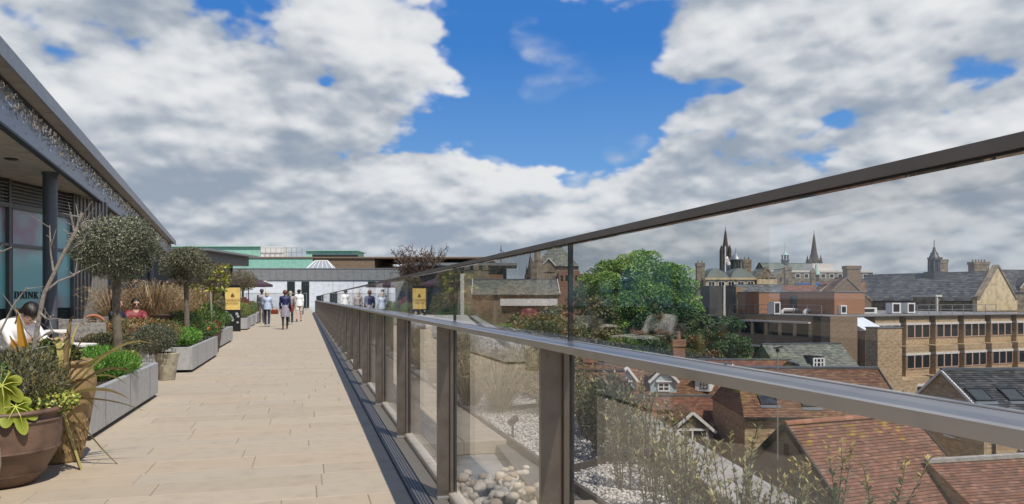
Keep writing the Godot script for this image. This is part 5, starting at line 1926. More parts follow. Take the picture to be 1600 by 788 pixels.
	# purple parasols
	for q in [[-3.55, -50.5, "purple parasol standing over the planters near the pale blue wall"], [-6.6, -46.5, "second purple parasol, half hidden behind the farthest ball tree"]]:
		var t := thing("parasol", q[2], "parasol", Vector3(q[0], 0, q[1]), 0.3, "purple parasols")
		b = MB.new()
		b.tube([Vector3(0, 0, 0), Vector3(0, 2.75, 0)], [0.03, 0.025], 10)
		obj("pole", b, M.dark_metal, t)
		b = MB.new()
		for k in 8:
			var a0 := TAU * k / 8
			var a1 := TAU * (k + 1) / 8
			var e0 := Vector3(cos(a0) * 1.55, 2.22, sin(a0) * 1.55)
			var e1 := Vector3(cos(a1) * 1.55, 2.22, sin(a1) * 1.55)
			var top := Vector3(0, 2.8, 0)
			b.tri(top, e1, e0)
			b.quad(e0, e1, e1 * 0.995 - Vector3(0, 0.14, 0), e0 * 0.995 - Vector3(0, 0.14, 0))
		obj("canopy", b, M.parasol_cloth, t)
		for k in 8:
			var a0 := TAU * k / 8
			b = MB.new()
			b.bar(Vector3(0, 2.72, 0), Vector3(cos(a0) * 1.5, 2.18, sin(a0) * 1.5), 0.02, 0.02)
			obj("rib", b, M.dark_metal, t)
	# the sign of the restaurant
	var s := thing("restaurant_sign", "tall free standing sign, yellow above with emblem and name, black below", "sign", Vector3(-2.78, 0, -31.1), -0.22)
	b = MB.new()
	b.slab(Vector3(-0.30, 0.0, -0.05), Vector3(0.30, 1.84, 0.0), 0.006)
	obj("board", b, M.sign_black, s)
	b = MB.new()
	b.box(Vector3(-0.296, 0.86, 0.001), Vector3(0.296, 1.74, 0.008))
	obj("yellow_panel", b, M.sign_yellow, s)
	var fnt := SystemFont.new()
	fnt.font_names = PackedStringArray(["Droid Serif"])
	for q in [["CINNAMON", 1.23], ["KITCHEN", 1.11]]:
		var tm := TextMesh.new()
		tm.text = q[0]
		tm.font = fnt
		tm.font_size = 48
		tm.pixel_size = 0.0021
		tm.depth = 0.004
		obj("lettering", tm, M.terracotta, s, Vector3(0, q[1], 0.011))
	b = MB.new()
	for k in 5:
		var y := 1.36 + k * 0.032
		var w: float = [0.062, 0.07, 0.06, 0.042, 0.02][k]
		b.box(Vector3(-w, y, 0.009), Vector3(w, y + 0.024, 0.013))
	obj("emblem", b, M.terracotta, s)
	for q in [[-0.10, 0.62, 0.10], [-0.04, 0.54, 0.09], [-0.14, 0.5, 0.07], [0.0, 0.46, 0.08], [0.17, 0.70, 0.08], [0.22, 0.6, 0.07], [-0.24, 0.78, 0.05], [0.2, 0.36, 0.06]]:
		b = MB.new()
		for k in 5:
			b.leaf(Vector3(q[0], q[1], 0.02), Vector3(cos(k * 1.25), sin(k * 1.25), 0), Vector3.BACK, q[2], q[2] * 0.6)
		obj("leaf_print", b, M.sign_print, s)


# ---------------------------------------------------------------- the town

const GROUND := -12.0
const RED_TILES := [Color(0.21, 0.085, 0.055), Color(0.25, 0.105, 0.065), Color(0.17, 0.07, 0.05), Color(0.28, 0.13, 0.08), Color(0.20, 0.10, 0.07)]
const ORANGE_TILES := [Color(0.225, 0.10, 0.066), Color(0.25, 0.12, 0.082), Color(0.18, 0.082, 0.058), Color(0.27, 0.145, 0.10), Color(0.20, 0.10, 0.072), Color(0.16, 0.09, 0.065)]
const BROWN_TILES := [Color(0.19, 0.095, 0.055), Color(0.23, 0.12, 0.07), Color(0.155, 0.075, 0.045), Color(0.26, 0.15, 0.085)]
const SLATES := [Color(0.13, 0.14, 0.145), Color(0.17, 0.18, 0.18), Color(0.10, 0.11, 0.115), Color(0.21, 0.215, 0.21)]
const GREEN_SLATES := [Color(0.17, 0.19, 0.16), Color(0.21, 0.225, 0.19), Color(0.14, 0.155, 0.135), Color(0.25, 0.25, 0.22)]
const DARK_SLATES := [Color(0.055, 0.058, 0.062), Color(0.08, 0.082, 0.086), Color(0.04, 0.042, 0.046), Color(0.11, 0.11, 0.11)]
const HALL_SLATES := [Color(0.075, 0.078, 0.085), Color(0.10, 0.102, 0.11), Color(0.06, 0.062, 0.07), Color(0.135, 0.135, 0.14)]


func part(parent: Node, called: String, lo: Vector3, hi: Vector3, m: Material) -> MeshInstance3D:
	var b := MB.new()
	b.box(lo, hi)
	return obj(called, b, m, parent)


func tiles(b: MB, a: Vector3, a2: Vector3, c2: Vector3, c: Vector3, course: float, width: float, cols: Array, lift: float, lichen := 0.0) -> void:
	# courses of tiles from the top edge a-a2 down to the lower edge c-c2, each lapping the one below
	var n := maxi(2, int(a.distance_to(c) / course))
	var nrm := (c2 - a).cross(a2 - a).normalized()
	for i in n:
		var t0 := float(i) / n
		var t1 := float(i + 1) / n
		var l0 := a.lerp(c, t0)
		var r0 := a2.lerp(c2, t0)
		var l1 := a.lerp(c, t1)
		var r1 := a2.lerp(c2, t1)
		var m := maxi(2, int(l1.distance_to(r1) / width))
		var shift := 0.5 if i % 2 else 0.0
		for k in m + (1 if i % 2 else 0):
			var u0 := clampf((k - shift) / m, 0, 1)
			var u1 := clampf((k + 1 - shift) / m, 0, 1)
			if u1 - u0 < 1e-4:
				continue
			b.col = vary(cols[rng.randi() % cols.size()], 0.16)
			if lichen > 0.0 and rng.randf() < lichen * maxf(0.0, 1.0 - t0 * 5.0) * (0.35 + 0.65 * sin(u0 * 9.0 + 1.0) * sin(u0 * 9.0 + 1.0)):
				b.col = vary(lin(0.30, 0.185, 0.045), 0.25)
			var up := nrm * (lift + rf(-0.3, 0.3) * lift)
			var p0 := l0.lerp(r0, u0)
			var p1 := l0.lerp(r0, u1)
			var q1 := l1.lerp(r1, u1) + up
			var q0 := l1.lerp(r1, u0) + up
			b.quad(p0, p1, q1, q0)
			b.quad(q0, q1, l1.lerp(r1, u1), l1.lerp(r1, u0))


func gable(called: String, label: String, category: String, c: Vector3, yaw: float, l: float, hf: float, hb: float, ef: float, eb: float, wall: Material, cols: Array, o := {}) -> Node3D:
	# c: middle of the ridge; hf, hb: horizontal reach of the slopes to the front and back; ef, eb: heights of their eaves
	var base: float = o.get("base", GROUND)
	var t := thing(called, label, category, Vector3(c.x, base, c.z), yaw, o.get("group", ""))
	var ry := c.y - base
	var fy := ef - base
	var by := eb - base
	var x0 := -l / 2
	var x1 := l / 2
	var hip0: float = o.get("hip0", 0.0)
	var hip1: float = o.get("hip1", 0.0)
	var inset: float = o.get("inset", 0.12)
	var b := MB.new()
	# body under the roof
	var zf := hf - inset
	var zb := -hb + inset
	var fyy := fy + (ry - fy) * inset / hf - 0.03
	var byy := by + (ry - by) * inset / hb - 0.03
	for s in [[x0 + inset * 0.6, 1.0, hip0], [x1 - inset * 0.6, -1.0, hip1]]:
		var x: float = s[0]
		var pts := [Vector3(x, 0, zb), Vector3(x, byy, zb), Vector3(x, ry - 0.03, 0), Vector3(x, fyy, zf), Vector3(x, 0, zf)]
		if s[2] > 0.0:
			pts = [pts[0], pts[1], Vector3(x, minf(fyy, byy), 0), pts[3], pts[4]]
		for k in 3:
			if s[1] > 0:
				b.tri(pts[0], pts[k + 1], pts[k + 2])
			else:
				b.tri(pts[0], pts[k + 2], pts[k + 1])
	var xa := x0 + inset * 0.6
	var xb := x1 - inset * 0.6
	b.quad(Vector3(xa, fyy, zf), Vector3(xb, fyy, zf), Vector3(xb, 0, zf), Vector3(xa, 0, zf))
	b.quad(Vector3(xb, byy, zb), Vector3(xa, byy, zb), Vector3(xa, 0, zb), Vector3(xb, 0, zb))
	var rl := Vector3(xa + hip0, ry - 0.03, 0)
	var rr := Vector3(xb - hip1, ry - 0.03, 0)
	b.quad(rl, rr, Vector3(xb, fyy, zf), Vector3(xa, fyy, zf))
	b.quad(rr, rl, Vector3(xa, byy, zb), Vector3(xb, byy, zb))
	obj("wall", b, wall, t)
	b = MB.new()
	var course: float = o.get("course", 0.12)
	var wd: float = o.get("tile", 0.2)
	var lift: float = o.get("lift", 0.018)
	var A := Vector3(x0 + hip0, ry, 0)
	var B := Vector3(x1 - hip1, ry, 0)
	tiles(b, A, B, Vector3(x1, fy, hf), Vector3(x0, fy, hf), course, wd, cols, lift, o.get("lichen", 0.0))
	var rm: Material = o.get("roof_mat", M.tint_rough)
	obj("roof", b, rm, t).set_meta("kind", "stuff")
	b = MB.new()
	tiles(b, B, A, Vector3(x0, by, -hb), Vector3(x1, by, -hb), course * 2.5, wd * 2.5, cols, lift)
	if hip0 > 0.0:
		tiles(b, A, A + Vector3(0, 0, 0.001), Vector3(x0, fy, hf), Vector3(x0, by, -hb), course, wd, cols, lift)
	if hip1 > 0.0:
		tiles(b, B + Vector3(0, 0, 0.001), B, Vector3(x1, by, -hb), Vector3(x1, fy, hf), course, wd, cols, lift)
	obj("back_roof", b, rm, t).set_meta("kind", "stuff")
	# ridge
	var rt: float = o.get("ridge_tile", 0.0)
	if rt > 0.0:
		var n := int((B.x - A.x) / rt)
		var m := MB.new()
		var p := []
		for k in 7:
			var a := PI * k / 6.0
			p.append(Vector3(0, sin(a) * 0.10 - 0.03, cos(a) * 0.115))
		for k in 6:
			m.quad(p[k + 1], p[k + 1] + Vector3(rt * 0.97, 0.006, 0), p[k] + Vector3(rt * 0.97, 0.006, 0), p[k])
			m.tri(Vector3(rt * 0.97, -0.03, 0), p[k] + Vector3(rt * 0.97, 0.006, 0), p[k + 1] + Vector3(rt * 0.97, 0.006, 0))
			m.tri(Vector3(0, -0.03, 0), p[k + 1], p[k])
		var mm := m.mesh()
		for k in n:
			obj("ridge_tile", mm, M["ridge%d" % (rng.randi() % 3)], t, Vector3(A.x + k * rt, ry + rf(0, 0.01), 0))
	else:
		b = MB.new()
		b.bar(A + Vector3(0, 0.03, 0), B + Vector3(0, 0.03, 0), 0.2, 0.1)
		obj("ridge", b, o.get("ridge_mat", M.lead), t)
	if o.has("barge"):
		for s in [x0, x1]:
			if (s < 0 and hip0 > 0) or (s > 0 and hip1 > 0):
				continue
			b = MB.new()
			b.bar(Vector3(s, ry - 0.05, 0), Vector3(s, fy - 0.05, hf), 0.06, o.get("barge_h", 0.2))
			b.bar(Vector3(s + 0.001, ry - 0.05, 0), Vector3(s + 0.001, by - 0.05, -hb), 0.058, o.get("barge_h", 0.2))
			obj("bargeboard", b, o.barge, t)
	b = MB.new()
	b.bar(Vector3(x0 + 0.05, fy - 0.04, hf + 0.04), Vector3(x1 - 0.05, fy - 0.04, hf + 0.04), 0.12, 0.1)
	obj("gutter", b, o.get("gutter", M.dark_metal), t)
	t.set_meta("_g", [ry, fy, hf, base])
	return t


func slope(t: Node3D, x: float, s: float) -> Transform3D:
	# a place on the front slope, s from ridge (0) to eave (1): x along the ridge, y up the slope, z out of it
	var g: Array = t.get_meta("_g")
	var dn := Vector3(0, g[1] - g[0], g[2]).normalized()
	var nn := Vector3(0, g[2], g[0] - g[1]).normalized()
	return Transform3D(Basis(Vector3.RIGHT, -dn, nn), Vector3(x, lerpf(g[0], g[1], s), g[2] * s))


func skylight(t: Node3D, x: float, s: float, w := 0.78, h := 1.1) -> void:
	var f := slope(t, x, s)
	var b := MB.new()
	b.xf = f
	for q in [[-w / 2, -h / 2, -w / 2 + 0.07, h / 2], [w / 2 - 0.07, -h / 2, w / 2, h / 2], [-w / 2 + 0.07, h / 2 - 0.09, w / 2 - 0.07, h / 2], [-w / 2 + 0.07, -h / 2, w / 2 - 0.07, -h / 2 + 0.07]]:
		b.box(Vector3(q[0], q[1], 0.0), Vector3(q[2], q[3], 0.10))
	var o := obj("skylight", b, M.dark_metal, t)
	b = MB.new()
	b.xf = f
	b.box(Vector3(-w / 2 + 0.071, -h / 2 + 0.071, 0.02), Vector3(w / 2 - 0.071, h / 2 - 0.091, 0.075))
	obj("pane", b, M.skylight_glass, o)
	b = MB.new()
	b.xf = f
	b.box(Vector3(-w / 2 - 0.06, -h / 2 - 0.2, 0.0), Vector3(w / 2 + 0.06, -h / 2 - 0.002, 0.04))
	obj("flashing", b, M.lead, o)


func win(t: Node, at: Vector3, turn: float, w: float, h: float, nx: int, ny: int, frame: Material, fw := 0.06, sill: Material = null) -> MeshInstance3D:
	# stands on the wall at its lower middle, z out of the wall
	var f := Transform3D(Basis(UP, turn), at)
	var b := MB.new()
	b.xf = f
	b.box(Vector3(-w / 2, 0, 0), Vector3(-w / 2 + fw, h, 0.06))
	b.box(Vector3(w / 2 - fw, 0, 0), Vector3(w / 2, h, 0.06))
	b.box(Vector3(-w / 2 + fw, 0, 0), Vector3(w / 2 - fw, fw, 0.06))
	b.box(Vector3(-w / 2 + fw, h - fw, 0), Vector3(w / 2 - fw, h, 0.06))
	for k in range(1, nx):
		var x := -w / 2 + w * k / nx
		b.box(Vector3(x - fw * 0.4, fw, 0.0), Vector3(x + fw * 0.4, h - fw, 0.055))
	for k in range(1, ny):
		var y := h * k / ny
		b.box(Vector3(-w / 2 + fw, y - fw * 0.3, 0.0), Vector3(w / 2 - fw, y + fw * 0.3, 0.05))
	var o := obj("window", b, frame, t)
	b = MB.new()
	b.xf = f
	b.box(Vector3(-w / 2 + 0.005, 0.005, -0.01), Vector3(w / 2 - 0.005, h - 0.005, 0.022))
	obj("pane", b, M.window_glass, o)
	if sill:
		b = MB.new()
		b.xf = f
		b.box(Vector3(-w / 2 - 0.06, -0.09, 0), Vector3(w / 2 + 0.06, -0.002, 0.12))
		obj("sill", b, sill, o)
	return o


func dormer(t: Node3D, at: Vector3, turn: float, w: float, h: float, deep: float, face: Material, cols: Array, pitched := true) -> MeshInstance3D:
	# front foot in the middle at `at`, looking along local z turned by `turn`
	var f := Transform3D(Basis(UP, turn), at)
	var b := MB.new()
	b.xf = f
	var e := h * (0.5 if pitched else 1.0)
	var p := [Vector3(-w / 2, 0, 0), Vector3(-w / 2, e, 0), Vector3(0, h, 0), Vector3(w / 2, e, 0), Vector3(w / 2, 0, 0)]
	for k in 3:
		b.tri(p[0], p[k + 1], p[k + 2])
	var d := Vector3(0, 0, -deep)
	b.quad(p[1] + d, p[1], p[0], p[0] + d)
	b.quad(p[3], p[3] + d, p[4] + d, p[4])
	var o := obj("dormer", b, face, t)
	b = MB.new()
	b.xf = f
	var q := Vector3(0, 0, 0.15)
	var s := Vector3(0.12, -0.12 * (h - e) / (w / 2), 0)
	var up := Vector3(0, 0.05, 0)
	tiles(b, p[2] + d + up, p[2] + q + up, p[1] + q - s + up - Vector3(0, 2 * s.y, 0) * 0.0, p[1] + d - s + up, 0.12, 0.2, cols, 0.015)
	tiles(b, p[2] + q + up, p[2] + d + up, p[3] + d + s + up, p[3] + q + s + up, 0.12, 0.2, cols, 0.015)
	obj("dormer_roof", b, M.tint_rough, o).set_meta("kind", "stuff")
	if pitched:
		b = MB.new()
		b.xf = f
		b.bar(p[2] + q + Vector3(0, -0.02, 0.02), p[1] + q - Vector3(s.x, -s.y, 0) + Vector3(0, 0.0, 0.02), 0.05, 0.14)
		b.bar(p[2] + q + Vector3(0.001, -0.02, 0.021), p[3] + q + s + Vector3(0, 0.0, 0.021), 0.05, 0.14)
		obj("bargeboard", b, M.white_paint, o)
	return o


func chimney(called: String, label: String, at: Vector3, w: float, h: float, m: Material, pots: int, yaw := -0.27, d := 0.0) -> void:
	var t := thing(called, label, "chimney", at, yaw)
	d = d if d > 0.0 else w * 0.7
	var b := MB.new()
	b.box(Vector3(-w / 2, 0, -d / 2), Vector3(w / 2, h * 0.88, d / 2))
	b.box(Vector3(-w / 2 - w * 0.06, h * 0.881, -d / 2 - 0.06), Vector3(w / 2 + w * 0.06, h, d / 2 + 0.06))
	obj("stack", b, m, t)
	for k in pots:
		var x := (k - (pots - 1) / 2.0) * w / pots
		b = MB.new()
		b.lathe([Vector2(0.15, 0), Vector2(0.12, 0.42), Vector2(0.15, 0.45), Vector2(0.14, 0.5), Vector2(0.0, 0.5)], 10, Vector3(x, h, 0))
		obj("chimney_pot", b, M.brick_red if m == M.brick_red else M.old_stone, t)


func tree(called: String, label: String, at: Vector3, tall: float, r: Vector3, clumps: int, leaves: int, size: float, cols: Array, trunk_r := 0.35) -> void:
	# trunk, limbs, and a crown of many leaf clumps
	var t := thing(called, label, "tree", at)
	var c := Vector3(0, tall - r.y, 0)
	var b := MB.new()
	b.tube([Vector3.ZERO, Vector3(0.1, c.y * 0.5, 0), c - Vector3(0, r.y * 0.4, 0)], [trunk_r, trunk_r * 0.8, trunk_r * 0.55], 9)
	obj("trunk", b, M.bark, t)
	var lb := MB.new()
	var cr := MB.new()
	var mean := (r.x + r.y + r.z) / 3.0
	for i in clumps:
		var d := rdir()
		d.y = d.y * 0.85 + 0.15
		d = d.normalized()
		var p := c + d * r * (rf(0.80, 0.97) if i % 4 else rf(0.3, 0.7))
		if i % 3 == 0:
			lb.tube([c - Vector3(0, r.y * 0.5, 0), c + d * r * 0.35 - Vector3(0, r.y * 0.15, 0), p], [trunk_r * 0.35, trunk_r * 0.2, 0.03], 5, false)
		var cs := mean * rf(0.17, 0.27)
		var tone: Color = cols[rng.randi() % cols.size()]
		for k in leaves / clumps:
			var e := rdir()
			if e.y < -0.2 and rng.randf() < 0.6:
				e.y = -e.y
			var q := p + e * Vector3(cs, cs * 0.62, cs) * (0.75 + 0.25 * rng.randf())
			cr.col = vary(tone, 0.25)
			cr.leaf(q, (e + rdir() * 0.8 + Vector3(0, -0.4, 0)).normalized(), (e + UP * 0.5 + rdir() * 0.5).normalized(), size * rf(0.7, 1.3), size * rf(0.5, 0.8))
	obj("limb", lb, M.bark, t)
	obj("crown", cr, M.leaf, t)


func rail(t: Node3D, a: Vector3, e: Vector3, n: int, h: float, m: Material, r := 0.03) -> void:
	var b := MB.new()
	for k in n + 1:
		var p := a.lerp(e, float(k) / n)
		b.bar(p, p + Vector3(0, h, 0), r * 2, r * 2)
	for u in [0.5, 1.0]:
		b.bar(a + Vector3(0, h * u, 0), e + Vector3(0, h * u, 0), r * 1.8, r * 1.8)
	obj("railing", b, m, t)


func spire(called: String, label: String, at: Vector3, tower_w: float, tower_top: float, tip: float, pin: float) -> void:
	var t := thing(called, label, "church spire", Vector3(at.x, GROUND, at.z), -0.4)
	var y := tower_top - GROUND
	var h := tip - GROUND
	part(t, "tower", Vector3(-tower_w / 2, 0, -tower_w / 2), Vector3(tower_w / 2, y, tower_w / 2), M.dark_stone)
	var b := MB.new()
	b.lathe([Vector2(tower_w * 0.47, y), Vector2(tower_w * 0.40, y + (h - y) * 0.12), Vector2(tower_w * 0.10, y + (h - y) * 0.80), Vector2(0.12, h - 1.4), Vector2(0.07, h), Vector2(0.0, h)], 8)
	obj("spire", b, M.dark_stone, t)
	for x in [-1.0, 1.0]:
		for z in [-1.0, 1.0]:
			b = MB.new()
			var w := tower_w * 0.13
			var o := Vector3(x * tower_w * 0.46, 0, z * tower_w * 0.46)
			b.box(o + Vector3(-w, 0, -w), o + Vector3(w, y + pin * 0.45, w))
			b.lathe([Vector2(w * 1.25, y + pin * 0.45), Vector2(w * 0.4, y + pin * 0.85), Vector2(0.0, y + pin * 1.15)], 4, o)
			obj("pinnacle", b, M.dark_stone, t)
	for f in 4:
		for k in [-0.2, 0.2]:
			b = MB.new()
			b.xf = Transform3D(Basis(UP, f * PI / 2), Vector3.ZERO)
			b.box(Vector3(k * tower_w - 0.35, y - 6.0, tower_w / 2 + 0.01), Vector3(k * tower_w + 0.35, y - 1.5, tower_w / 2 + 0.04))
			obj("belfry_opening", b, M.dark_void, t)
		b = MB.new()
		b.xf = Transform3D(Basis(UP, f * PI / 2), Vector3.ZERO)
		b.box(Vector3(-0.6, y + 0.3, tower_w * 0.36), Vector3(0.6, y + 2.2, tower_w * 0.48))
		b.tri(Vector3(-0.7, y + 2.2, tower_w * 0.481), Vector3(0, y + 3.6, tower_w * 0.42), Vector3(0.7, y + 2.2, tower_w * 0.481))
		obj("spire_light", b, M.dark_stone, t)


func town() -> void:
	var b := MB.new()
	b.quad(Vector3(-1500, GROUND, -1800), Vector3(1800, GROUND, -1800), Vector3(1800, GROUND, 400), Vector3(-1500, GROUND, 400))
	struct("town_ground", b, M.town_ground)
	mat("dark_grey_clad", lin(0.09, 0.09, 0.085), 0.6, 0.1, M.noise, 3.0)
	mat("green_slate", lin(0.14, 0.165, 0.145), 0.7, 0, M.noise, 5.0)
	mat("ridge0", lin(0.36, 0.16, 0.095), 0.85, 0, M.noise, 0.5)
	mat("ridge1", lin(0.40, 0.20, 0.125), 0.85, 0, M.noise, 0.5)
	mat("ridge2", lin(0.31, 0.135, 0.08), 0.85, 0, M.noise, 0.5)
	near_houses()
	offices()
	old_town()
	trees()


func near_houses() -> void:
	# the orange tiled house just below the parapet
	var y := 0.105
	var h := gable("orange_tiled_house", "house with lichen spotted orange tiled roof nearest below the parapet", "house", Vector3(12.57 + 2.3 * cos(y), -2.09, -17.24 - 2.3 * sin(y)), y, 4.7, 3.6, 3.4, -5.2, -5.1, M.grey_render, ORANGE_TILES, {"course": 0.10, "tile": 0.165, "lift": 0.02, "ridge_tile": 0.3, "lichen": 0.33, "barge": M.dark_metal, "barge_h": 0.16})
	b_box(h, "vent", Vector3(-2.28, 9.0, -0.1), Vector3(-2.24, 9.35, 0.1), M.dark_metal)
	# its lower wing to the east
	gable("orange_tiled_wing", "lower orange tiled wing with grey mortared ridge joined to the lichen spotted roof", "house", Vector3(19.0, -3.12, -16.0), -0.05, 5.6, 4.2, 0.6, -5.4, -3.6, M.brick_buff, ORANGE_TILES, {"course": 0.10, "tile": 0.165, "lift": 0.02, "ridge_mat": M.coping})
	var p := thing("aerial_pole", "thin steel aerial pole strapped to the dark gable of the orange tiled house", "pole", Vector3(12.16, 0, -17.02))
	var b := MB.new()
	b.tube([Vector3(0, -3.0, 0), Vector3(0, -0.02, 0)], [0.022, 0.018], 8)
	obj("pole", b, M.steel, p)
	b = MB.new()
	b.bar(Vector3(-0.12, -0.02, 0), Vector3(0.14, 0.02, 0.02), 0.06, 0.03)
	b.cbox(Vector3(0.0, -0.08, 0), Vector3(0.07, 0.09, 0.07))
	obj("aerial_head", b, M.dark_metal, p)
	b = MB.new()
	b.bar(Vector3(0, -2.5, 0), Vector3(0.2, -2.5, 0), 0.03, 0.03)
	b.bar(Vector3(0, -2.9, 0), Vector3(0.2, -2.9, 0), 0.03, 0.03)
	obj("bracket", b, M.dark_metal, p)
	# brick house with two rooflights
	h = gable("rooflight_house", "buff brick house with brown tiled roof and two slanting rooflights", "house", Vector3(22.9, -2.02, -30.2), -0.30, 7.2, 3.0, 3.0, -3.92, -3.9, M.brick_buff, BROWN_TILES, {"course": 0.11, "tile": 0.18, "hip0": 0.5, "barge": M.dark_metal})
	skylight(h, -2.25, 0.62)
	skylight(h, -0.45, 0.66)
	var wy := -3.92 - GROUND
	win(h, Vector3(-1.95, wy - 1.75, 2.885), 0.0, 0.95, 0.8, 2, 1, M.white_paint, 0.07)
	part(h, "brick_lintel", Vector3(-2.5, wy - 0.94, 2.881), Vector3(-1.4, wy - 0.73, 2.91), M.brick_red)
	part(h, "white_fascia", Vector3(1.0, wy - 0.62, 2.95), Vector3(3.8, wy - 0.25, 3.05), M.white_paint)
	# house row with pale blue dormers
	h = gable("blue_dormer_house", "brown tiled house with pale blue gabled dormers", "house", Vector3(18.9, -2.45, -38.5), -0.30, 9.6, 2.1, 3.0, -3.95, -4.6, M.brick_red, BROWN_TILES, {"course": 0.12, "tile": 0.18, "barge": M.white_paint})
	var ey := -3.95 - GROUND
	for q in [[-1.55, 0.5, 1.3, 1.45, 0], [0.55, 0.0, 1.42, 1.45, 1]]:
		var d := dormer(h, Vector3(q[0], ey + 0.08, 1.95), q[1], q[2], q[3], 1.9, M.blue_render, BROWN_TILES)
		win(d, Vector3(q[0], ey + 0.18, 1.95) + Vector3(sin(q[1]), 0, cos(q[1])) * 0.012, q[1], 0.66, 0.5, 2, 2, M.white_paint, 0.07)
		b = MB.new()
		b.xf = Transform3D(Basis(UP, q[1]), Vector3(q[0], ey + 0.7, 1.95))
		b.box(Vector3(-0.42, 0, 0.01), Vector3(0.42, 0.06, 0.14))
		obj("hood", b, M.white_paint, d)
	var d2 := dormer(h, Vector3(2.65, ey + 0.2, 1.95), -0.55, 0.8, 0.85, 1.5, M.white_paint, BROWN_TILES, false)
	win(d2, Vector3(2.75, ey + 0.35, 1.97), -0.55, 0.42, 0.4, 2, 2, M.dark_metal, 0.04)
	# its long lower roof with porches
	h = gable("lean_to_range", "long red tiled lower roof with white gabled porches in front", "house", Vector3(18.45, -3.98, -36.3), -0.30, 9.4, 3.4, 0.5, -5.75, -4.3, M.brick_buff, RED_TILES, {"course": 0.12, "tile": 0.18, "hip1": 0.6, "barge": M.white_paint})
	var ly := -5.75 - GROUND
	var d := dormer(h, Vector3(0.85, ly - 0.15, 4.5), 0.0, 2.0, 1.75, 2.9, M.grey_render, BROWN_TILES)
	win(d, Vector3(0.85, ly - 0.45, 4.52), 0.0, 1.5, 1.25, 2, 1, M.white_paint, 0.1)
	d = dormer(h, Vector3(-1.7, ly - 0.05, 4.4), 0.0, 2.0, 1.3, 2.7, M.grey_render, BROWN_TILES)
	# red roof with one rooflight
	h = gable("red_roofed_house", "red tiled house with dark ridge and single blue rooflight, behind the shrubs", "house", Vector3(12.6, -2.27, -34.0), -0.27, 5.2, 3.4, 3.0, -4.6, -4.4, M.brick_red, RED_TILES, {"course": 0.12, "tile": 0.18, "ridge_mat": M.dark_metal})
	skylight(h, 0.75, 0.62, 1.3, 1.0)
	# more red roofs behind the handrail
	gable("long_red_roof", "long red tiled roof between the trees and the handrail", "house", Vector3(25.2, -2.62, -42.0), -0.28, 10.0, 3.0, 3.0, -4.6, -4.6, M.brick_red, RED_TILES, {"course": 0.14, "tile": 0.2})
	var gb := gable("small_white_gable", "small dark tiled gable with white front above the red roof", "house", Vector3(28.1, -2.55, -37.9), -1.84, 1.4, 0.75, 0.75, -3.3, -3.3, M.white_paint, BROWN_TILES, {"course": 0.14, "tile": 0.2, "barge": M.dark_metal})
	chimney("red_brick_chimney", "red brick chimney with pot standing before the dark trees", Vector3(22.3, -4.6, -41.2), 0.75, 3.35, M.brick_red, 1)
	chimney("low_brick_chimney", "low red brick chimney beside the hedge behind the red roof", Vector3(14.5, -4.0, -36.4), 0.7, 2.2, M.brick_red, 1)
	# slate roofed house with white dormer
	h = gable("slate_roofed_house", "grey green slate roofed house with slate hung gable and white dormer window", "house", Vector3(36.4, -2.15, -48.0), -0.12, 6.5, 2.5, 2.5, -3.85, -3.85, M.slate_hung, GREEN_SLATES, {"course": 0.2, "tile": 0.28, "lift": 0.02})
	var sy := -3.85 - GROUND
	d = dormer(h, Vector3(0.05, sy + 0.05, 2.2), 0.0, 0.95, 0.85, 1.6, M.lead, GREEN_SLATES, false)
	win(d, Vector3(0.05, sy + 0.1, 2.215), 0.0, 0.92, 0.75, 3, 2, M.white_paint, 0.12)
	# dark slate house at the east edge
	h = gable("dark_slate_house", "brick house with dark slate roof, white verge and two rooflights", "house", Vector3(28.3 + 4.5 * cos(-0.22), -1.98, -27.4 + 4.5 * sin(0.22)), -0.22, 9.0, 2.9, 2.7, -3.6, -3.9, M.brick_buff, DARK_SLATES, {"course": 0.16, "tile": 0.25, "lift": 0.025, "barge": M.white_paint, "barge_h": 0.12})
	skylight(h, -3.9, 0.60, 0.85, 0.95)
	skylight(h, -2.4, 0.60, 0.85, 0.95)
	var dy := -3.6 - GROUND
	win(h, Vector3(-2.4, dy - 1.45, 2.785), 0.0, 0.9, 0.42, 3, 1, M.dark_metal, 0.05, M.white_paint)
	win(h, Vector3(0.2, dy - 1.55, 2.785), 0.0, 0.9, 0.42, 3, 1, M.dark_metal, 0.05, M.white_paint)
	win(h, Vector3(-4.43, dy - 1.3, 0.6), -PI / 2, 0.6, 1.1, 1, 1, M.dark_metal, 0.05, M.white_paint)
	b = MB.new()
	b.tube([Vector3(-4.0, 0, 2.84), Vector3(-4.0, dy - 0.1, 2.84)], [0.05, 0.05], 8)
	obj("drainpipe", b, M.dark_metal, h)
	# white roofed low building and flat white band, beyond the planting
	var w := thing("white_band_building", "low flat roofed building with long white fascia among the shrubs", "building", Vector3(16.5, GROUND, -54.0), -0.32)
	part(w, "wall", Vector3(-2.1, 0, -5), Vector3(2.1, 12.75, -0.3), M.brick_dun)
	part(w, "fascia", Vector3(-2.2, 12.76, -5.1), Vector3(2.2, 13.3, 0.0), M.white_paint)
	h = gable("slate_hall", "long grey slate roofed hall with pale coping at its east end", "hall", Vector3(18.6, 3.05, -65.2), -0.25, 7.8, 3.0, 3.0, 1.65, 1.65, M.brick_dun, GREEN_SLATES, {"course": 0.22, "tile": 0.3, "barge": M.concrete_band, "barge_h": 0.3})


func b_box(t: Node, called: String, lo: Vector3, hi: Vector3, m: Material) -> void:
	part(t, called, lo, hi, m)


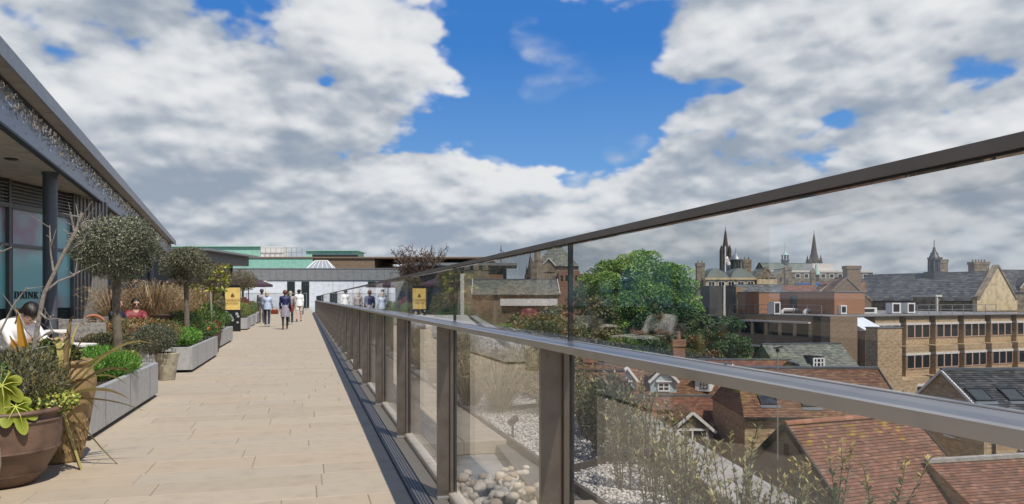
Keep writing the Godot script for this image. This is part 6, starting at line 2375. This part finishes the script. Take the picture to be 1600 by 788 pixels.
func offices() -> void:
	var t := thing("brick_office", "long buff brick office block with stepped bays and bands of dark windows", "office building", Vector3(54.2, GROUND, -66.5), 0.147)
	# local x along the sunny front to the east, z out of it; the shaded wing runs north along -z
	var top := -0.62 - GROUND
	part(t, "wall", Vector3(0.6, 0, -20), Vector3(40, top, -2.2), M.brick_buff)
	part(t, "roof_deck", Vector3(-0.62, top + 0.002, -28), Vector3(37, top + 0.1, 1.4), M.flat_roof)
	for f in 3:
		var y1 := top - 3.3 * f
		for k in 8:
			var x0: float = 5.2 + k * 4.85 - f * 1.2
			var z1: float = 1.1 + 0.9 * f
			var bay := part(t, "bay", Vector3(x0, y1 - 3.29, -2.19), Vector3(x0 + 3.75, y1 - 0.001, z1), M.brick_buff)
			part(bay, "concrete_band", Vector3(x0 - 0.04, y1 - 1.02, -0.5), Vector3(x0 + 3.89, y1 - 0.76, z1 + 0.07), M.concrete_band)
			for j in 3:
				win(bay, Vector3(x0 + 0.7 + j * 1.24, y1 - 2.5, z1 + 0.002), 0.0, 1.23, 1.66, 1, 1, M.frame_pink, 0.085)
	# shaded wing
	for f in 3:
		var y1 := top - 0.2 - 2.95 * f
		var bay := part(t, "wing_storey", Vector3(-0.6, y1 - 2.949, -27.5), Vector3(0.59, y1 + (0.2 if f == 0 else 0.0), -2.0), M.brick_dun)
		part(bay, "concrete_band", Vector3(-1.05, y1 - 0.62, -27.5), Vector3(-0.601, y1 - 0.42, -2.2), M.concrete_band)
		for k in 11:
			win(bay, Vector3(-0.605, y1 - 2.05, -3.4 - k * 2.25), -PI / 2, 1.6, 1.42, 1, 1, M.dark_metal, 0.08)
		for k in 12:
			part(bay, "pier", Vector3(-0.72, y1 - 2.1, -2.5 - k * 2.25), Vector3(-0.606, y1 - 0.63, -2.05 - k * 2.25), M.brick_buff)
	# stair blocks
	var s := thing("stair_block", "dark brown brick stair block with sloping white glazed roof on the office", "building", Vector3(52.4, GROUND, -62.8), 0.147)
	part(s, "wall", Vector3(-1.6, 0, -1.2), Vector3(2.2, 11.5, 0), M.brick_dun)
	var b := MB.new()
	b.xf = Transform3D(Basis(), Vector3(2.4, 0, 1.0))
	b.quad(Vector3(0.0, 11.3, -3), Vector3(3.0, 11.3, -3), Vector3(3.0, 10.0, 0), Vector3(0.0, 10.0, 0))
	b.tri(Vector3(3.0, 11.3, -3), Vector3(3.0, 10.0, -3), Vector3(3.0, 10.0, 0))
	b.tri(Vector3(0.0, 11.3, -3), Vector3(0.0, 10.0, 0), Vector3(0.0, 10.0, -3))
	obj("glazed_roof", b, M.pale_wall, s)
	part(s, "roof_wall", Vector3(2.4, 0, -2.0), Vector3(5.4, 9.98, 0.8), M.brick_dun)
	var w := thing("stair_tower", "tall buff brick stair tower, bright towards us and shaded on its west side", "building", Vector3(51.0, GROUND, -56.4), 0.0)
	part(w, "shaft", Vector3(0.0, 0, -1.5), Vector3(2.75, 10.55, 0), M.brick_buff)
	part(w, "coping", Vector3(-0.06, 10.551, -1.56), Vector3(2.81, 10.65, 0.06), M.lead)
	part(w, "side_wall", Vector3(2.76, 0, -3.6), Vector3(5.2, 5.6, -0.7), M.brick_buff)
	win(w, Vector3(3.4, 4.2, -0.695), 0.0, 0.3, 0.4, 1, 1, M.dark_metal, 0.04)
	part(w, "white_duct", Vector3(2.85, 5.61, -1.6), Vector3(3.5, 6.6, -0.8), M.white_paint)
	# rust coloured plant rooms on the roof
	var y0 := 0.02
	for q in [[52.23, -76.73, 3.0, 12.0, 2.05, "smaller rust brown metal clad plant room on the office roof"], [58.16, -70.92, 4.4, 22.0, 2.05, "larger rust brown metal clad plant room with grey door"]]:
		var m := thing("plant_room", q[5], "plant room", Vector3(q[0], y0 - 0.5, q[1]), 0.06)
		part(m, "cladding", Vector3(0, 0, -q[3]), Vector3(q[2], q[4] + 0.5, 0), M.brown_clad)
		part(m, "coping", Vector3(-0.08, q[4] + 0.501, -q[3]), Vector3(q[2] + 0.08, q[4] + 0.6, 0.08), M.zinc_eave)
		for k in int(q[3] / 1.2):
			part(m, "seam", Vector3(-0.03, 0, -q[3] + k * 1.2), Vector3(-0.001, q[4] + 0.49, -q[3] + k * 1.2 + 0.05), M.brown_clad)
		if q[2] > 4:
			part(m, "door", Vector3(-0.05, 0.3, -7.4), Vector3(-0.002, 2.1, -6.2), M.lead)
			part(m, "louvre", Vector3(-0.05, 0.3, -15.6), Vector3(-0.002, 2.0, -13.0), M.dark_metal)
	var lb := thing("louvred_plant_box", "tall grey and black louvred plant box with tan panel beside the big tree", "plant room", Vector3(48.6, y0 - 0.95, -81.8), -0.25)
	part(lb, "grey_panel", Vector3(0, 0, -4), Vector3(1.72, 3.85, 0), M.dark_grey_clad)
	part(lb, "white_post", Vector3(1.73, 0, -0.3), Vector3(1.97, 3.9, 0.15), M.concrete_band)
	part(lb, "dark_panel", Vector3(1.98, 0, -3), Vector3(3.3, 3.9, -0.1), M.dark_metal)
	part(lb, "tan_panel", Vector3(3.31, 0.0, -3), Vector3(4.2, 3.7, 0.1), M.ochre_pot)
	part(lb, "door", Vector3(3.4, 0.2, 0.11), Vector3(3.95, 2.2, 0.14), M.kerb)
	# ducts, fans and railings
	var ks := 0
	for q in [[55.6, -77.0, 2.3, "white bent roof duct before the smaller plant room"], [57.2, -74.9, 3.4, "second white bent roof duct, before the larger plant room"]]:
		var dct := thing("roof_duct", q[3], "duct", Vector3(q[0], -0.5, q[1]), 0.0)
		b = MB.new()
		b.tube([Vector3(0, 0, 0), Vector3(0, 0.2, 0), Vector3(0.08, 0.36, 0), Vector3(0.3, 0.45, 0), Vector3(q[2], 0.45, 0)], [0.2, 0.2, 0.2, 0.2, 0.2], 14)
		obj("pipe", b, M.white_metal_pipe, dct)
	for q in [[50.9, -71.3, 0.9, 1.5, "white condenser beside the smaller plant room"], [59.2, -70.6, 0.9, 1.1, "white condenser at the corner of the larger plant room"], [68.4, -72.6, 1.5, 1.35, "large white condenser with dark grille on the office roof"], [70.4, -72.4, 1.3, 1.35, "large pale condenser beside the dark grilled one"], [64.0, -72.0, 2.4, 0.8, "long low white roof unit on the office roof"]]:
		var u := thing("condenser", q[4], "air conditioner", Vector3(q[0], -0.55, q[1]), 0.147)
		part(u, "casing", Vector3(-q[2] / 2, 0.1, -0.9), Vector3(q[2] / 2, q[3], 0), M.white_paint)
		part(u, "grille", Vector3(-q[2] * 0.36, 0.3, 0.002), Vector3(q[2] * 0.3, q[3] - 0.15, 0.04), M.dark_metal)
		part(u, "feet", Vector3(-q[2] * 0.4, 0, -0.8), Vector3(q[2] * 0.4, 0.099, -0.1), M.dark_metal)
	var rl := thing("roof_railing", "thin metal safety railing along the office roof edge", "railing", Vector3(54.2, -0.5, -66.5), 0.147)
	rail(rl, Vector3(-0.4, 0, -27), Vector3(-0.4, 0, -1.0), 13, 1.1, M.steel)
	rail(rl, Vector3(13, 0, 0.2), Vector3(27, 0, 0.2), 7, 1.1, M.steel)


func old_town() -> void:
	# limestone building with long windows below a green roof
	var t := thing("limestone_house", "cream limestone building with row of dark windows and domed green roof", "building", Vector3(78.0, GROUND, -123.5), -0.27)
	part(t, "wall", Vector3(-4.8, 0, -8), Vector3(4.6, 16.9, 0), M.limestone)
	part(t, "cornice", Vector3(-5.0, 16.901, -8.2), Vector3(4.8, 17.3, 0.25), M.limestone)
	for k in 5:
		win(t, Vector3(-3.7 + k * 1.85, 14.9, 0.01), 0.0, 1.25, 1.7, 2, 2, M.white_paint, 0.1)
	part(t, "blank_wall", Vector3(4.81, 0, -6), Vector3(8.6, 17.0, 0.4), M.limestone)
	for q in [[-4.7, -0.3], [-0.1, 4.6]]:
		var b := MB.new()
		var za := 0.0
		var ins := [0.0, 0.5, 1.1, 1.9]
		for k in 3:
			var i0: float = ins[k]
			var i1: float = ins[k + 1]
			var h0 := 17.31 + k * 0.75
			var h1 := h0 + 0.75 - k * 0.2
			h0 = 17.31 + k * 0.75 - (0.2 if k == 2 else 0.0)
			b.quad(Vector3(q[0] + i1, h1, -i1), Vector3(q[1] - i1, h1, -i1), Vector3(q[1] - i0, h0, -i0), Vector3(q[0] + i0, h0, -i0))
			b.quad(Vector3(q[0] + i1, h1, -8 + i1), Vector3(q[0] + i1, h1, -i1), Vector3(q[0] + i0, h0, -i0), Vector3(q[0] + i0, h0, -8 + i0))
			b.quad(Vector3(q[1] - i1, h1, -i1), Vector3(q[1] - i1, h1, -8 + i1), Vector3(q[1] - i0, h0, -8 + i0), Vector3(q[1] - i0, h0, -i0))
		b.quad(Vector3(q[0] + 1.9, 19.2, -6), Vector3(q[1] - 1.9, 19.2, -6), Vector3(q[1] - 1.9, 19.15, -1.9), Vector3(q[0] + 1.9, 19.15, -1.9))
		obj("mansard_roof", b, M.green_slate, t)
	for q in [[-4.6, 20.2, "stone chimney west of the spire"], [4.4, 20.9, "taller stone chimney east of the dome"]]:
		var p := Vector3(78.0 + q[0] * 0.963, 3.0, -123.5 + q[0] * 0.27 - 2.5)
		chimney("stone_chimney", q[2], p, 1.5, q[1] + GROUND - 3.0, M.old_stone, 2)
	var fp := thing("flagpole", "white flagpole with limp flag in front of the spire", "flagpole", Vector3(82.4, GROUND, -132.6))
	var b := MB.new()
	b.tube([Vector3.ZERO, Vector3(0, 24, 0)], [0.2, 0.14], 8)
	obj("pole", b, M.white_paint, fp)
	b = MB.new()
	b.strap([Vector3(0.15, 21.6, 0), Vector3(0.5, 21.4, 0.1), Vector3(0.7, 20.8, 0.0), Vector3(0.9, 20.2, 0.1)], [0.4, 0.5, 0.4, 0.3], Vector3(0.3, 1, 0))
	obj("flag", b, M.white_paint, fp)
	# dome with cupola
	var dm := thing("library_dome", "dark lead dome beside the taller church spire", "dome", Vector3(123.9, GROUND, -193.8))
	b = MB.new()
	b.lathe([Vector2(4.0, 0), Vector2(4.0, 21.0), Vector2(3.9, 21.1), Vector2(3.7, 22.2), Vector2(3.3, 23.4), Vector2(2.6, 24.5), Vector2(1.6, 25.3), Vector2(0.7, 25.6), Vector2(0.0, 25.65)], 28)
	obj("dome", b, M.lead, dm)
	for k in 12:
		var a := TAU * k / 12
		b = MB.new()
		var p := []
		for q in [[3.8, 22.2], [3.35, 23.4], [2.65, 24.5], [1.65, 25.3], [0.7, 25.65]]:
			p.append(Vector3(cos(a) * q[0], q[1], sin(a) * q[0]))
		b.tube(p, [0.12, 0.12, 0.1, 0.09, 0.07], 5)
		obj("rib", b, M.lead, dm)
	var cu := thing("copper_cupola", "small open cupola with pale copper cap before the dome", "cupola", Vector3(90.2, GROUND, -141.0))
	b = MB.new()
	b.lathe([Vector2(1.5, 0), Vector2(1.5, 18.6), Vector2(1.2, 18.7), Vector2(1.2, 19.6), Vector2(1.35, 19.7)], 12)
	obj("drum", b, M.dark_stone, cu)
	for k in 8:
		var a := TAU * k / 8
		b = MB.new()
		b.tube([Vector3(cos(a) * 0.95, 19.6, sin(a) * 0.95), Vector3(cos(a) * 0.95, 21.6, sin(a) * 0.95)], [0.17, 0.17], 6)
		obj("post", b, M.dark_stone, cu)
	b = MB.new()
	b.lathe([Vector2(0.6, 19.6), Vector2(0.6, 21.6), Vector2(1.2, 21.61), Vector2(1.1, 21.9), Vector2(0.8, 22.5), Vector2(0.3, 22.9), Vector2(0.1, 23.3), Vector2(0.04, 24.4), Vector2(0, 24.4)], 14)
	obj("cap", b, M.zinc_eave, cu)
	# spires
	spire("stone_spire", "tall dark stone spire with pinnacles beside the dome", Vector3(143, 0, -230), 3.0, 17.0, 26.9, 3.0)
	part(get_node("stone_spire"), "lower_tower", Vector3(-1.9, 0, -1.9), Vector3(1.9, 24.0, 1.9), M.dark_stone)
	spire("cathedral_spire", "broad dark stone spire with corner pinnacles at the east", Vector3(199.7, 0, -255.5), 4.5, 14.0, 29.2, 4.8)
	part(get_node("cathedral_spire"), "lower_tower", Vector3(-4.2, 0, -4.2), Vector3(4.2, 23.0, 4.2), M.dark_stone)
	spire("slender_spire", "slender dark spire left of the turreted stone building", Vector3(47.1, 0, -153), 1.9, 5.5, 11.6, 1.5)
	# gothic hall with green roof and fleche
	var h := gable("gothic_hall", "gothic stone hall with long pale green roof and dark west gable", "hall", Vector3(122.5, 10.6, -166.0), -0.12, 17.5, 5.0, 5.0, 6.4, 6.4, M.old_stone, [Color(0.17, 0.21, 0.175), Color(0.20, 0.24, 0.20), Color(0.15, 0.185, 0.16)], {"course": 0.5, "tile": 0.8, "barge": M.dark_stone, "barge_h": 0.6})
	var fl := thing("roof_fleche", "small dark open turret with needle on the green roof ridge", "turret", Vector3(121.0, 9.6, -166.2))
	b = MB.new()
	b.lathe([Vector2(0.95, 0), Vector2(0.95, 1.6), Vector2(1.15, 1.62), Vector2(1.15, 1.9), Vector2(0.8, 1.92)], 8)
	obj("base", b, M.lead, fl)
	for k in 6:
		var a := TAU * k / 6
		b = MB.new()
		b.tube([Vector3(cos(a) * 0.8, 1.9, sin(a) * 0.8), Vector3(cos(a) * 0.8, 3.1, sin(a) * 0.8)], [0.14, 0.14], 5)
		obj("post", b, M.dark_metal, fl)
	b = MB.new()
	b.lathe([Vector2(1.1, 3.1), Vector2(0.7, 3.5), Vector2(0.2, 4.0), Vector2(0.07, 4.6), Vector2(0.04, 6.6), Vector2(0, 6.6)], 8)
	obj("cap", b, M.pale_copper, fl)
	for q in [[104.5, 8.6, -152.4, "gothic stone bay with tall arched windows below the west gable"], [107.0, 8.3, -149.0, "second gothic stone bay, under the turret"]]:
		var g := gable("gothic_bay", q[3], "building", Vector3(q[0], q[1], q[2]), -0.27 + PI / 2, 7.0, 2.3, 2.3, 6.2, 6.2, M.old_stone, GREEN_SLATES, {"course": 0.4, "tile": 0.6, "barge": M.old_stone, "barge_h": 0.4})
		for k in 3:
			win(g, Vector3(-3.44, 14.0, -1.1 + k * 1.1), -PI / 2, 0.75, 2.2, 1, 2, M.old_stone, 0.1)
		for k in 3:
			win(g, Vector3(-3.44, 17.2, -1.0 + k * 1.0), -PI / 2, 0.5, 1.1, 1, 1, M.old_stone, 0.08)
	var gl := gable("grey_slate_range", "low grey slate roof between the gothic bays and plant rooms", "building", Vector3(64.0, 3.35, -94.5), -0.2, 7.2, 2.4, 2.4, 2.0, 2.0, M.brick_dun, SLATES, {"course": 0.3, "tile": 0.5})
	# lower roofs and tarpaulin
	gable("orange_gable_row", "small orange tiled roofs with gables behind the plant rooms", "house", Vector3(77.5, 3.6, -103.6), -0.22, 5.6, 2.4, 2.4, 1.8, 1.8, M.old_stone, ORANGE_TILES, {"course": 0.3, "tile": 0.4, "barge": M.old_stone})
	gable("orange_gable_row", "orange tiled roof beside the tall brown chimney stack", "house", Vector3(82.6, 3.6, -103.4), 1.2, 5.0, 2.2, 2.2, 1.8, 1.8, M.old_stone, ORANGE_TILES, {"course": 0.3, "tile": 0.4, "barge": M.limestone})
	gable("brown_roof_range", "brown tiled roof between the green roof and the chimney stack", "house", Vector3(92.0, 4.4, -112.0), -0.27, 12.0, 3.0, 3.0, 2.4, 2.4, M.old_stone, BROWN_TILES, {"course": 0.35, "tile": 0.5})
	var tp := thing("blue_tarpaulin", "bright blue tarpaulin sheeting on a scaffold among the roofs", "tarpaulin", Vector3(84.3, GROUND, -109.0), -0.27)
	part(tp, "sheet", Vector3(-2.3, 15.2, -0.6), Vector3(1.9, 16.05, 0), M.tarp_blue)
	for k in 4:
		part(tp, "scaffold_pole", Vector3(-2.2 + k * 1.3, 0, -0.3), Vector3(-2.1 + k * 1.3, 16.3, -0.2), M.steel)
	var tt := thing("white_turret", "small turret with white conical cap before the cathedral spire", "turret", Vector3(104.5, GROUND, -133.0))
	b = MB.new()
	b.lathe([Vector2(0.55, 0), Vector2(0.55, 18.4), Vector2(0.6, 18.42)], 10)
	obj("shaft", b, M.dark_stone, tt)
	b = MB.new()
	b.lathe([Vector2(0.85, 18.4), Vector2(0.75, 18.8), Vector2(0.35, 19.6), Vector2(0.08, 20.9), Vector2(0, 21.0)], 10)
	obj("cap", b, M.pale_copper, tt)
	for q in [[88.5, -113.5, 18.4, 0.8, "pale slim chimney beside the blue tarpaulin"], [80.3, -103.0, 16.8, 0.7, "small brown chimney among the orange roofs"], [86.5, -118.0, 19.2, 1.2, "pale gabled chimney before the green roof"], [76.5, -104.0, 16.5, 0.7, "squat brown chimney at the west end of the orange roofs"]]:
		chimney("town_chimney", q[4], Vector3(q[0], 2.0, q[1]), q[3], q[2] + GROUND - 2.0, M.old_stone, 1)
	# tall blank brown gable with chimney
	var st := gable("brown_stack_house", "tall brown brick gable with broad chimney stack before the slate hall", "house", Vector3(79.8, 4.6, -95.8), 1.15, 6.0, 3.6, 3.6, 1.0, 1.0, M.brick_dun, BROWN_TILES, {"course": 0.3, "tile": 0.4, "barge": M.old_stone})
	chimney("broad_chimney_stack", "broad brown chimney stack rising from the tall gable", Vector3(80.2, 2.0, -94.0), 2.0, 4.3, M.brick_dun, 0, -0.27, 1.6)
	# great slate hall
	var gh := gable("great_slate_hall", "great hall with steep dark slate roof and pale limestone end gable", "hall", Vector3(101.1, 5.6, -100.9), -1.33, 22.0, 5.6, 5.6, 0.95, 0.95, M.old_stone, HALL_SLATES, {"course": 0.45, "tile": 0.7, "lift": 0.03, "ridge_mat": M.zinc_eave, "inset": 0.2})
	for k in 3:
		b = MB.new()
		b.xf = Transform3D(Basis(), Vector3(-7.0 + k * 6.5, 10.4, 5.42))
		for j in 8:
			var a0 := PI * j / 8
			var a1 := PI * (j + 1) / 8
			b.tri(Vector3.ZERO, Vector3(cos(a1) * 2.0, sin(a1) * 1.1, 0.03), Vector3(cos(a0) * 2.0, sin(a0) * 1.1, 0.03))
		obj("arched_window", b, M.window_glass, gh)
	part(gh, "buttress", Vector3(2.0, 0, 5.3), Vector3(5.6, 13.6, 6.8), M.old_stone)
	part(gh, "buttress_cap", Vector3(1.8, 13.601, 5.2), Vector3(5.8, 13.9, 7.0), M.concrete_band)
	part(gh, "pipe", Vector3(5.62, 0, 6.5), Vector3(5.85, 13.5, 6.75), M.white_paint)
	b = MB.new()
	var pr := [Vector3(0, 0, 5.75), Vector3(0, 13.3, 5.75), Vector3(0, 13.5, 5.0), Vector3(0, 18.4, 0), Vector3(0, 13.5, -5.0), Vector3(0, 13.3, -5.75), Vector3(0, 0, -5.75)]
	b.xf = Transform3D(Basis(), Vector3(11.4, 0, 0))
	for k in 5:
		b.tri(pr[0], pr[k + 1], pr[k + 2])
	for k in 6:
		b.quad(pr[k] + Vector3(-0.7, 0, 0), pr[k + 1] + Vector3(-0.7, 0, 0), pr[k + 1], pr[k])
	b.xf = Transform3D(Basis(), Vector3(10.7, 0, 0))
	for k in 5:
		b.tri(pr[0], pr[k + 2], pr[k + 1])
	obj("end_gable", b, M.limestone, gh).set_meta("label", "sunlit pale limestone end gable")
	b = MB.new()
	b.bar(Vector3(11.1, 13.55, 5.15), Vector3(11.1, 18.5, 0), 0.9, 0.26)
	b.bar(Vector3(11.101, 13.55, -5.15), Vector3(11.101, 18.5, 0), 0.9, 0.26)
	b.box(Vector3(10.6, 13.2, 5.0), Vector3(11.5, 13.5, 5.9))
	b.box(Vector3(10.6, 13.2, -5.9), Vector3(11.5, 13.5, -5.0))
	b.box(Vector3(11.402, 11.3, -5.76), Vector3(11.47, 11.5, 5.76))
	obj("gable_coping", b, M.old_stone, gh)
	var ln := thing("roof_lantern", "tall leaded lantern turret with pointed cap on the slate hall ridge", "lantern turret", Vector3(101.5, 4.9, -99.6))
	b = MB.new()
	b.box(Vector3(-1.1, -1.2, -1.1), Vector3(1.1, 0.9, 1.1))
	b.lathe([Vector2(0.80, 0.9), Vector2(0.80, 2.7), Vector2(0.98, 2.75), Vector2(0.98, 3.0), Vector2(0.86, 3.35), Vector2(0.60, 3.8), Vector2(0.40, 4.2), Vector2(0.24, 4.6), Vector2(0.2, 4.95), Vector2(0.06, 5.1), Vector2(0.05, 6.3), Vector2(0, 6.3)], 12)
	obj("lantern", b, M.lantern_lead, ln)
	for k in 8:
		var a := TAU * k / 8
		b = MB.new()
		b.tube([Vector3(cos(a) * 0.85, 0.9, sin(a) * 0.85), Vector3(cos(a) * 0.85, 2.74, sin(a) * 0.85)], [0.12, 0.12], 6)
		obj("post", b, M.lead, ln)
		b = MB.new()
		b.ball(Vector3(cos(a) * 0.95, 3.15, sin(a) * 0.95), Vector3(0.09, 0.2, 0.09), 6, 5)
		b.ball(Vector3(cos(a) * 0.55, 3.95, sin(a) * 0.55), Vector3(0.07, 0.14, 0.07), 6, 5)
		obj("crocket", b, M.dark_metal, ln)
	chimney("round_chimney", "brown chimney close behind the leaded lantern", Vector3(125.0, 3.0, -120.7), 1.7, 6.3, M.old_stone, 1)
	chimney("wide_chimney", "wide stone chimney with a row of pots above the slate roof", Vector3(132.2, 4.0, -118.7), 3.0, 4.8, M.old_stone, 5)
	# flat white topped range and turrets behind the hall
	var fr := thing("white_topped_range", "distant range with white parapet and small windows behind the slate hall", "building", Vector3(118.0, GROUND, -150.0), -0.2)
	part(fr, "wall", Vector3(-13, 0, -8), Vector3(14, 19.6, 0), M.old_stone)
	part(fr, "parapet", Vector3(-13.2, 19.601, -8), Vector3(14.2, 20.1, 0.2), M.concrete_band)
	part(fr, "roof_house", Vector3(-0.5, 20.11, -6), Vector3(4.5, 21.8, -1), M.concrete_band)
	for k in 12:
		win(fr, Vector3(-11 + k * 2.1, 18.2, 0.01), 0.0, 1.2, 1.1, 1, 1, M.white_paint, 0.12)
	# roofs at the east edge
	h = gable("east_slate_house", "slate roofed stone house with dormer gables at the east edge", "house", Vector3(146.0, 7.2, -116.5), -0.25, 18.0, 5.0, 5.0, 2.6, 2.6, M.old_stone, HALL_SLATES, {"course": 0.45, "tile": 0.7})
	var yy := 2.6 - GROUND
	for x in [-6.2, -1.5]:
		d_gable(h, x, yy)
	chimney("east_chimney", "stone chimney on the east slate house ridge", Vector3(147.0, 5.0, -116.3), 2.6, 4.0, M.old_stone, 3)
	# turreted gothic building with steep hipped roof, seen through the glass
	var gb := gable("turreted_stone_building", "turreted gothic stone building with steep hipped slate roof", "building", Vector3(36.4, 9.0, -105.0), -0.30, 6.6, 2.6, 3.0, 6.1, 6.1, M.old_stone, GREEN_SLATES, {"course": 0.35, "tile": 0.5, "hip0": 2.4, "hip1": 2.4})
	part(gb, "red_wing", Vector3(0.2, 0, 2.5), Vector3(3.3, 17.3, 4.2), M.brick_red)
	for k in 4:
		part(gb, "arched_opening", Vector3(0.55 + k * 0.7, 15.9, 4.201), Vector3(0.85 + k * 0.7, 16.7, 4.23), M.dark_void)
	part(gb, "stone_wing", Vector3(-3.9, 0, 1.5), Vector3(0.19, 17.0, 3.6), M.old_stone)
	for k in 3:
		win(gb, Vector3(-3.2 + k * 1.3, 14.6, 3.61), 0.0, 0.8, 1.5, 2, 1, M.old_stone, 0.1)
	dormer(gb, Vector3(-1.2, 17.2, 3.0), 0.0, 1.9, 2.1, 2.4, M.old_stone, GREEN_SLATES)
	var tw := thing("castellated_tower", "small castellated stone tower beside the steep hipped roof", "tower", Vector3(32.6, GROUND, -102.6), -0.3)
	part(tw, "shaft", Vector3(-0.9, 0, -0.9), Vector3(0.9, 18.7, 0.9), M.old_stone)
	part(tw, "upper_turret", Vector3(-0.4, 18.71, -0.5), Vector3(0.55, 20.2, 0.5), M.old_stone)
	for k in 4:
		part(tw, "merlon", Vector3(-0.95 + k * 0.52, 18.71, 0.62), Vector3(-0.65 + k * 0.52, 19.15, 0.95), M.old_stone)
	# modern block with oversailing roof
	var md := thing("modern_block", "modern dark glazed block with thin oversailing pale roof", "building", Vector3(22.8, GROUND, -93.5), -0.27)
	part(md, "glazing", Vector3(-9, 0, -8), Vector3(2.6, 17.6, 0), M.dark_glass)
	part(md, "roof", Vector3(-10.5, 17.601, -9), Vector3(4.0, 17.95, 1.0), M.zinc_eave)
	for k in 12:
		part(md, "mullion", Vector3(-8.8 + k, 15.5, 0.001), Vector3(-8.7 + k, 17.6, 0.06), M.frame_grey)
	part(md, "white_screen", Vector3(-2.9, 0, 3.0), Vector3(0.4, 16.3, 8.0), M.white_paint)
	part(md, "brown_box", Vector3(0.41, 0, 3.2), Vector3(2.2, 16.2, 8.0), M.brick_red)
	var cs := thing("stone_battlement", "old stone tower with battlement, low beside the modern block", "tower", Vector3(17.9, GROUND, -78.2), -0.27)
	part(cs, "shaft", Vector3(-1.3, 0, -2), Vector3(1.3, 16.4, 0), M.old_stone)
	for k in 3:
		part(cs, "merlon", Vector3(-1.3 + k * 1.0, 16.41, -0.4), Vector3(-0.7 + k * 1.0, 17.0, 0.05), M.old_stone)
	# distant brick fill behind the big tree
	var dist := thing("distant_brick_block", "distant red brown brick block with flat roof beside the big tree", "building", Vector3(45.0, GROUND, -112.0), -0.27)
	part(dist, "wall", Vector3(-4.5, 0, -8), Vector3(4.0, 17.3, 0), M.brick_red)
	part(dist, "coping", Vector3(-4.6, 17.301, -8), Vector3(4.1, 17.6, 0.1), M.concrete_band)
	var rg := thing("far_roof_range", "far line of low slate roofs closing the horizon", "building", Vector3(150.0, GROUND, -300.0), -0.35)
	part(rg, "wall", Vector3(-160, 0, -10), Vector3(150, 15.0, 0), M.old_stone)
	var b2 := MB.new()
	for k in 20:
		var x := -158.0 + k * 15.4
		var hh := rf(2.0, 4.5)
		b2.quad(Vector3(x, 15 + hh, -5), Vector3(x + 14.5, 15 + hh, -5), Vector3(x + 14.5, 15.01, 0.3), Vector3(x, 15.01, 0.3))
		b2.tri(Vector3(x, 15.01, 0.3), Vector3(x, 15.01, -10), Vector3(x, 15 + hh, -5))
		b2.tri(Vector3(x + 14.5, 15.01, -10), Vector3(x + 14.5, 15.01, 0.3), Vector3(x + 14.5, 15 + hh, -5))
	obj("roof", b2, M.lead, rg)


func d_gable(h: Node3D, x: float, y: float) -> void:
	var d := dormer(h, Vector3(x, y - 1.0, 4.9), 0.0, 3.4, 4.0, 4.0, M.old_stone, HALL_SLATES)
	win(d, Vector3(x, y - 0.6, 4.92), 0.0, 0.9, 1.5, 2, 1, M.old_stone, 0.1)


func trees() -> void:
	var fresh := [lin(0.17, 0.31, 0.045), lin(0.23, 0.39, 0.065), lin(0.125, 0.245, 0.035), lin(0.27, 0.42, 0.08), lin(0.09, 0.18, 0.03)]
	tree("chestnut_tree", "huge fresh green spreading tree rising above the rooftops", Vector3(29.9, GROUND, -63.0), 17.4, Vector3(5.6, 4.6, 5.0), 150, 72000, 0.2, fresh, 0.5)
	var dark := [lin(0.05, 0.11, 0.04), lin(0.07, 0.14, 0.05), lin(0.035, 0.08, 0.03), lin(0.10, 0.15, 0.05)]
	tree("dark_tree", "darker blue green tree below the huge one", Vector3(28.8, GROUND, -54.5), 13.2, Vector3(3.6, 2.9, 3.2), 60, 16000, 0.2, dark, 0.3)
	tree("dark_tree", "dark dense tree at the edge of the office wing", Vector3(29.9, GROUND, -49.0), 12.4, Vector3(2.2, 2.6, 2.2), 46, 12000, 0.18, dark, 0.3)
	tree("rust_tipped_tree", "small tree with rusty tips at the foot of the dark trees", Vector3(26.6, GROUND, -46.5), 10.6, Vector3(1.9, 1.6, 1.8), 34, 7000, 0.16, [lin(0.07, 0.11, 0.035), lin(0.16, 0.085, 0.03), lin(0.1, 0.13, 0.04)], 0.2)
	var olive := [lin(0.10, 0.13, 0.04), lin(0.14, 0.16, 0.055), lin(0.07, 0.10, 0.03), lin(0.17, 0.15, 0.05)]
	tree("olive_tree", "olive brown tree left of the huge green one, behind the red roof", Vector3(18.8, GROUND, -48.0), 13.8, Vector3(2.8, 3.4, 2.6), 56, 15000, 0.19, olive, 0.3)
	tree("olive_tree", "olive green tree behind the glass joint beside the slate hall", Vector3(15.2, GROUND, -44.5), 12.6, Vector3(2.4, 2.6, 2.4), 46, 11000, 0.18, olive, 0.3)
	tree("olive_tree", "bushy olive tree just beyond the roof garden", Vector3(12.6, GROUND, -40.0), 12.4, Vector3(3.0, 2.2, 2.4), 46, 13000, 0.17, olive, 0.3)
	tree("low_green_tree", "low green tree between the dark trees and the red roofs", Vector3(22.0, GROUND, -46.5), 10.9, Vector3(2.6, 2.0, 2.2), 40, 10000, 0.17, dark, 0.25)


func _ready() -> void:
	rng.seed = 20240607
	camera_and_light()
	materials()
	terrace()
	balustrade()
	restaurant()
	far_end()
	town()
	left_plants()
	garden_plants()
	people()
	for c in find_children("*", "Node", true, false):
		for k in ["_g", "hold"]:
			if c.has_meta(k):
				c.remove_meta(k)
